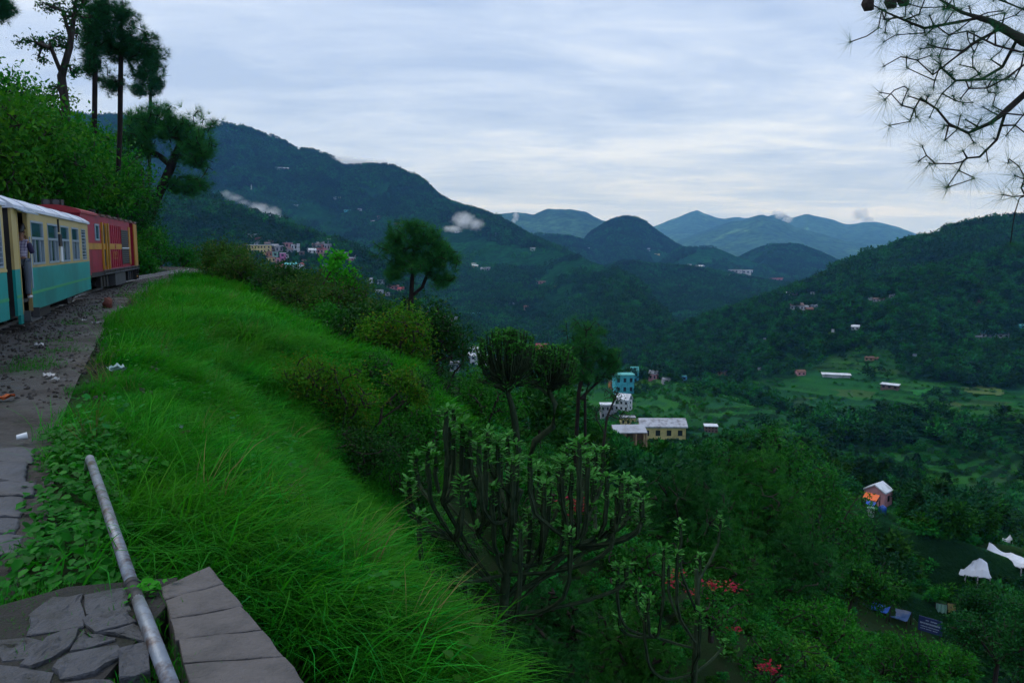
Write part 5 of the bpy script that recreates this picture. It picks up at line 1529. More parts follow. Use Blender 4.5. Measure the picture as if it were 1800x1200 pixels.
mop('mop headed candelabra plant with domed green top, left of the pair', 27, (912, 790), [(905, 740), (900, 715), (893, 690), (892, 668)], (893, 622), 60, 140, 61)
mop('mop headed candelabra plant right of the pair, close to the pine', 28, (925, 800), [(940, 775), (972, 750), (976, 710), (966, 690), (962, 672)], (968, 645), 54, 125, 63)

# pines and small tree beyond the candelabra plants
b = ground(1012, 50)
pine('pine_tree', 'twin trunked pine right of the mop headed plants', b, W(1030, 560, 50),
     [(W(1030, 600, 50), (1.9, 1.8, 1.8), .40), (W(996, 615, 50), (1.3, 1.3, 1.3), .18), (W(1068, 628, 50), (1.3, 1.4, 1.5), .25), (W(1040, 655, 50), (2.1, 1.9, 1.2), .25)],
     0.16, 340, 0.42, M_pine, 71, per=3, tv=LACE, lean=[b, W(1013, 770, 50), W(1017, 690, 50), W(1028, 640, 50), W(1031, 580, 50)], limbs=[[ground(1030, 50), W(1029, 770, 50), W(1028, 700, 50), W(1038, 660, 50)], [W(1020, 700, 50), W(1055, 668, 50), W(1075, 640, 50)]])
b = ground(1058, 56)
broadleaf('slender_tree', 'slender thin leaved tree in front of the white houses', b, [[b, W(1060, 790, 56), W(1066, 740, 56), W(1078, 705, 56)], [W(1062, 760, 56), W(1048, 735, 56)], [W(1066, 735, 56), W(1085, 690, 56)]],
          [(W(1080, 690, 56), (1.0, 1.0, .9), .6), (W(1050, 715, 56), (.5, .6, .5), .25), (W(1098, 730, 56), (.7, .7, .9), .3)], .10, 70, 9, .13, M_tree_d, 73)

# ---- broad trees below the slope
def tree_at(lab, px, py, d, rx, ry, n_t, per, leaf, m, seed, shape=(LEAF_V, LEAF_F), name='broadleaf_tree', tr=.14, off=0, spread=1.0, group='trees below the slope', up=.35):
    c = W(px, py, d); s = mpp(d)
    bx = c[0] + off * s; b = np.array([bx, d + .5, hz(bx, d + .5)])
    h = c[2] - b[2]
    if h < ry * s * .8: b[2] = c[2] - ry * s * .9
    g = np.random.default_rng(seed)
    low = np.array([c[0] + off * s * .4, d + .2, c[2] - ry * s * .55])
    sd = [[b - np.array([0, 0, .3]), low, c]]
    for k in range(5):
        a = k * 1.256 + g.uniform(-.4, .4)
        sd.append([low, low + np.array([cos(a) * rx * s * .35, sin(a) * rx * s * .35, ry * s * .35]), c + np.array([cos(a) * rx * s * .6, sin(a) * rx * s * .6, ry * s * g.uniform(-.1, .4)])])
    return broadleaf(name, lab, b, sd, [(c, (rx * s, rx * s * .9, ry * s), 1.0)], tr, n_t, per, leaf, m, seed, shape, spread, group, seg=.35, up=up)
PINS = (PIN_V, PIN_F)
tree_at('feathery leaved tree right of the largest candelabra plant', 1215, 900, 30, 105, 95, 230, 9, .42, M_tree_d, 401, PINS)
tree_at('broad feathery tree below the cream school building', 1330, 880, 38, 130, 100, 300, 10, .46, M_tree_g, 402, PINS)
tree_at('dense green tree left of the pink hut', 1440, 905, 48, 105, 110, 300, 22, .24, M_tree_g, 403)
tree_at('dark feathery tree above the red flowers', 1380, 1010, 34, 110, 85, 220, 10, .42, M_tree_d, 404, PINS)
tree_at('green tree at the bottom edge right of the red flowers', 1440, 1120, 30, 115, 80, 240, 22, .16, M_shrub_g, 405)
tree_at('green bushy tree along the bottom edge below the blue tarpaulins', 1560, 1165, 34, 110, 75, 240, 22, .17, M_shrub_g, 406)
tree_at('dark shady tree in the lower right corner', 1760, 1120, 46, 100, 95, 280, 22, .24, M_tree_d, 407)
tree_at('dark tree above the notice board', 1720, 1065, 75, 60, 45, 170, 20, .34, M_tree_d, 408)
tree_at('tree with pale leaves just below the school terraces', 1130, 905, 42, 70, 60, 170, 20, .20, M_tree_g, 409)
tree_at('bushy tree under the large candelabra plant', 1010, 1110, 17, 120, 90, 200, 8, .26, M_tree_d, 410, PINS, off=30)
tree_at('low fern like tree at the bottom edge below the candelabra plant', 960, 1180, 14.5, 80, 60, 110, 8, .24, M_tree_d, 411, PINS)
tree_at('green tree behind the small candelabra plant', 1290, 1130, 27, 110, 70, 220, 9, .34, M_tree_d, 412, PINS)
tree_at('green shrub tree between the candelabra plants', 1110, 1010, 22, 70, 80, 170, 18, .15, M_tree_g, 413)
tree_at('round tree below the tents', 1590, 985, 95, 42, 36, 150, 18, .40, M_tree_g, 414)
b = ground(1524, 84)
pine('pine_tree', 'dark pine with a bare trunk beside the blue tarpaulins', b, W(1530, 890, 84), [(W(1545, 935, 84), (4.6, 4.2, 2.2), .55), (W(1520, 970, 84), (4.2, 4.0, 1.6), .4), (W(1580, 985, 84), (2.6, 2.6, 1.4), .2)], .30, 300, .62, M_pine_d, 421, lean=[b, W(1524, 1060, 84), W(1526, 990, 84), W(1532, 920, 84)])
tree_at('leafy shrub tree at the bottom edge between the two candelabra plants', 1120, 1150, 15, 95, 75, 170, 9, .22, M_tree_g, 415, PINS)
tree_at('green tree spreading right of the feathery tree', 1270, 990, 28, 105, 70, 220, 9, .32, M_tree_g, 416, PINS)
tree_at('yellowish green tree at the bottom edge, centre right', 1370, 1160, 24, 95, 60, 200, 22, .12, M_shrub_y, 417)
tree_at('tall leafy tree behind the dark feathery tree', 1500, 1010, 62, 90, 70, 240, 20, .32, M_tree_g, 418)
tree_at('bright green bush by the notice board', 1680, 1170, 60, 70, 40, 160, 20, .26, M_shrub_g, 419)
tree_at('round bright tree above the bottom edge, under the pine', 1480, 1150, 40, 80, 50, 190, 22, .20, M_shrub_y, 420)
tree_at('large dark tree in front of the lower terraces', 1230, 820, 70, 75, 45, 200, 20, .34, M_tree_d, 422)
tree_at('leafy tree between the school and the hut', 1360, 810, 80, 80, 55, 220, 20, .38, M_tree_g, 423)
hshrub('dark_shrub', 'dark low shrub at the lower edge of the grass', 800, 1010, 1.6, 1.2, 120, 16, .07, M_dark, 311, spread=1.8)
hshrub('dark_shrub', 'dark low shrub beneath the nearest candelabra plant', 860, 1120, 1.5, 1.0, 110, 16, .07, M_dark, 312, spread=1.8)
hshrub('dark_shrub', 'dark shrub behind the nearest candelabra trunk', 900, 960, 2.2, 1.6, 150, 18, .08, M_dark, 313, spread=1.8)
hshrub('green_shrub', 'mid green shrub behind the candelabra arms', 1000, 930, 2.6, 1.9, 160, 18, .10, M_tree_g, 314, spread=1.8)
edge_sh = [(712, 742, 1.8, 1.5, M_dark, 'dark shrub under the bare leaning branch'), (700, 820, 1.7, 1.3, M_tree_g, 'mid green shrub at the grass edge above the nearest candelabra plant'), (722, 900, 1.5, 1.1, M_dark, 'low dark shrub touching the left arms of the nearest candelabra plant'),
           (752, 985, 1.3, 1.0, M_tree_g, 'mid green shrub low on the grass edge, left of the candelabra trunk'), (778, 1065, 1.2, .9, M_dark, 'dark shrub at the grass edge near the bottom'), (800, 1150, 1.0, .8, M_tree_g, 'lowest green shrub at the bottom edge left of the candelabra trunk'),
           (668, 690, 2.0, 1.6, M_shrub_g, 'fresh green shrub below the yellow green shrub'), (760, 800, 2.0, 1.6, M_shrub_g, 'fresh green shrub behind the left candelabra arms')]
for k, (px, py, w, h, m, lab) in enumerate(edge_sh):
    hshrub('slope_shrub', lab, px, py, w, h, 150, 22, .085, m, 330 + k, group='shrubs along the lower grass edge', spread=1.8)
# poinsettia shrub with red bracts
M_redl = mat_leaf('red_bracts', (0.20, 0.008, 0.020), (0.32, 0.014, 0.060), (0.26, 0.09, 0.02), .5, .3)
def reds(lab, px, py, d, heads, seed):
    g = np.random.default_rng(seed)
    t = bush('poinsettia_shrub', lab, np.array([*W(px, py, d)[:2], W(px, py, d)[2]]), 2.2, 1.7, 110, 12, .13, M_tree_g, seed, cat='shrub', spread=1.2)
    b = np.array(t.location)
    lp = []
    for hx, hy in heads:
        c = W(hx, hy, d - .9) - b
        for k in range(22): lp.append(c + g.normal(0, .11, 3) * np.array([1, 1, .55]))
    lp = np.array(lp); th = g.uniform(0, 6.28, len(lp))
    leafy('red_flower', LEAF_V, LEAF_F, lp, frames(np.column_stack([np.cos(th), np.sin(th), g.normal(.1, .25, len(th))]), np.array([0, 0, 1.]) + g.normal(0, .3, lp.shape)), .13 * g.uniform(.5, 1.2, len(lp)), M_redl, t, g)
reds('leafy shrub with crimson flower heads right of the small candelabra plant', 1250, 1110, 21, [(1190, 1008), (1215, 1040), (1246, 1026), (1254, 1030), (1283, 1027), (1290, 1034), (1296, 1105), (1180, 1022)], 431)
reds('leafy shrub with orange red flowers behind the large candelabra arms', 1015, 930, 19.5, [(1002, 884), (1012, 882), (1022, 884), (1032, 886), (1022, 896), (1008, 895)], 432)
reds('leafy shrub with a few red flowers at the bottom edge', 1350, 1215, 20, [(1350, 1172), (1358, 1176), (1340, 1170)], 433)

# ---- pine bough hanging into the picture from a tree beside the line
tx, ty = 7.6, 8.6
tb = np.array([tx, ty, hz(tx, ty)])
pt_ = empty('overhanging_pine_tree', tuple(tb), 0, 'long needled pine bough hanging in from the upper right corner', 'pine tree')
bt = Vector(tb)
Dn = 8.0
limbs = [
    [(2000, 160, 8.4), (1800, 72, 8.0), (1742, 38, 7.9), (1690, 22, 7.8), (1640, -8, 7.7), (1560, -60, 7.6)],
    [(1720, 32, 7.9), (1680, 40, 7.8), (1625, 50, 7.7), (1590, 36, 7.6), (1558, 22, 7.5), (1528, 6, 7.5)],
    [(1760, 50, 7.95), (1712, 76, 7.9), (1665, 112, 7.8), (1640, 132, 7.8), (1612, 106, 7.7)],
    [(1790, 66, 8.0), (1762, 118, 8.2), (1725, 140, 8.2), (1680, 142, 8.1), (1652, 118, 8.0)],
    [(1830, 85, 8.1), (1795, 92, 8.0), (1750, 80, 7.7), (1700, 55, 7.5), (1668, 62, 7.4)],
    [(2000, 90, 8.4), (1830, 140, 8.2), (1772, 192, 8.0), (1742, 216, 7.9), (1702, 234, 7.8), (1668, 218, 7.7), (1647, 192, 7.7)],
    [(1768, 196, 8.0), (1752, 246, 8.0), (1722, 276, 7.9), (1700, 278, 7.9), (1692, 264, 7.9)],
    [(1850, 80, 8.1), (1795, 118, 7.8), (1768, 138, 7.7), (1735, 155, 7.7), (1703, 156, 7.7), (1698, 142, 7.7)],
    [(2050, 320, 8.3), (1860, 340, 8.0), (1802, 344, 7.9), (1795, 330, 7.9), (1802, 312, 7.9)],
    [(1700, 25, 7.8), (1672, 12, 7.7), (1622, 14, 7.6), (1598, 8, 7.6)],
    [(1690, 90, 7.85), (1650, 84, 7.7), (1630, 78, 7.6)], [(1745, 215, 7.9), (1770, 200, 7.7), (1752, 196, 7.6)],
    [(2000, 40, 8.4), (1830, 30, 8.2), (1770, 5, 8.0), (1700, -20, 8.0)],
]
seeds = [[tb, (tx, ty, tb[2] + 5), (tx - .1, ty, 4.6), (tx, ty + .1, 8.5)]]
tg = np.random.default_rng(77)
ends = []
for l in limbs:
    P = [np.array(at(*q)) for q in l]
    if l[0][0] > 1950: P = [np.array([tx, ty, P[0][2] + .3])] + P
    seeds.append(P); ends.append(P)
extra = []
for P in ends:
    for p in P[1:]:
        for k in range(4 if p[1] < 8.2 else 1):
            q = p + tg.normal(0, .20, 3) + np.array([-.05, 0, .04]); extra.append(q)
A, par, tips = grow(seeds, np.array(extra), seg=.12, bend=.5, lift=.3, wander=.10, g=tg)
limb_mesh('bough', A - tb, par, .10, .0042, BARKP, pt_, 6, power=.95)
pos = [A[i] for i, _ in tips] + [P[-1] for P in ends]
dr = [A[i] - A[par[i]] for i, _ in tips] + [P[-1] - P[-2] for P in ends]
pos = np.array(pos); dr = norm(np.array(dr)) + np.array([-.25, 0, .15])
NV, NF = needle_tuft(44, .0075, 9, .35, -.15)
leafy('needles', NV, NF, pos - tb, frames(dr, tg.normal(size=pos.shape)), .27 * tg.uniform(.7, 1.15, len(pos)), M_pine_d, pt_, tg)
for q in ((1526, 8, 7.5), (1566, 4, 7.5), (1588, 0, 7.5)):
    p = Vector(at(*q)) - bt
    link('cone', lumpy('pine_cone', BARKP, .055, .25, 3, 2, 1.3), pt_, p)
# ------------------------------------------------------------------ houses, sheds, tents
def wallmat(name, c): return mat_solid(name, tuple(v * .92 for v in c), .8, .2, .5, dirt=tuple(v * .42 for v in c), dirtamt=.75, dscale=.35)
WM = dict(white=wallmat('wall_white', (.56, .58, .62)), cream=wallmat('wall_cream', (.60, .48, .20)), pink=wallmat('wall_pink', (.50, .24, .27)), magenta=wallmat('wall_magenta', (.50, .16, .36)), grey=wallmat('wall_grey', (.30, .30, .33)),
          turquoise=wallmat('wall_turquoise', (.06, .42, .52)), blue=wallmat('wall_blue', (.10, .34, .60)), tan=wallmat('wall_tan', (.32, .22, .13)), brown=wallmat('wall_brown', (.16, .10, .08)), orange=wallmat('wall_orange', (.50, .20, .09)), green=wallmat('wall_green', (.22, .42, .34)))
RM = dict(white=wallmat('roof_white', (.60, .64, .70)), red=wallmat('roof_red', (.34, .06, .06)), grey=wallmat('roof_grey', (.24, .25, .28)), rust=wallmat('roof_rust', (.17, .08, .06)), teal=wallmat('roof_teal', (.10, .42, .40)), brown=wallmat('roof_brown', (.12, .085, .08)))
M_win = mat_solid('dark_window', (.018, .022, .028), .25, .3, 2)
M_iron_sheet = mat_solid('corrugated_sheet', (.36, .38, .43), .5, .2, .8, metal=.2, dirt=(.12, .11, .11), dirtamt=.8, dscale=.5)
win_me = MB().box(-.5, .5, -.06, .06, -.5, .5).mesh('window', M_win)
HOUSES = []
KEEP = [(1645, 960, 1800, 1005, 175), (1610, 1060, 1690, 1130, 118), (1505, 1055, 1600, 1105, 88), (1500, 850, 1570, 915, 200)]
def house(px, py, wpx, hpx, wall, roof, kind='flat', yaw=0.0, dep=.8, where='', win=None, rmin=25, name='house', cat='house', ratio=None, group=None, label=None, floors=None):
    p = hit(px, py, rmin)
    if p is None: return None
    r = math.hypot(p.x, p.y); s = r / FPX
    KEEP.append((px - wpx * .6, py - hpx * 1.0, px + wpx * .6, py - hpx * (.12 if label else .40), r - 1))
    w, h = wpx * s, hpx * s; d = w * dep
    az = atan2(p.x, p.y)
    o = empty(name, (p.x, p.y, p.z), -az + yaw)
    o['category'] = cat
    if group: o['group'] = group
    sink = max(2.0, .35 * d)
    rh = 0 if kind == 'flat' else (h * .32 if kind != 'shed' else h * .12)
    hw = h - rh
    MB().box(-w / 2, w / 2, 0, d, -sink, hw).build('wall', WM[wall], o)
    ov = .04 * w
    rm = RM[roof]
    if kind == 'flat':
        rb = MB().box(-w / 2 - ov, w / 2 + ov, -ov, d + ov, hw + .01, hw + .06 * h + .1)
    elif kind == 'gable':
        rb = MB().prism([(-ov, hw - .02 * h), (d / 2, h), (d + ov, hw - .02 * h), (d + ov, hw + .05 * h), (d / 2, h + .07 * h), (-ov, hw + .05 * h)], 'x', -w / 2 - ov, w / 2 + ov)
    elif kind == 'gable_front':
        rb = MB().prism([(-w / 2 - ov, hw - .02 * h), (0, h), (w / 2 + ov, hw - .02 * h), (w / 2 + ov, hw + .05 * h), (0, h + .07 * h), (-w / 2 - ov, hw + .05 * h)], 'y', -ov, d + ov)
        MB().prism([(-w / 2, hw), (w / 2, hw), (0, h - .01)], 'y', 0.02, d - .02).build('gable', WM[wall], o)
    elif kind == 'hip':
        a, b = w / 2 + 2 * ov, d / 2 + 2 * ov
        rb = MB().add([(-a, d / 2 - b, hw), (a, d / 2 - b, hw), (a, d / 2 + b, hw), (-a, d / 2 + b, hw), (-a * .25, d / 2, h), (a * .25, d / 2, h), (-a, d / 2 - b, hw - .05 * h), (a, d / 2 - b, hw - .05 * h), (a, d / 2 + b, hw - .05 * h), (-a, d / 2 + b, hw - .05 * h)],
                      [(0, 1, 5, 4), (1, 2, 5), (2, 3, 4, 5), (3, 0, 4), (6, 9, 8, 7), (0, 6, 7, 1), (1, 7, 8, 2), (2, 8, 9, 3), (3, 9, 6, 0)])
    else:
        rb = MB().add([(-w / 2 - ov, -2 * ov, hw), (w / 2 + ov, -2 * ov, hw), (w / 2 + ov, d + ov, h), (-w / 2 - ov, d + ov, h), (-w / 2 - ov, -2 * ov, hw + .08 * h), (w / 2 + ov, -2 * ov, hw + .08 * h), (w / 2 + ov, d + ov, h + .08 * h), (-w / 2 - ov, d + ov, h + .08 * h)],
                      [(0, 3, 2, 1), (4, 5, 6, 7), (0, 1, 5, 4), (1, 2, 6, 5), (2, 3, 7, 6), (3, 0, 4, 7)])
    rb.build('roof', rm, o)
    nx_, nz_ = win if win is not None else (max(1, int(wpx / 5)), max(1, int(hpx / 6)))
    if wpx >= 6:
        for i in range(nx_):
            for j in range(nz_):
                cx_ = -w / 2 + w * (i + .5) / nx_; cz_ = hw * (j + .52) / nz_
                q = link('window', win_me, o, (cx_, -.02, cz_)); q.scale = (w / nx_ * .42, 1, hw / nz_ * .46)
        for j in range(nz_):
            q = link('window', win_me, o, (w / 2 + .02, d * .5, hw * (j + .52) / nz_), (0, 0, pi / 2)); q.scale = (d * .25, 1, hw / nz_ * .46)
    HOUSES.append((o, px, py, wpx, hpx, wall, roof, kind, where, label))
    return o
T = 'in the hillside town'
town = [
 (438, 423, 16, 11, 'white', 'white', 'flat'), (455, 428, 12, 11, 'white', 'red', 'gable'), (447, 432, 9, 7, 'white', 'grey', 'flat'), (452, 443, 27, 12, 'cream', 'white', 'flat'), (480, 438, 15, 9, 'pink', 'grey', 'gable'), (491, 442, 12, 10, 'grey', 'white', 'flat'),
 (473, 448, 10, 7, 'orange', 'rust', 'gable'), (484, 450, 8, 8, 'green', 'grey', 'flat'), (478, 459, 12, 8, 'cream', 'rust', 'shed'), (497, 458, 8, 13, 'magenta', 'white', 'flat'), (489, 462, 6, 9, 'pink', 'red', 'flat'), (490, 472, 10, 8, 'orange', 'red', 'gable'),
 (509, 473, 13, 11, 'white', 'teal', 'gable'), (518, 470, 8, 9, 'green', 'teal', 'gable'), (528, 472, 11, 10, 'white', 'red', 'gable_front'), (504, 452, 6, 6, 'white', 'grey', 'flat'), (419, 436, 10, 6, 'pink', 'rust', 'gable'), (427, 436, 7, 8, 'brown', 'brown', 'flat'), (410, 442, 6, 5, 'white', 'grey', 'flat'),
 (391, 446, 4, 5, 'white', 'white', 'flat'), (388, 452, 6, 6, 'white', 'rust', 'gable'), (410, 446, 8, 5, 'green', 'teal', 'gable'), (398, 453, 8, 5, 'tan', 'grey', 'flat'), (470, 431, 8, 6, 'grey', 'brown', 'gable'), (477, 426, 8, 5, 'brown', 'brown', 'gable'), (491, 423, 7, 6, 'pink', 'rust', 'gable'), (500, 426, 7, 4, 'grey', 'grey', 'gable'),
 (508, 434, 12, 8, 'pink', 'grey', 'flat'), (517, 438, 9, 9, 'white', 'grey', 'flat'), (525, 441, 4, 12, 'white', 'white', 'flat'), (511, 442, 9, 7, 'grey', 'brown', 'gable'), (530, 447, 7, 6, 'brown', 'grey', 'flat'),
 (549, 443, 12, 7, 'white', 'white', 'gable'), (560, 444, 16, 8, 'pink', 'red', 'shed'), (556, 434, 12, 7, 'grey', 'brown', 'gable'), (566, 434, 12, 9, 'pink', 'grey', 'gable'), (575, 438, 9, 9, 'grey', 'white', 'flat'), (578, 425, 5, 6, 'white', 'white', 'gable'), (568, 449, 9, 6, 'tan', 'rust', 'shed'), (584, 449, 8, 6, 'grey', 'grey', 'flat'),
 (609, 451, 6, 8, 'grey', 'white', 'flat'), (616, 456, 12, 5, 'pink', 'grey', 'gable'), (622, 452, 5, 6, 'white', 'white', 'gable'), (538, 458, 10, 4, 'tan', 'brown', 'shed'), (570, 466, 6, 5, 'white', 'teal', 'gable'),
 (366, 447, 8, 5, 'white', 'white', 'gable'), (350, 445, 9, 4, 'green', 'teal', 'gable'), (340, 444, 7, 4, 'white', 'red', 'gable')]
for k, a in enumerate(town):
    house(a[0], a[1] + 2, a[2] * 1.15, a[3] * 1.1, a[4], a[5], a[6], ((k * 37) % 11 - 5) * .09, where=T, rmin=300, group='houses of the hillside town')
V_ = 'on the wooded slope past the lone pine'
scat = [(668, 500, 9, 7, 'white', 'white', 'flat', V_), (649, 498, 9, 8, 'white', 'grey', 'gable', V_), (666, 516, 11, 6, 'white', 'white', 'shed', V_), (690, 508, 18, 6, 'pink', 'rust', 'gable', V_), (704, 513, 10, 7, 'pink', 'red', 'gable', V_), (681, 520, 8, 5, 'grey', 'grey', 'flat', V_), (642, 520, 8, 6, 'tan', 'grey', 'shed', V_), (752, 521, 9, 5, 'tan', 'grey', 'gable', V_),
 (787, 566, 15, 9, 'pink', 'white', 'gable', V_), (802, 564, 5, 6, 'white', 'white', 'flat', V_), (838, 557, 16, 6, 'turquoise', 'teal', 'flat', V_), (806, 550, 7, 3, 'white', 'teal', 'shed', V_),
 (835, 466, 8, 3, 'white', 'white', 'gable', 'on the green flank of the long mountain'), (857, 478, 6, 7, 'grey', 'white', 'flat', 'on the green flank of the long mountain'), (848, 477, 7, 6, 'white', 'grey', 'gable', 'on the green flank of the long mountain'), (834, 470, 9, 4, 'cream', 'white', 'gable', 'on the green flank of the long mountain'),
 (936, 441, 8, 5, 'white', 'grey', 'gable', 'on the green flank of the long mountain'), (950, 499, 16, 4, 'pink', 'rust', 'flat', 'on the green flank of the long mountain'), (977, 507, 5, 4, 'orange', 'rust', 'flat', 'on the green flank of the long mountain'), (925, 545, 8, 7, 'tan', 'rust', 'gable', 'on the green flank of the long mountain'), (895, 536, 4, 3, 'white', 'white', 'flat', 'on the green flank of the long mountain'), (904, 536, 4, 3, 'white', 'white', 'gable', 'on the green flank of the long mountain'),
 (490, 299, 10, 4, 'white', 'white', 'flat', 'high on the long mountain'), (503, 300, 9, 5, 'pink', 'white', 'gable', 'high on the long mountain'), (589, 351, 4, 4, 'white', 'white', 'flat', 'high on the long mountain'), (597, 351, 4, 4, 'cream', 'white', 'flat', 'high on the long mountain'), (610, 372, 11, 3, 'turquoise', 'teal', 'gable', 'high on the long mountain'), (630, 370, 9, 3, 'white', 'grey', 'gable', 'high on the long mountain'), (649, 369, 7, 3, 'cream', 'grey', 'gable', 'high on the long mountain'), (520, 362, 6, 2, 'white', 'grey', 'flat', 'high on the long mountain'), (700, 396, 14, 4, 'brown', 'rust', 'gable', 'high on the long mountain'), (655, 392, 6, 4, 'white', 'grey', 'gable', 'high on the long mountain'), (672, 383, 16, 3, 'tan', 'rust', 'flat', 'high on the long mountain'), (806, 409, 12, 2, 'white', 'white', 'flat', 'high on the long mountain'), (878, 412, 16, 2, 'white', 'grey', 'flat', 'high on the long mountain'),
 (1033, 439, 6, 3, 'white', 'white', 'flat', 'at the foot of the cone shaped hill'), (1140, 441, 5, 4, 'white', 'white', 'flat', 'at the foot of the cone shaped hill'), (1155, 448, 9, 2, 'cream', 'grey', 'flat', 'at the foot of the cone shaped hill'), (1213, 468, 5, 3, 'white', 'white', 'flat', 'far down the valley'), (1228, 471, 12, 4, 'white', 'white', 'gable', 'far down the valley'), (1288, 480, 18, 5, 'white', 'grey', 'flat', 'far down the valley'), (1308, 481, 18, 5, 'white', 'white', 'flat', 'far down the valley'), (1278, 486, 8, 4, 'white', 'white', 'gable', 'far down the valley'), (1360, 494, 22, 4, 'pink', 'red', 'flat', 'far down the valley'), (1222, 522, 6, 3, 'white', 'grey', 'flat', 'far down the valley'), (1190, 503, 14, 2, 'tan', 'grey', 'flat', 'far down the valley'),
 (1384, 519, 8, 5, 'white', 'white', 'gable', 'on the wooded slope across the valley'), (1397, 519, 7, 5, 'white', 'white', 'flat', 'on the wooded slope across the valley'), (1401, 545, 19, 10, 'white', 'brown', 'gable', 'on the wooded slope across the valley'), (1416, 546, 9, 7, 'white', 'white', 'flat', 'on the wooded slope across the valley'), (1424, 549, 10, 7, 'brown', 'rust', 'gable', 'on the wooded slope across the valley'), (1432, 540, 10, 4, 'white', 'white', 'gable', 'on the wooded slope across the valley'), (1428, 517, 6, 3, 'white', 'grey', 'flat', 'on the wooded slope across the valley'),
 (1481, 512, 8, 5, 'grey', 'white', 'gable', 'on the wooded slope across the valley'), (1529, 528, 5, 4, 'white', 'white', 'flat', 'on the wooded slope across the valley'), (1543, 530, 14, 5, 'grey', 'brown', 'gable', 'on the wooded slope across the valley'), (1567, 524, 7, 6, 'white', 'white', 'gable', 'on the wooded slope across the valley'), (1503, 580, 11, 7, 'white', 'white', 'gable', 'among the fields across the valley'), (1464, 584, 4, 4, 'white', 'white', 'flat', 'among the fields across the valley'), (1344, 599, 4, 4, 'white', 'white', 'flat', 'among the fields across the valley'), (1740, 594, 20, 9, 'white', 'teal', 'gable', 'among the fields across the valley'), (1764, 594, 13, 6, 'white', 'grey', 'shed', 'among the fields across the valley'), (1798, 577, 8, 5, 'turquoise', 'teal', 'gable', 'among the fields across the valley'), (1720, 596, 10, 4, 'grey', 'grey', 'shed', 'among the fields across the valley'),
 (1409, 660, 13, 8, 'pink', 'rust', 'gable', 'among the fields across the valley'), (1268, 660, 12, 9, 'tan', 'grey', 'gable', 'among the fields across the valley'), (1334, 651, 4, 4, 'white', 'white', 'flat', 'among the fields across the valley'), (1531, 634, 18, 5, 'tan', 'rust', 'shed', 'among the fields across the valley'), (1607, 626, 5, 3, 'white', 'grey', 'flat', 'among the fields across the valley')]
for k, a in enumerate(scat):
    house(a[0], a[1], a[2] * 1.1, a[3] * 1.1, a[4], a[5], a[6], ((k * 53) % 13 - 6) * .07, where=a[7], rmin=300, group='scattered hill houses')
tp_ = hit(442, 334, 300)
if tp_:
    s = tp_.length / FPX; h = 9 * s
    tw = empty('hill_temple', tuple(tp_), 0, 'slim white tower standing alone high on the long mountain', 'tower')
    MB().box(-.9 * s, .9 * s, -.9 * s, .9 * s, -4, h * .55).build('wall', WM['white'], tw)
    MB().tube([(0, 0, h * .55), (0, 0, h * .8), (0, 0, h)], [.9 * s, .55 * s, .08 * s], 8).build('spire', RM['white'], tw)
# nearer buildings below the line
h_ = house(1166, 772, 78, 32, 'cream', 'grey', 'gable', R(10), .5, rmin=60, win=(4, 1), name='school_building', cat='building', label='long cream building with four dark windows and patchy grey sheet roof')
[c for c in h_.children if c.name.startswith('roof')][0].data.materials[0] = M_iron_sheet
p = hit(1108, 785, 60); r = p.length; s = r / FPX
sh = empty('open_shed', (p.x, p.y, p.z), -atan2(p.x, p.y) + R(12), 'open shed with pale sheet roof on thin posts, left of the cream building', 'shed')
w, h, d = 58 * s, 30 * s, 24 * s
MB().add([(-w / 2, -d * .1, h * .72), (w / 2, -d * .1, h * .72), (w / 2, d, h), (-w / 2, d, h), (-w / 2, -d * .1, h * .78), (w / 2, -d * .1, h * .78), (w / 2, d, h * 1.06), (-w / 2, d, h * 1.06)], [(0, 3, 2, 1), (4, 5, 6, 7), (0, 1, 5, 4), (1, 2, 6, 5), (2, 3, 7, 6), (3, 0, 4, 7)]).build('roof', M_iron_sheet, sh)
for i in range(4):
    for y in (0, d * .9): MB().tube([(-w / 2 * .95 + w * .95 * i / 3, y, -3), (-w / 2 * .95 + w * .95 * i / 3, y, h * (.72 if y == 0 else .97))], .14, 6).build('post', WM['tan'], sh)
MB().box(-w / 2, w / 2, d * .88, d * .92, -3, h * .9).build('back_wall', WM['brown'], sh)
house(1250, 760, 22, 12, 'brown', 'white', 'shed', R(8), .6, rmin=60, name='small_shed', cat='shed', label='small dark shed with thin white roof right of the cream building')
house(1092, 722, 26, 28, 'white', 'white', 'gable', R(-20), .8, rmin=60, win=(3, 2), cat='house', label='white stepped house with pitched roof below the turquoise house')
house(1068, 735, 24, 24, 'grey', 'white', 'flat', R(8), .8, rmin=60, win=(3, 2), label='pale grey house half hidden by the slender tree')
house(1104, 748, 26, 14, 'cream', 'grey', 'flat', R(8), .6, rmin=60, win=(3, 1), label='low cream house with balcony between the white house and the shed roof')
house(1098, 692, 34, 32, 'turquoise', 'teal', 'flat', R(14), .7, rmin=60, win=(3, 2), label='bright turquoise two storey house on the spur')
house(1116, 672, 14, 26, 'turquoise', 'teal', 'gable', R(14), .7, rmin=60, win=(1, 2), label='narrow turquoise house with small gable, behind the larger turquoise one')
house(1082, 684, 20, 14, 'orange', 'brown', 'flat', R(14), .7, rmin=60, win=(2, 1), label='brick orange house beside the turquoise house')
house(1147, 668, 15, 16, 'pink', 'grey', 'gable', R(-20), .7, rmin=60, win=(2, 1), label='small pink grey house right of the turquoise houses')
house(1172, 673, 13, 9, 'grey', 'grey', 'gable', R(20), .7, rmin=60, win=(1, 1), label='low grey hut among the trees right of the pink grey house')
house(1203, 669, 9, 8, 'blue', 'teal', 'flat', 0, .7, rmin=60, win=(1, 1), label='tiny blue hut among trees on the spur crest')
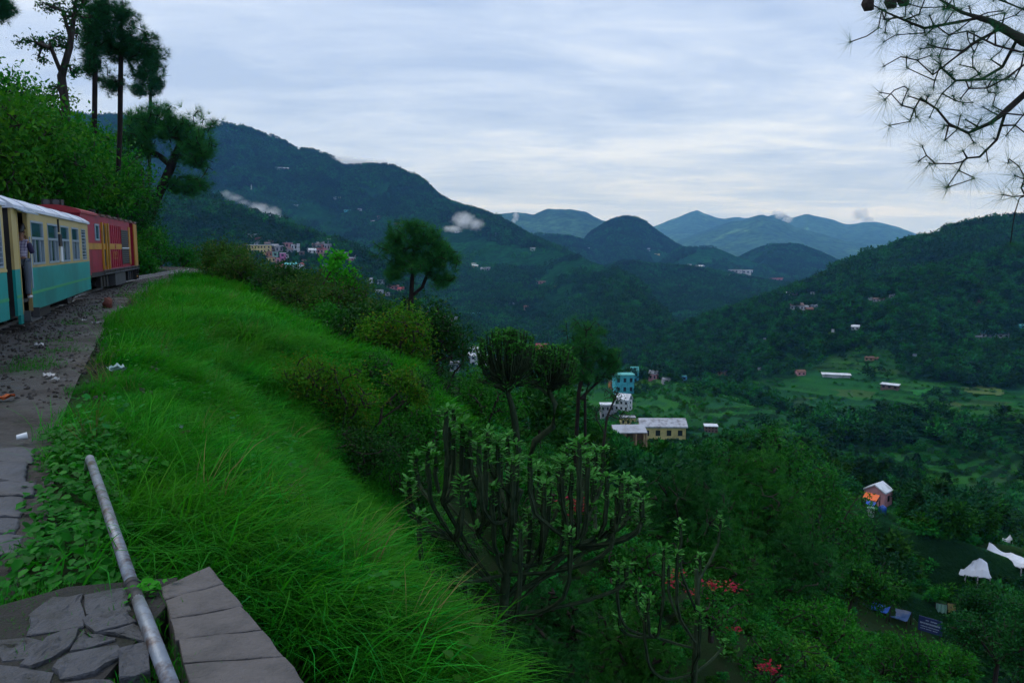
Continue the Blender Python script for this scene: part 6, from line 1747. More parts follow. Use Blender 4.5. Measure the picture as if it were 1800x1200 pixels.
h_ = house(843, 642, 34, 26, 'white', 'white', 'hip', R(16), .8, rmin=60, win=(3, 2), name='villa', cat='house', label='white villa with two tier pyramid roof left of the mop headed plants')
if h_:
    s = h_.location.length / FPX
    MB().box(-8 * s, 6 * s, 6 * s, 18 * s, 16 * s, 29 * s).build('upper_storey', WM['white'], h_)
    a, b2, hh = 11 * s, 9 * s, 34 * s
    MB().add([(-a - s, 12 * s - b2, 29 * s), (a - s, 12 * s - b2, 29 * s), (a - s, 12 * s + b2, 29 * s), (-a - s, 12 * s + b2, 29 * s), (-s, 12 * s, hh)], [(0, 1, 4), (1, 2, 4), (2, 3, 4), (3, 0, 4), (3, 2, 1, 0)]).build('upper_roof', RM['white'], h_)
house(872, 655, 26, 22, 'white', 'white', 'gable', R(10), .7, rmin=60, win=(3, 1), label='long white house behind the left mop headed plant')
house(900, 664, 24, 14, 'white', 'white', 'shed', R(10), .7, rmin=60, win=(2, 1), label='low white roofed house under the mop headed plants')
house(952, 640, 22, 34, 'white', 'red', 'gable', R(-8), .7, rmin=60, win=(2, 2), label='white house with bright red roof between the mop headed plants')
house(800, 655, 16, 18, 'grey', 'grey', 'flat', R(10), .7, rmin=60, win=(2, 1), label='plain grey house left of the white villa')
house(1470, 664, 42, 6, 'white', 'white', 'shed', R(6), .3, rmin=200, name='greenhouse', cat='greenhouse', win=(0, 0), label='long low white greenhouse in the valley fields')
house(1563, 684, 26, 8, 'brown', 'white', 'shed', R(-14), .4, rmin=200, name='field_shed', cat='shed', win=(3, 1), label='dark field shed with pale roof on the terraces')
# pink hut with awning
h_ = house(1536, 886, 34, 32, 'pink', 'white', 'gable_front', R(-24), .8, rmin=60, win=(1, 1), name='pink_hut', cat='hut', label='pink hut with white roof on the hillside clearing')
s = h_.location.length / FPX
L_ = h_.location
def sheet(name, lab, cat, px, py, wpx, hpx, slope, mat, rmin=60, yaw=0, lift=0.0, sag=.2, posts=True, group=None, n=9):
    p = hit(px, py, rmin); r = p.length; q = r / FPX
    w, d = wpx * q, hpx * q * 1.6
    o = empty(name, (p.x, p.y, p.z), -atan2(p.x, p.y) + yaw, lab, cat, group)
    g_ = np.random.default_rng(int(px))
    top = []; 
    for j in range(n):
        for i in range(n):
            u, v = i / (n - 1), j / (n - 1)
            z = lift + slope * v * d - sag * sin(pi * u) * sin(pi * v) + g_.normal(0, sag * .12)
            top.append((-w / 2 + w * u, d * v, z))
    V = top + [(x, y, z - .06) for x, y, z in top]
    F = []
    for j in range(n - 1):
        for i in range(n - 1):
            a = j * n + i
            F.append((a, a + 1, a + n + 1, a + n)); m2 = n * n; F.append((m2 + a, m2 + a + n, m2 + a + n + 1, m2 + a + 1))
    MB().add(V, F).build('fabric', mat, o)
    if posts:
        for u, v in ((0, 0), (1, 0), (0, 1), (1, 1)):
            MB().tube([(-w / 2 + w * u, d * v, -2.5), (-w / 2 + w * u, d * v, lift + slope * v * d)], .06, 6).build('pole', BARK, o)
    return o
M_or = mat_solid('orange_tarp', (.72, .14, .03), .6, .1, .8); M_bl = mat_solid('blue_tarp', (.02, .10, .45), .45, .2, 1.0); M_tent = mat_solid('tent_white', (.58, .61, .68), .7, .12, .5, dirt=(.36, .38, .42))
sheet('tarpaulin', 'bright orange tarpaulin awning in front of the pink hut', 'tarpaulin', 1527, 893, 22, 9, .45, M_or, lift=1.2, yaw=R(-20))
sheet('tarpaulin', 'blue tarpaulin hung below the orange awning', 'tarpaulin', 1528, 899, 14, 5, .5, M_bl, lift=.9, yaw=R(-20))
p = hit(1551, 902, 60); s = p.length / FPX
wt = empty('water_tank', tuple(p), 0, 'blue water tank standing right of the orange awning', 'tank')
MB().tube([(0, 0, -.3), (0, 0, 8 * s), (0, 0, 10 * s), (0, 0, 11.5 * s)], [6 * s, 6 * s, 4.5 * s, 1.6 * s], 14).build('body', M_bl, wt, smooth=True)
MB().tube([(0, 0, 11.5 * s), (0, 0, 12.3 * s)], 1.7 * s, 10).build('lid', M_bl, wt)
p = hit(1530, 905, 60)
wt = empty('white_drum', tuple(p), 0, 'small white drum under the blue tarpaulin by the pink hut', 'drum')
MB().tube([(0, 0, -.2), (0, 0, 1.0)], .45, 12).build('body', WM['white'], wt); MB().tube([(0, 0, 1.0), (0, 0, 1.06)], .47, 12).build('lid', WM['green'], wt)
# big white tents
def tent(lab, px, py, wpx, hpx, peaks, seed, yaw=0.0, dep=.5):
    p = hit(px, py, 60); q = p.length / FPX; w, h, d = wpx * q, hpx * q, wpx * q * dep
    p = p - Vector((0, 0, .28 * h)); KEEP.append((px - wpx * .5, py - hpx, min(px + wpx * .5, 1800), py - hpx * .2, p.length - 2)); o = empty('white_tent', tuple(p), -atan2(p.x, p.y) + yaw, lab, 'tent', 'white marquee tents')
    g_ = np.random.default_rng(seed); nx_, ny_ = 25, 9; V = []
    for j in range(ny_):
        for i in range(nx_):
            u, v = i / (nx_ - 1), j / (ny_ - 1)
            z = .45 * h
            for pu, ph in peaks: z = max(z, h * (.45 + .55 * ph * max(0, 1 - math.hypot((u - pu) * 3.2, (v - .5) * 1.9)) ** 1.3))
            if j in (0, ny_ - 1) or i in (0, nx_ - 1): z = .30 * h
            V.append((-w / 2 + w * u, d * v, z + g_.normal(0, .02 * h)))
    F = [(j * nx_ + i, j * nx_ + i + 1, (j + 1) * nx_ + i + 1, (j + 1) * nx_ + i) for j in range(ny_ - 1) for i in range(nx_ - 1)]
    n_ = len(V); V2 = V + [(x, y, z - .08) for x, y, z in V]; F2 = F + [tuple(n_ + k for k in f[::-1]) for f in F]
    MB().add(V2, F2).build('canopy', M_tent, o)
    for u in np.linspace(0.02, .98, 6):
        for v in (0, 1): MB().tube([(-w / 2 + w * u, d * v, -2), (-w / 2 + w * u, d * v, .32 * h)], .07, 6).build('pole', WM['grey'], o)
tent('white marquee with several peaks, left one of the two large tents', 1686, 1010, 84, 34, [(.15, .3), (.45, .6), (.68, .5), (.85, 1.0)], 3, R(10), .45)
tent('long white marquee cut by the picture edge, right of the peaked one', 1784, 996, 84, 30, [(.05, 1.0), (.4, .5), (.8, .6)], 4, R(-12), .4)
tent('small white tent above the two marquees', 1768, 952, 18, 14, [(.8, 1.0)], 5, R(10), .5)
# blue covers, sign, washing, scraps
sheet('blue_cover', 'bright blue tarpaulin cover behind the bare pine trunk', 'tarpaulin', 1537, 1078, 36, 9, .35, M_bl, lift=.5, yaw=R(-18), sag=.15)
sheet('blue_cover', 'blue grey tarpaulin cover right of the bare pine trunk', 'tarpaulin', 1570, 1090, 38, 12, .4, mat_solid('faded_blue_tarp', (.05, .11, .26), .5, .35, 1.5, dirt=(.3, .3, .32), dirtamt=.6), lift=.4, yaw=R(-18), sag=.25)
p = hit(1632, 1150, 40)
q = p.length / FPX
sg = empty('sign_board', tuple(p), -atan2(p.x, p.y) + R(-14), 'dark blue notice board with pale lettering on two posts among bushes', 'sign')
zt_ = 56 * q
MB().box(-16 * q, 16 * q, -.04, .04, zt_ - 22 * q, zt_).build('board', mat_solid('sign_navy', (.010, .022, .100), .5, .2, 2), sg)
for x in (-13 * q, 13 * q): MB().tube([(x, .07, -1.5), (x, .07, zt_ - q)], .05, 6).build('post', M_iron, sg)
M_sw = mat_solid('sign_lettering', (.30, .36, .46), .6, .3, 6)
for zz, ws, hh in ((.80, [(-.25, .15), (.30, .28)], .07), (.58, [(-.62, .24), (-.15, .22), (.45, .36)], .10), (.36, [(-.5, .30), (.05, .2), (.5, .24)], .05), (.20, [(-.6, .2), (-.1, .24), (.45, .2)], .05)):
    for cx_, hw_ in ws:
        k_ = max(2, int(hw_ * 22))
        wd = MB()
        for i in range(k_):
            x0 = (cx_ - hw_ + 2 * hw_ * i / k_) * 16 * q; x1 = x0 + 2 * hw_ / k_ * 16 * q * .72
            zc_ = zt_ - 22 * q + zz * 22 * q
            wd.box(x0, x1, -.048, -.042, zc_ - hh * 11 * q * (1 if (i * 7 + int(zz * 50)) % 3 else .7), zc_ + hh * 11 * q)
        wd.build('lettering', M_sw, sg)
for k, (px, py, wp, m, lab) in enumerate([(1654, 1078, 14, WM['green'], 'pale green cloth hung out above the notice board'), (1672, 1079, 11, WM['cream'], 'off white cloth hung beside the pale green one')]):
    p = hit(px, py, 40); q = p.length / FPX
    o = empty('hung_cloth', tuple(p), -atan2(p.x, p.y), lab, 'cloth', 'washing above the notice board')
    n_ = 9; V = []
    for j in range(5):
        for i in range(n_): V.append((-wp / 2 * q + wp * q * i / (n_ - 1), .12 * sin(i * 1.9 + j * .4), 15 * q - 13 * q * j / 4 - .05 * q * (i % 3) * j))
    V += [(x, y + .03, z) for x, y, z in V]
    F = [(j * n_ + i, j * n_ + i + 1, (j + 1) * n_ + i + 1, (j + 1) * n_ + i) for j in range(4) for i in range(n_ - 1)]
    F += [tuple(45 + a for a in f[::-1]) for f in F]
    MB().add(V, F).build('cloth_sheet', m, o)
    MB().tube([(-wp * .55 * q, .06, 15.2 * q), (wp * .55 * q, .06, 15.2 * q)], .03, 5).build('line', M_iron, o)
    for x in (-.55, .55): MB().tube([(x * wp * q, .06, -1), (x * wp * q, .06, 15.3 * q)], .05, 5).build('pole', BARK, o)
# labels of the houses: look first, place only where looks repeat
from collections import defaultdict
cnt = defaultdict(list)
shape = dict(flat='flat', gable='pitched', gable_front='front gabled', hip='hipped', shed='sloping')
for rec in HOUSES:
    o, px, py, w, h, wall, roof, kind, where, label = rec
    if label: o['label'] = label; continue
    size = 'tall' if h > w * 1.05 else ('long' if w > 2.1 * h else ('large' if w > 14 else ('tiny' if w < 6 else 'small')))
    rc = '' if roof == wall else roof + ' '
    cnt[f'{size} {wall} house with {rc}{shape[kind]} roof {where}'].append(rec)
ordn = ['leftmost', 'second from the left', 'third from the left', 'fourth from the left', 'fifth from the left', 'sixth from the left']
for lab, rs in cnt.items():
    rs.sort(key=lambda q: q[1])
    for i, rec in enumerate(rs):
        rec[0]['label'] = lab if len(rs) == 1 else lab + ', ' + ('rightmost' if i == len(rs) - 1 else ordn[i])
# scraps of litter on the path and in the grass
def scrap(lab, px, py, size, c, seed, kind='paper', z=.03, d=None):
    p = np.array(hit(px, py)) if d is None else ground(px, d)
    g_ = np.random.default_rng(seed)
    o_n = 'litter_scrap'
    n_ = 6; V = []
    for j in range(n_):
        for i in range(n_):
            V.append(((i / 5 - .5) * size * 1.5 + g_.normal(0, size * .06), (j / 5 - .5) * size + g_.normal(0, size * .06), .02 + abs(g_.normal(0, size * .16)) + size * .25 * sin(i * .9 + seed) ** 2))
    V += [(x, y, z_ - .006) for x, y, z_ in V]
    F = [(j * n_ + i, j * n_ + i + 1, (j + 1) * n_ + i + 1, (j + 1) * n_ + i) for j in range(5) for i in range(5)]
    F += [tuple(36 + a for a in f[::-1]) for f in F]
    o = MB().add(V, F).build(o_n, mat_solid('litter_%d' % seed, tuple(v * .7 for v in c), .6, .2, 20), None, (p[0], p[1], p[2] + z), (0, 0, seed * 1.7))
    tag(o, lab, 'litter', 'litter by the track')
scrap('white paper scrap on the muddy path next to the grass edge', 88, 667, .13, (.55, .56, .58), 1)
scrap('smaller white scrap just right of the paper on the path', 98, 673, .09, (.5, .52, .54), 2)
scrap('white lump of paper at the edge of the ballast', 69, 613, .16, (.55, .56, .6), 3)
scrap('orange wrapper at the left picture edge on the path', 8, 708, .16, (.62, .13, .02), 4)
scrap('pale plastic bag lying in the grass', 208, 704, .20, (.30, .46, .46), 5, z=.42)
scrap('whitish scrap on the verge ahead of the coach', 171, 572, .15, (.5, .5, .52), 6)
scrap('small white scrap on the verge near the engine', 216, 544, .15, (.55, .55, .58), 7)
scrap('tiny white scrap on the gravel below the coach', 146, 567, .12, (.5, .5, .5), 8)
scrap('bluish plastic scrap sunk in the grass hollow', 312, 790, .10, (.28, .38, .5), 9, z=.25)
scrap('brown dead tuft of rubbish in the grass hollow', 315, 803, .22, (.10, .05, .02), 10, z=.2)
# paper cup near the paving
p = hit(40, 783)
cu = empty('paper_cup', (p.x, p.y, .06), .6, 'white paper cup lying at the end of the stone paving', 'cup')
MB().tube([(-.05, 0, .035), (.05, 0, .045)], [.028, .040], 14, cap=False).build('wall', M_white, cu, smooth=True)
MB().tube([(-.051, 0, .035), (-.047, 0, .035)], .028, 14).build('base', M_white, cu)
p = at(190, 548, 27.5)
rk = link('marker_stone', lumpy('marker_stone', mat_solid('rust_red_stone', (.11, .028, .018), .8, .3, 6, bump=.4), .16, .25, 5, 2, 1.5), None, (p.x, p.y, .18)); tag(rk, 'rust red marker stone on the verge beside the engine', 'stone')
# fields that stand out on the far slopes
def field(pts, mat, cell=5, lift=.6, rmin=200):
    xs = [a for a, _ in pts]; ys = [b_ for _, b_ in pts]
    gx = np.arange(min(xs), max(xs) + cell, cell); gy = np.arange(min(ys), max(ys) + cell * .5, cell * .5)
    def inside(x, y):
        c_ = False; j = len(pts) - 1
        for i in range(len(pts)):
            if (pts[i][1] > y) != (pts[j][1] > y) and x < (pts[j][0] - pts[i][0]) * (y - pts[i][1]) / (pts[j][1] - pts[i][1]) + pts[i][0]: c_ = not c_
            j = i
        return c_
    P = {}; m_ = MB()
    def gp(i, j):
        if (i, j) not in P:
            h2 = hit(gx[i], gy[j], rmin); P[(i, j)] = None if h2 is None else h2 + Vector((0, 0, lift))
        return P[(i, j)]
    for i in range(len(gx) - 1):
        for j in range(len(gy) - 1):
            if not inside(gx[i] + cell / 2, gy[j] + cell / 4): continue
            q = [gp(i, j), gp(i + 1, j), gp(i + 1, j + 1), gp(i, j + 1)]
            if any(v is None for v in q): continue
            rr_ = [v.length for v in q]
            if max(rr_) - min(rr_) > .12 * max(rr_): continue
            m_.add(q, [(0, 3, 2, 1)])
    if m_.v:
        o = m_.build('field', mat); o['kind'] = 'structure'
F1 = mat_solid('bright_crop', (.022, .130, .030), .95, .2, .05, spec=0); F2 = mat_solid('pale_crop', (.070, .120, .038), .95, .25, .08, spec=0); F3 = mat_solid('bluish_crop', (.018, .075, .045), .95, .25, .08, spec=0); F4 = mat_solid('red_earth', (.09, .035, .022), .95, .3, .1, spec=0)
for pts, m in [([(1066, 490), (1085, 482), (1105, 486), (1122, 498), (1120, 505), (1075, 500)], F1), ([(1690, 682), (1730, 679), (1768, 687), (1760, 696), (1700, 692)], F2), ([(1715, 510), (1735, 503), (1732, 525), (1718, 545), (1708, 540)], F4), ([(1600, 688), (1640, 684), (1650, 690), (1610, 696)], F1)]:
    field(pts, m, rmin=120)
# ------------------------------------------------------------------ valley trees, undergrowth and far forest
M_far_a = mat_leaf('valley_tree_leaves', (0.011, 0.050, 0.014), (0.024, 0.100, 0.020), (0.055, 0.150, 0.026), .6, .25, objvar=.5)
M_far_b = mat_leaf('valley_dark_leaves', (0.007, 0.028, 0.014), (0.013, 0.052, 0.020), None, .6, .2, objvar=.40)
M_under_l = mat_leaf('undergrowth_leaves', (0.014, 0.078, 0.012), (0.028, 0.135, 0.018), (0.060, 0.155, 0.022), .6, .3, objvar=.45)
def crown_mesh(name, n, leaf, seed, mat, kind='round', lumps=9):
    g = np.random.default_rng(seed)
    if kind == 'round':
        p = lumpy_cloud(n, (0, 0, .62), (.46, .46, .40), lumps, g, .6)
        M_ = leaf_dirs(p, np.array([0, 0, .5]), g)
    else:
        h = g.uniform(.28, 1.0, n) ** .9; rad = .24 * np.clip((1.04 - h) / .55, 0.08, 1) * np.sqrt(g.uniform(.1, 1, n)); a = g.integers(0, 9, n) * .698 + np.floor(h * 9) * 1.1 + g.normal(0, .22, n)
        p = np.column_stack([np.cos(a) * rad, np.sin(a) * rad, h + g.normal(0, .015, n)])
        M_ = frames(np.column_stack([np.cos(a), np.sin(a), g.uniform(-.1, .6, n)]), g.normal(size=(n, 3)) + np.array([0, 0, .8]))
    V, F = place(LEAF_V, LEAF_F, p, M_, leaf * g.uniform(.6, 1.3, n))
    return mesh_np(name, V, F, mat, attrs=[('rnd', 'FACE', np.repeat(g.random(n), 2))])
def trunk_mesh(name, h, r, mat, bend=.03):
    return MB().tube([(0, 0, -.08), (bend, 0, h * .4), (bend * .3, bend, h * .75), (0, 0, h)], [r, r * .8, r * .55, r * .2], 6).mesh(name, mat, True)
tc_ = [crown_mesh('valley_crown', 900, .085, 500 + k, (M_far_a, M_far_a, M_far_b)[k % 3], 'round', 8 + k) for k in range(5)] + [crown_mesh('valley_pine_crown', 800, .075, 510 + k, M_far_b, 'pine') for k in range(2)]
tt_ = [trunk_mesh('valley_trunk', .62, .022, BARK), trunk_mesh('valley_pine_trunk', .9, .016, BARKP, .01)]
KB = np.array(KEEP, float)
def blocks_v(x, y, z, h, w):
    """trees that would stand in front of a building, tent or sign"""
    zz = z - CAMZ; r = np.hypot(x, y)
    dz = y * _c - zz * _s; px = 900 + FPX * x / dz; py = 600 - FPX * (y * _s + zz * _c) / dz
    z2 = zz + h; pt = 600 - FPX * (y * _s + z2 * _c) / (y * _c - z2 * _s)
    hw = w / 2 / r * FPX
    bad = np.zeros(len(x), bool)
    for x0, y0, x1, y1, rr in KB:
        bad |= (r < rr) & (px + hw > x0) & (px - hw < x1) & (py > y0) & (pt < y1)
    return bad
def blocks(p, h, w): return bool(blocks_v(*[np.array([float(v)]) for v in (p[0], p[1], p[2], h, w)])[0])
def project(p):
    x, y, z = p[0], p[1], p[2] - CAMZ
    dz = y * _c - z * _s; uy = y * _s + z * _c
    return 900 + FPX * x / dz, 600 - FPX * uy / dz
g = np.random.default_rng(600)
cands = 0; made = 0
labs = ['round crowned tree on the slope below the railway', 'dark upright pine on the slope below the railway']
while made < 290 and cands < 6000:
    cands += 1
    az = g.uniform(R(-9), R(36)); r = math.exp(g.uniform(math.log(62), math.log(330)))
    x, y = r * sin(az), r * cos(az)
    if fbm(np.array([x / 38]), np.array([y / 38]), 3)[0] < -.10 + (.05 if r > 200 else 0): continue
    z = hz(x, y)
    piney = g.random() < .22
    h = g.uniform(4.5, 9) * (1.25 if piney else 1)
    if blocks((x, y, z), h, h): continue
    px, py = project((x, y, z + h * .6))
    if px > 1830 or py > 1230 or px < 640: continue
    o = empty('valley_tree' if not piney else 'valley_pine', (x, y, z), g.uniform(0, 6.28), labs[int(piney)], 'tree', 'pines on the slope' if piney else 'trees on the slope')
    s = h * g.uniform(.9, 1.1); o.scale = (s * g.uniform(.85, 1.25), s * g.uniform(.85, 1.25), s)
    link('crown', tc_[5 + int(g.integers(0, 2))] if piney else tc_[int(g.integers(0, 5))], o)
    link('trunk', tt_[int(piney)], o)
    made += 1
# undergrowth over the slopes
ug = [crown_mesh('undergrowth_clump', 300, .15, 530 + k, M_under_l, 'round', 7) for k in range(4)]
n = 19000
az = g.uniform(R(-14), R(37), n); r = np.exp(g.uniform(np.log(9), np.log(640), n))
x, y = r * np.sin(az), r * np.cos(az); t = tdist(x, y)
f = fbm(x / 22 + 40, y / 22, 3)
edge_t = 5.6 + .27 * np.maximum(y - 9, -3) + 1.0 * g.random(n)
ok = (t > edge_t) & ((r < 110) | (f > -.12 + .06 * (r > 200))) & (g.random(n) < np.clip(r / 45, .35, 1)); x, y, r = x[ok], y[ok], r[ok]
z = H(x, y)
sc = g.uniform(.7, 2.0, len(x)) * np.clip(r / 70, .35, 1.7)
ok = ~blocks_v(x, y, z, sc, sc)
x, y, z, sc = x[ok], y[ok], z[ok], sc[ok]
gn_scatter('undergrowth', np.column_stack([x, y, z - sc * .25]), np.column_stack([0 * x, 0 * x, g.uniform(0, 6.28, len(x))]), np.column_stack([sc * g.uniform(1, 1.6, len(x)), sc * g.uniform(1, 1.6, len(x)), sc]), g.integers(0, 4, len(x)), ug)
# closed woodland between the single trees
n = 5200
az = g.uniform(R(1), R(37), n); r = np.sqrt(g.uniform(75 ** 2, 430 ** 2, n))
x, y = r * np.sin(az), r * np.cos(az)
ok = fbm(x / 45 + 3, y / 45, 3) > -.10 + .16 * (r > 250); x, y = x[ok], y[ok]; z = H(x, y); h = g.uniform(3.5, 8, len(x))
ok = ~blocks_v(x, y, z, h, h); x, y, z, h = x[ok], y[ok], z[ok], h[ok]
gn_scatter('slope_woodland', np.column_stack([x, y, z - .4]), np.column_stack([0 * x, 0 * x, g.uniform(0, 6.28, len(x))]), np.column_stack([h * g.uniform(.9, 1.4, len(x)), h * g.uniform(.9, 1.4, len(x)), h]), np.where(g.random(len(x)) < .12, 5, g.integers(0, 5, len(x))), tc_)
# hedges along the terrace risers
n = 42000
az = g.uniform(R(-2), R(37), n); r = np.sqrt(g.uniform(230 ** 2, 740 ** 2, n)); x, y = r * np.sin(az), r * np.cos(az)
gx_ = (H(x + 1.5, y) - H(x - 1.5, y)) / 3; gy_ = (H(x, y + 1.5) - H(x, y - 1.5)) / 3
ok = (np.hypot(gx_, gy_) > .42) & (fbm(x / 25, y / 25, 2) > -.1); x, y = x[ok][:5200], y[ok][:5200]; z = H(x, y); sc = g.uniform(1.0, 2.6, len(x))
gn_scatter('terrace_hedges', np.column_stack([x, y, z - sc * .3]), np.column_stack([0 * x, 0 * x, g.uniform(0, 6.28, len(x))]), np.column_stack([sc * 1.5, sc * 1.5, sc]), g.integers(0, 4, len(x)), ug)
# forest of the valley sides (single trees), then of the mountains (stands of trees)
def horizon_cull(x, y, z, h, margin=.012):
    az = np.arctan2(x, y); r = np.hypot(x, y)
    A = np.linspace(R(-40), R(40), 321); Rr = np.geomspace(20, 15000, 500)
    aa, rr = np.meshgrid(A, Rr)
    te = (H((rr * np.sin(aa)).ravel(), (rr * np.cos(aa)).ravel()).reshape(aa.shape) - CAMZ) / rr
    run = np.maximum.accumulate(te, 0)
    ia = np.clip(np.round((az - A[0]) / (A[1] - A[0])).astype(int), 0, len(A) - 1)
    ir = np.clip(np.searchsorted(Rr, r * .97) - 1, 0, len(Rr) - 1)
    return (z + h - CAMZ) / r > run[ir, ia] - margin
fp_ = [crown_mesh('forest_tree', 150, .20, 540 + k, (M_far_a, M_far_b)[k % 2], 'round', 8) for k in range(3)] + [crown_mesh('forest_pine', 130, .17, 545 + k, M_far_b, 'pine') for k in range(2)]
n = 90000
az = g.uniform(R(-37), R(37), n); r = np.sqrt(g.uniform(300 ** 2, 1150 ** 2, n))
x, y = r * np.sin(az), r * np.cos(az)
dens = fbm(x / 120, y / 120, 4) + .10 * np.clip((r - 550) / 300, -.6, 1) + .12 * np.clip(az / .5, 0, 1) * np.clip((r - 650) / 200, 0, 1) - .05 * (az > 0) * (r < 600)
ok = dens > g.normal(-.10, .05, n) + .20 * (az > -.02) * (r < 640) * (r > 330); x, y, r = x[ok], y[ok], r[ok]; z = H(x, y)
h = g.uniform(3.5, 11.5, len(x))
ok = horizon_cull(x, y, z, h)
ok &= ~blocks_v(x, y, z, h, h)
x, y, z, h = x[ok], y[ok], z[ok], h[ok]
m = min(len(x), 26000); x, y, z, h = x[:m], y[:m], z[:m], h[:m]
print('FOREST single', m)
pk = np.where(g.random(m) < .45 + .3 * (x > 150), g.integers(3, 5, m), g.integers(0, 3, m))
gn_scatter('valley_forest', np.column_stack([x, y, z - .3]), np.column_stack([0 * x, 0 * x, g.uniform(0, 6.28, m)]), np.column_stack([h * g.uniform(.9, 1.3, m), h * g.uniform(.9, 1.3, m), h]), pk, fp_)
def stand(name, k, seed):
    g_ = np.random.default_rng(seed); VV = []; FF = []; RR = []; o = 0
    for i in range(k):
        hh = g_.uniform(7, 12); n_ = 34
        p = lumpy_cloud(n_, (0, 0, hh * .55), (hh * .42, hh * .42, hh * .42), 5, g_, .6)
        a, q = g_.uniform(0, 6.28), 30 * sqrt(g_.random())
        p = p + np.array([cos(a) * q, sin(a) * q, -1.5])
        V, F = place(LEAF_V, LEAF_F, p, leaf_dirs(p, p.mean(0), g_), 3.4 * g_.uniform(.6, 1.2, n_))
        VV.append(V); FF.append(F + o); o += len(V); RR += list(np.repeat(np.clip(g_.random(n_) * .5 + g_.random() * .5, 0, 1), 2))
    return mesh_np(name, np.concatenate(VV), np.concatenate(FF), M_far_b if seed % 2 else M_far_a, attrs=[('rnd', 'FACE', RR)])
sp2 = [stand('forest_stand', 26, 560 + k) for k in range(4)]
n = 70000
az = g.uniform(R(-36), R(36), n); r = np.sqrt(g.uniform(1050 ** 2, 4600 ** 2, n))
x, y = r * np.sin(az), r * np.cos(az)
dens = fbm(x / 260 + 7, y / 260, 4) + .16 * (az > .18) * (r < 2000)
ok = (dens > g.normal(-.03, .05, n)); x, y, r = x[ok], y[ok], r[ok]; z = H(x, y)
ok = horizon_cull(x, y, z, 12, .004) & ~blocks_v(x, y, z, 10 + 0 * x, 50 + 0 * x)
x, y, z, r = x[ok], y[ok], z[ok], r[ok]
print('FOREST stands', len(x))
m = min(len(x), 8500); x, y, z = x[:m], y[:m], z[:m]
e = 30.0
nx = -(H(x + e, y) - H(x - e, y)) / (2 * e); ny = -(H(x, y + e) - H(x, y - e)) / (2 * e)
ro = []
for a, b_, h_ in zip(nx, ny, g.uniform(0, 6.28, m)):
    zz = Vector((a, b_, 1)).normalized(); xx = Vector((cos(h_), sin(h_), 0)); yv = zz.cross(xx).normalized(); xx = yv.cross(zz)
    ro.append(tuple(Matrix((xx, yv, zz)).transposed().to_euler()))
s_ = g.uniform(.85, 1.3, m)
gn_scatter('mountain_forest', np.column_stack([x, y, z]), np.array(ro), np.repeat(s_[:, None], 3, 1), g.integers(0, 4, m), sp2)
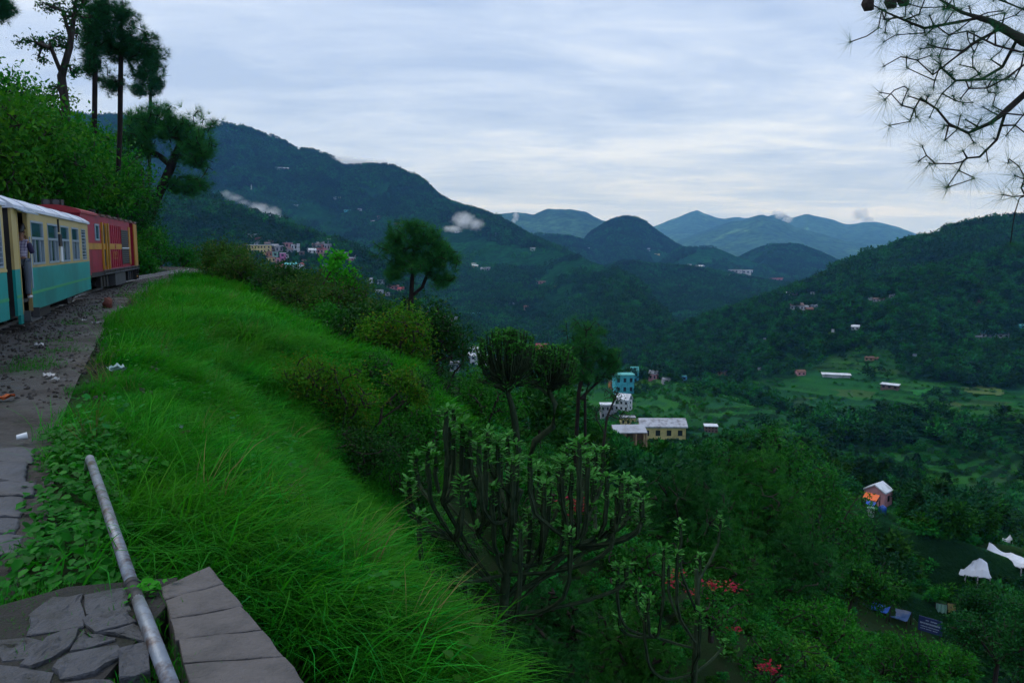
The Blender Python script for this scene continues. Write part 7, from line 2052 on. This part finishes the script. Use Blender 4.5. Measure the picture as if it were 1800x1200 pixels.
# ------------------------------------------------------------------ low clouds caught on the slopes
def cloud(lab, puffs, rr, seed, opac=1.0):
    """puffs: (px, py, half width px, half height px) at distance rr; soft volumes with ragged edges"""
    s = rr / FPX
    c0 = Vector(at(puffs[0][0], puffs[0][1], rr))
    x0 = min(p[0] - p[2] * 1.5 for p in puffs); x1 = max(p[0] + p[2] * 1.5 for p in puffs)
    y0 = min(p[1] - p[3] * 1.7 for p in puffs); y1 = max(p[1] + p[3] * 1.7 for p in puffs)
    m, nt, out = nodes_of('cloud_vapour')
    co = N(nt, 'ShaderNodeTexCoord').outputs['Object']
    tot = None
    for px, py, a, b in puffs:
        q = Vector(at(px, py, rr)) - c0
        sb = N(nt, 'ShaderNodeVectorMath', operation='SUBTRACT'); nt.links.new(co, sb.inputs[0]); sb.inputs[1].default_value = q
        dv = N(nt, 'ShaderNodeVectorMath', operation='DIVIDE'); nt.links.new(sb.outputs[0], dv.inputs[0]); dv.inputs[1].default_value = (a * s * 1.45, a * s * 1.0, b * s * 1.6)
        ln_ = N(nt, 'ShaderNodeVectorMath', operation='LENGTH'); nt.links.new(dv.outputs[0], ln_.inputs[0])
        f = nmath(nt, 'MAXIMUM', nmath(nt, 'SUBTRACT', 1.0, ln_.outputs['Value']), 0.0)
        tot = f if tot is None else nmath(nt, 'MAXIMUM', tot, f)
    mean_b = sum(p[3] for p in puffs) / len(puffs) * s; mean_a = sum(p[2] for p in puffs) / len(puffs) * s
    mp = N(nt, 'ShaderNodeMapping'); nt.links.new(co, mp.inputs['Vector']); mp.inputs['Location'].default_value = (seed * 37.1, seed * 11.7, seed * 5.3)
    nz = nnoise(nt, .95 / mean_b, 6, .68, mp.outputs[0], .4)
    d = nmath(nt, 'MULTIPLY', nmath(nt, 'MAXIMUM', nmath(nt, 'SUBTRACT', nmath(nt, 'ADD', nmath(nt, 'MULTIPLY', tot, .70), nz), .66), 0.0), 2.4 * opac / mean_a)
    d = nmath(nt, 'MULTIPLY', d, nmath(nt, 'MINIMUM', nmath(nt, 'MULTIPLY', tot, 5.0), 1.0))
    v = N(nt, 'ShaderNodeVolumePrincipled'); v.inputs['Color'].default_value = (.97, .98, 1, 1); v.inputs['Anisotropy'].default_value = 0.0
    nt.links.new(d, v.inputs['Density']); nt.links.new(v.outputs[0], out.inputs['Volume'])
    A_ = Vector(at(x0, y1, rr)) - c0; B_ = Vector(at(x1, y0, rr)) - c0
    dy = max(p[2] for p in puffs) * s * 1.05
    o = MB().box(A_.x, B_.x, -dy, dy, A_.z, B_.z).build('low_cloud', m, None, tuple(c0)); tag(o, lab, 'cloud', 'low clouds on the hills'); return o
cloud('wisp of cloud low on the mountain above the town, upper of two', [(412, 348, 16, 6), (398, 341, 12, 6), (428, 356, 12, 5)], 1500, 1, .4)
cloud('wisp of cloud low on the mountain above the town, lower of two', [(455, 368, 20, 11), (478, 374, 16, 10), (490, 380, 8, 6)], 1480, 2, .7)
cloud('bright ragged cloud on the end of the long ridge', [(815, 388, 22, 13), (835, 394, 16, 10), (797, 402, 18, 6), (820, 380, 10, 8)], 2350, 3, 1.1)
cloud('flat cloud lying along the crest of the long mountain', [(630, 284, 34, 5), (665, 287, 20, 6), (690, 292, 14, 5), (600, 280, 26, 5)], 3020, 4, 1.6)
cloud('small upright cloud on the leftmost far hill', [(906, 380, 6, 8), (903, 388, 4, 6)], 6900, 5, 1.2)
cloud('thin cloud on the face of the blue far mountain', [(1330, 407, 16, 4), (1342, 406, 10, 4)], 8700, 6, 2.0)
cloud('cloud spilling over the summit of the blue far mountain', [(1372, 378, 12, 6), (1384, 386, 10, 6), (1362, 374, 8, 4)], 9000, 7, 2.0)
cloud('soft cloud over the right end of the far range', [(1512, 376, 16, 10), (1525, 386, 12, 6)], 11800, 8, 2.0)
cloud('tiny cloud below the summit of the blue far mountain', [(1316, 428, 8, 3)], 8600, 9, 1.6)
cloud('small cloud at the right end of the blue range', [(1555, 403, 9, 3)], 11500, 10, 1.6)
# ------------------------------------------------------------------ the air over the valley
def haze_box():
    m, nt, out = nodes_of('haze_air')
    v = N(nt, 'ShaderNodeVolumePrincipled')
    v.inputs['Color'].default_value = (0.17, 0.44, 1.0, 1)
    v.inputs['Density'].default_value = 5.8e-5
    v.inputs['Absorption Color'].default_value = (1, 1, 1, 1)
    v.inputs['Anisotropy'].default_value = 0.0
    nt.links.new(v.outputs[0], out.inputs['Volume'])
    o = MB().box(-19000, 19000, -300, 18500, -420, 1200).build('haze', m)
    o['kind'] = 'stuff'
    return o
haze_box()
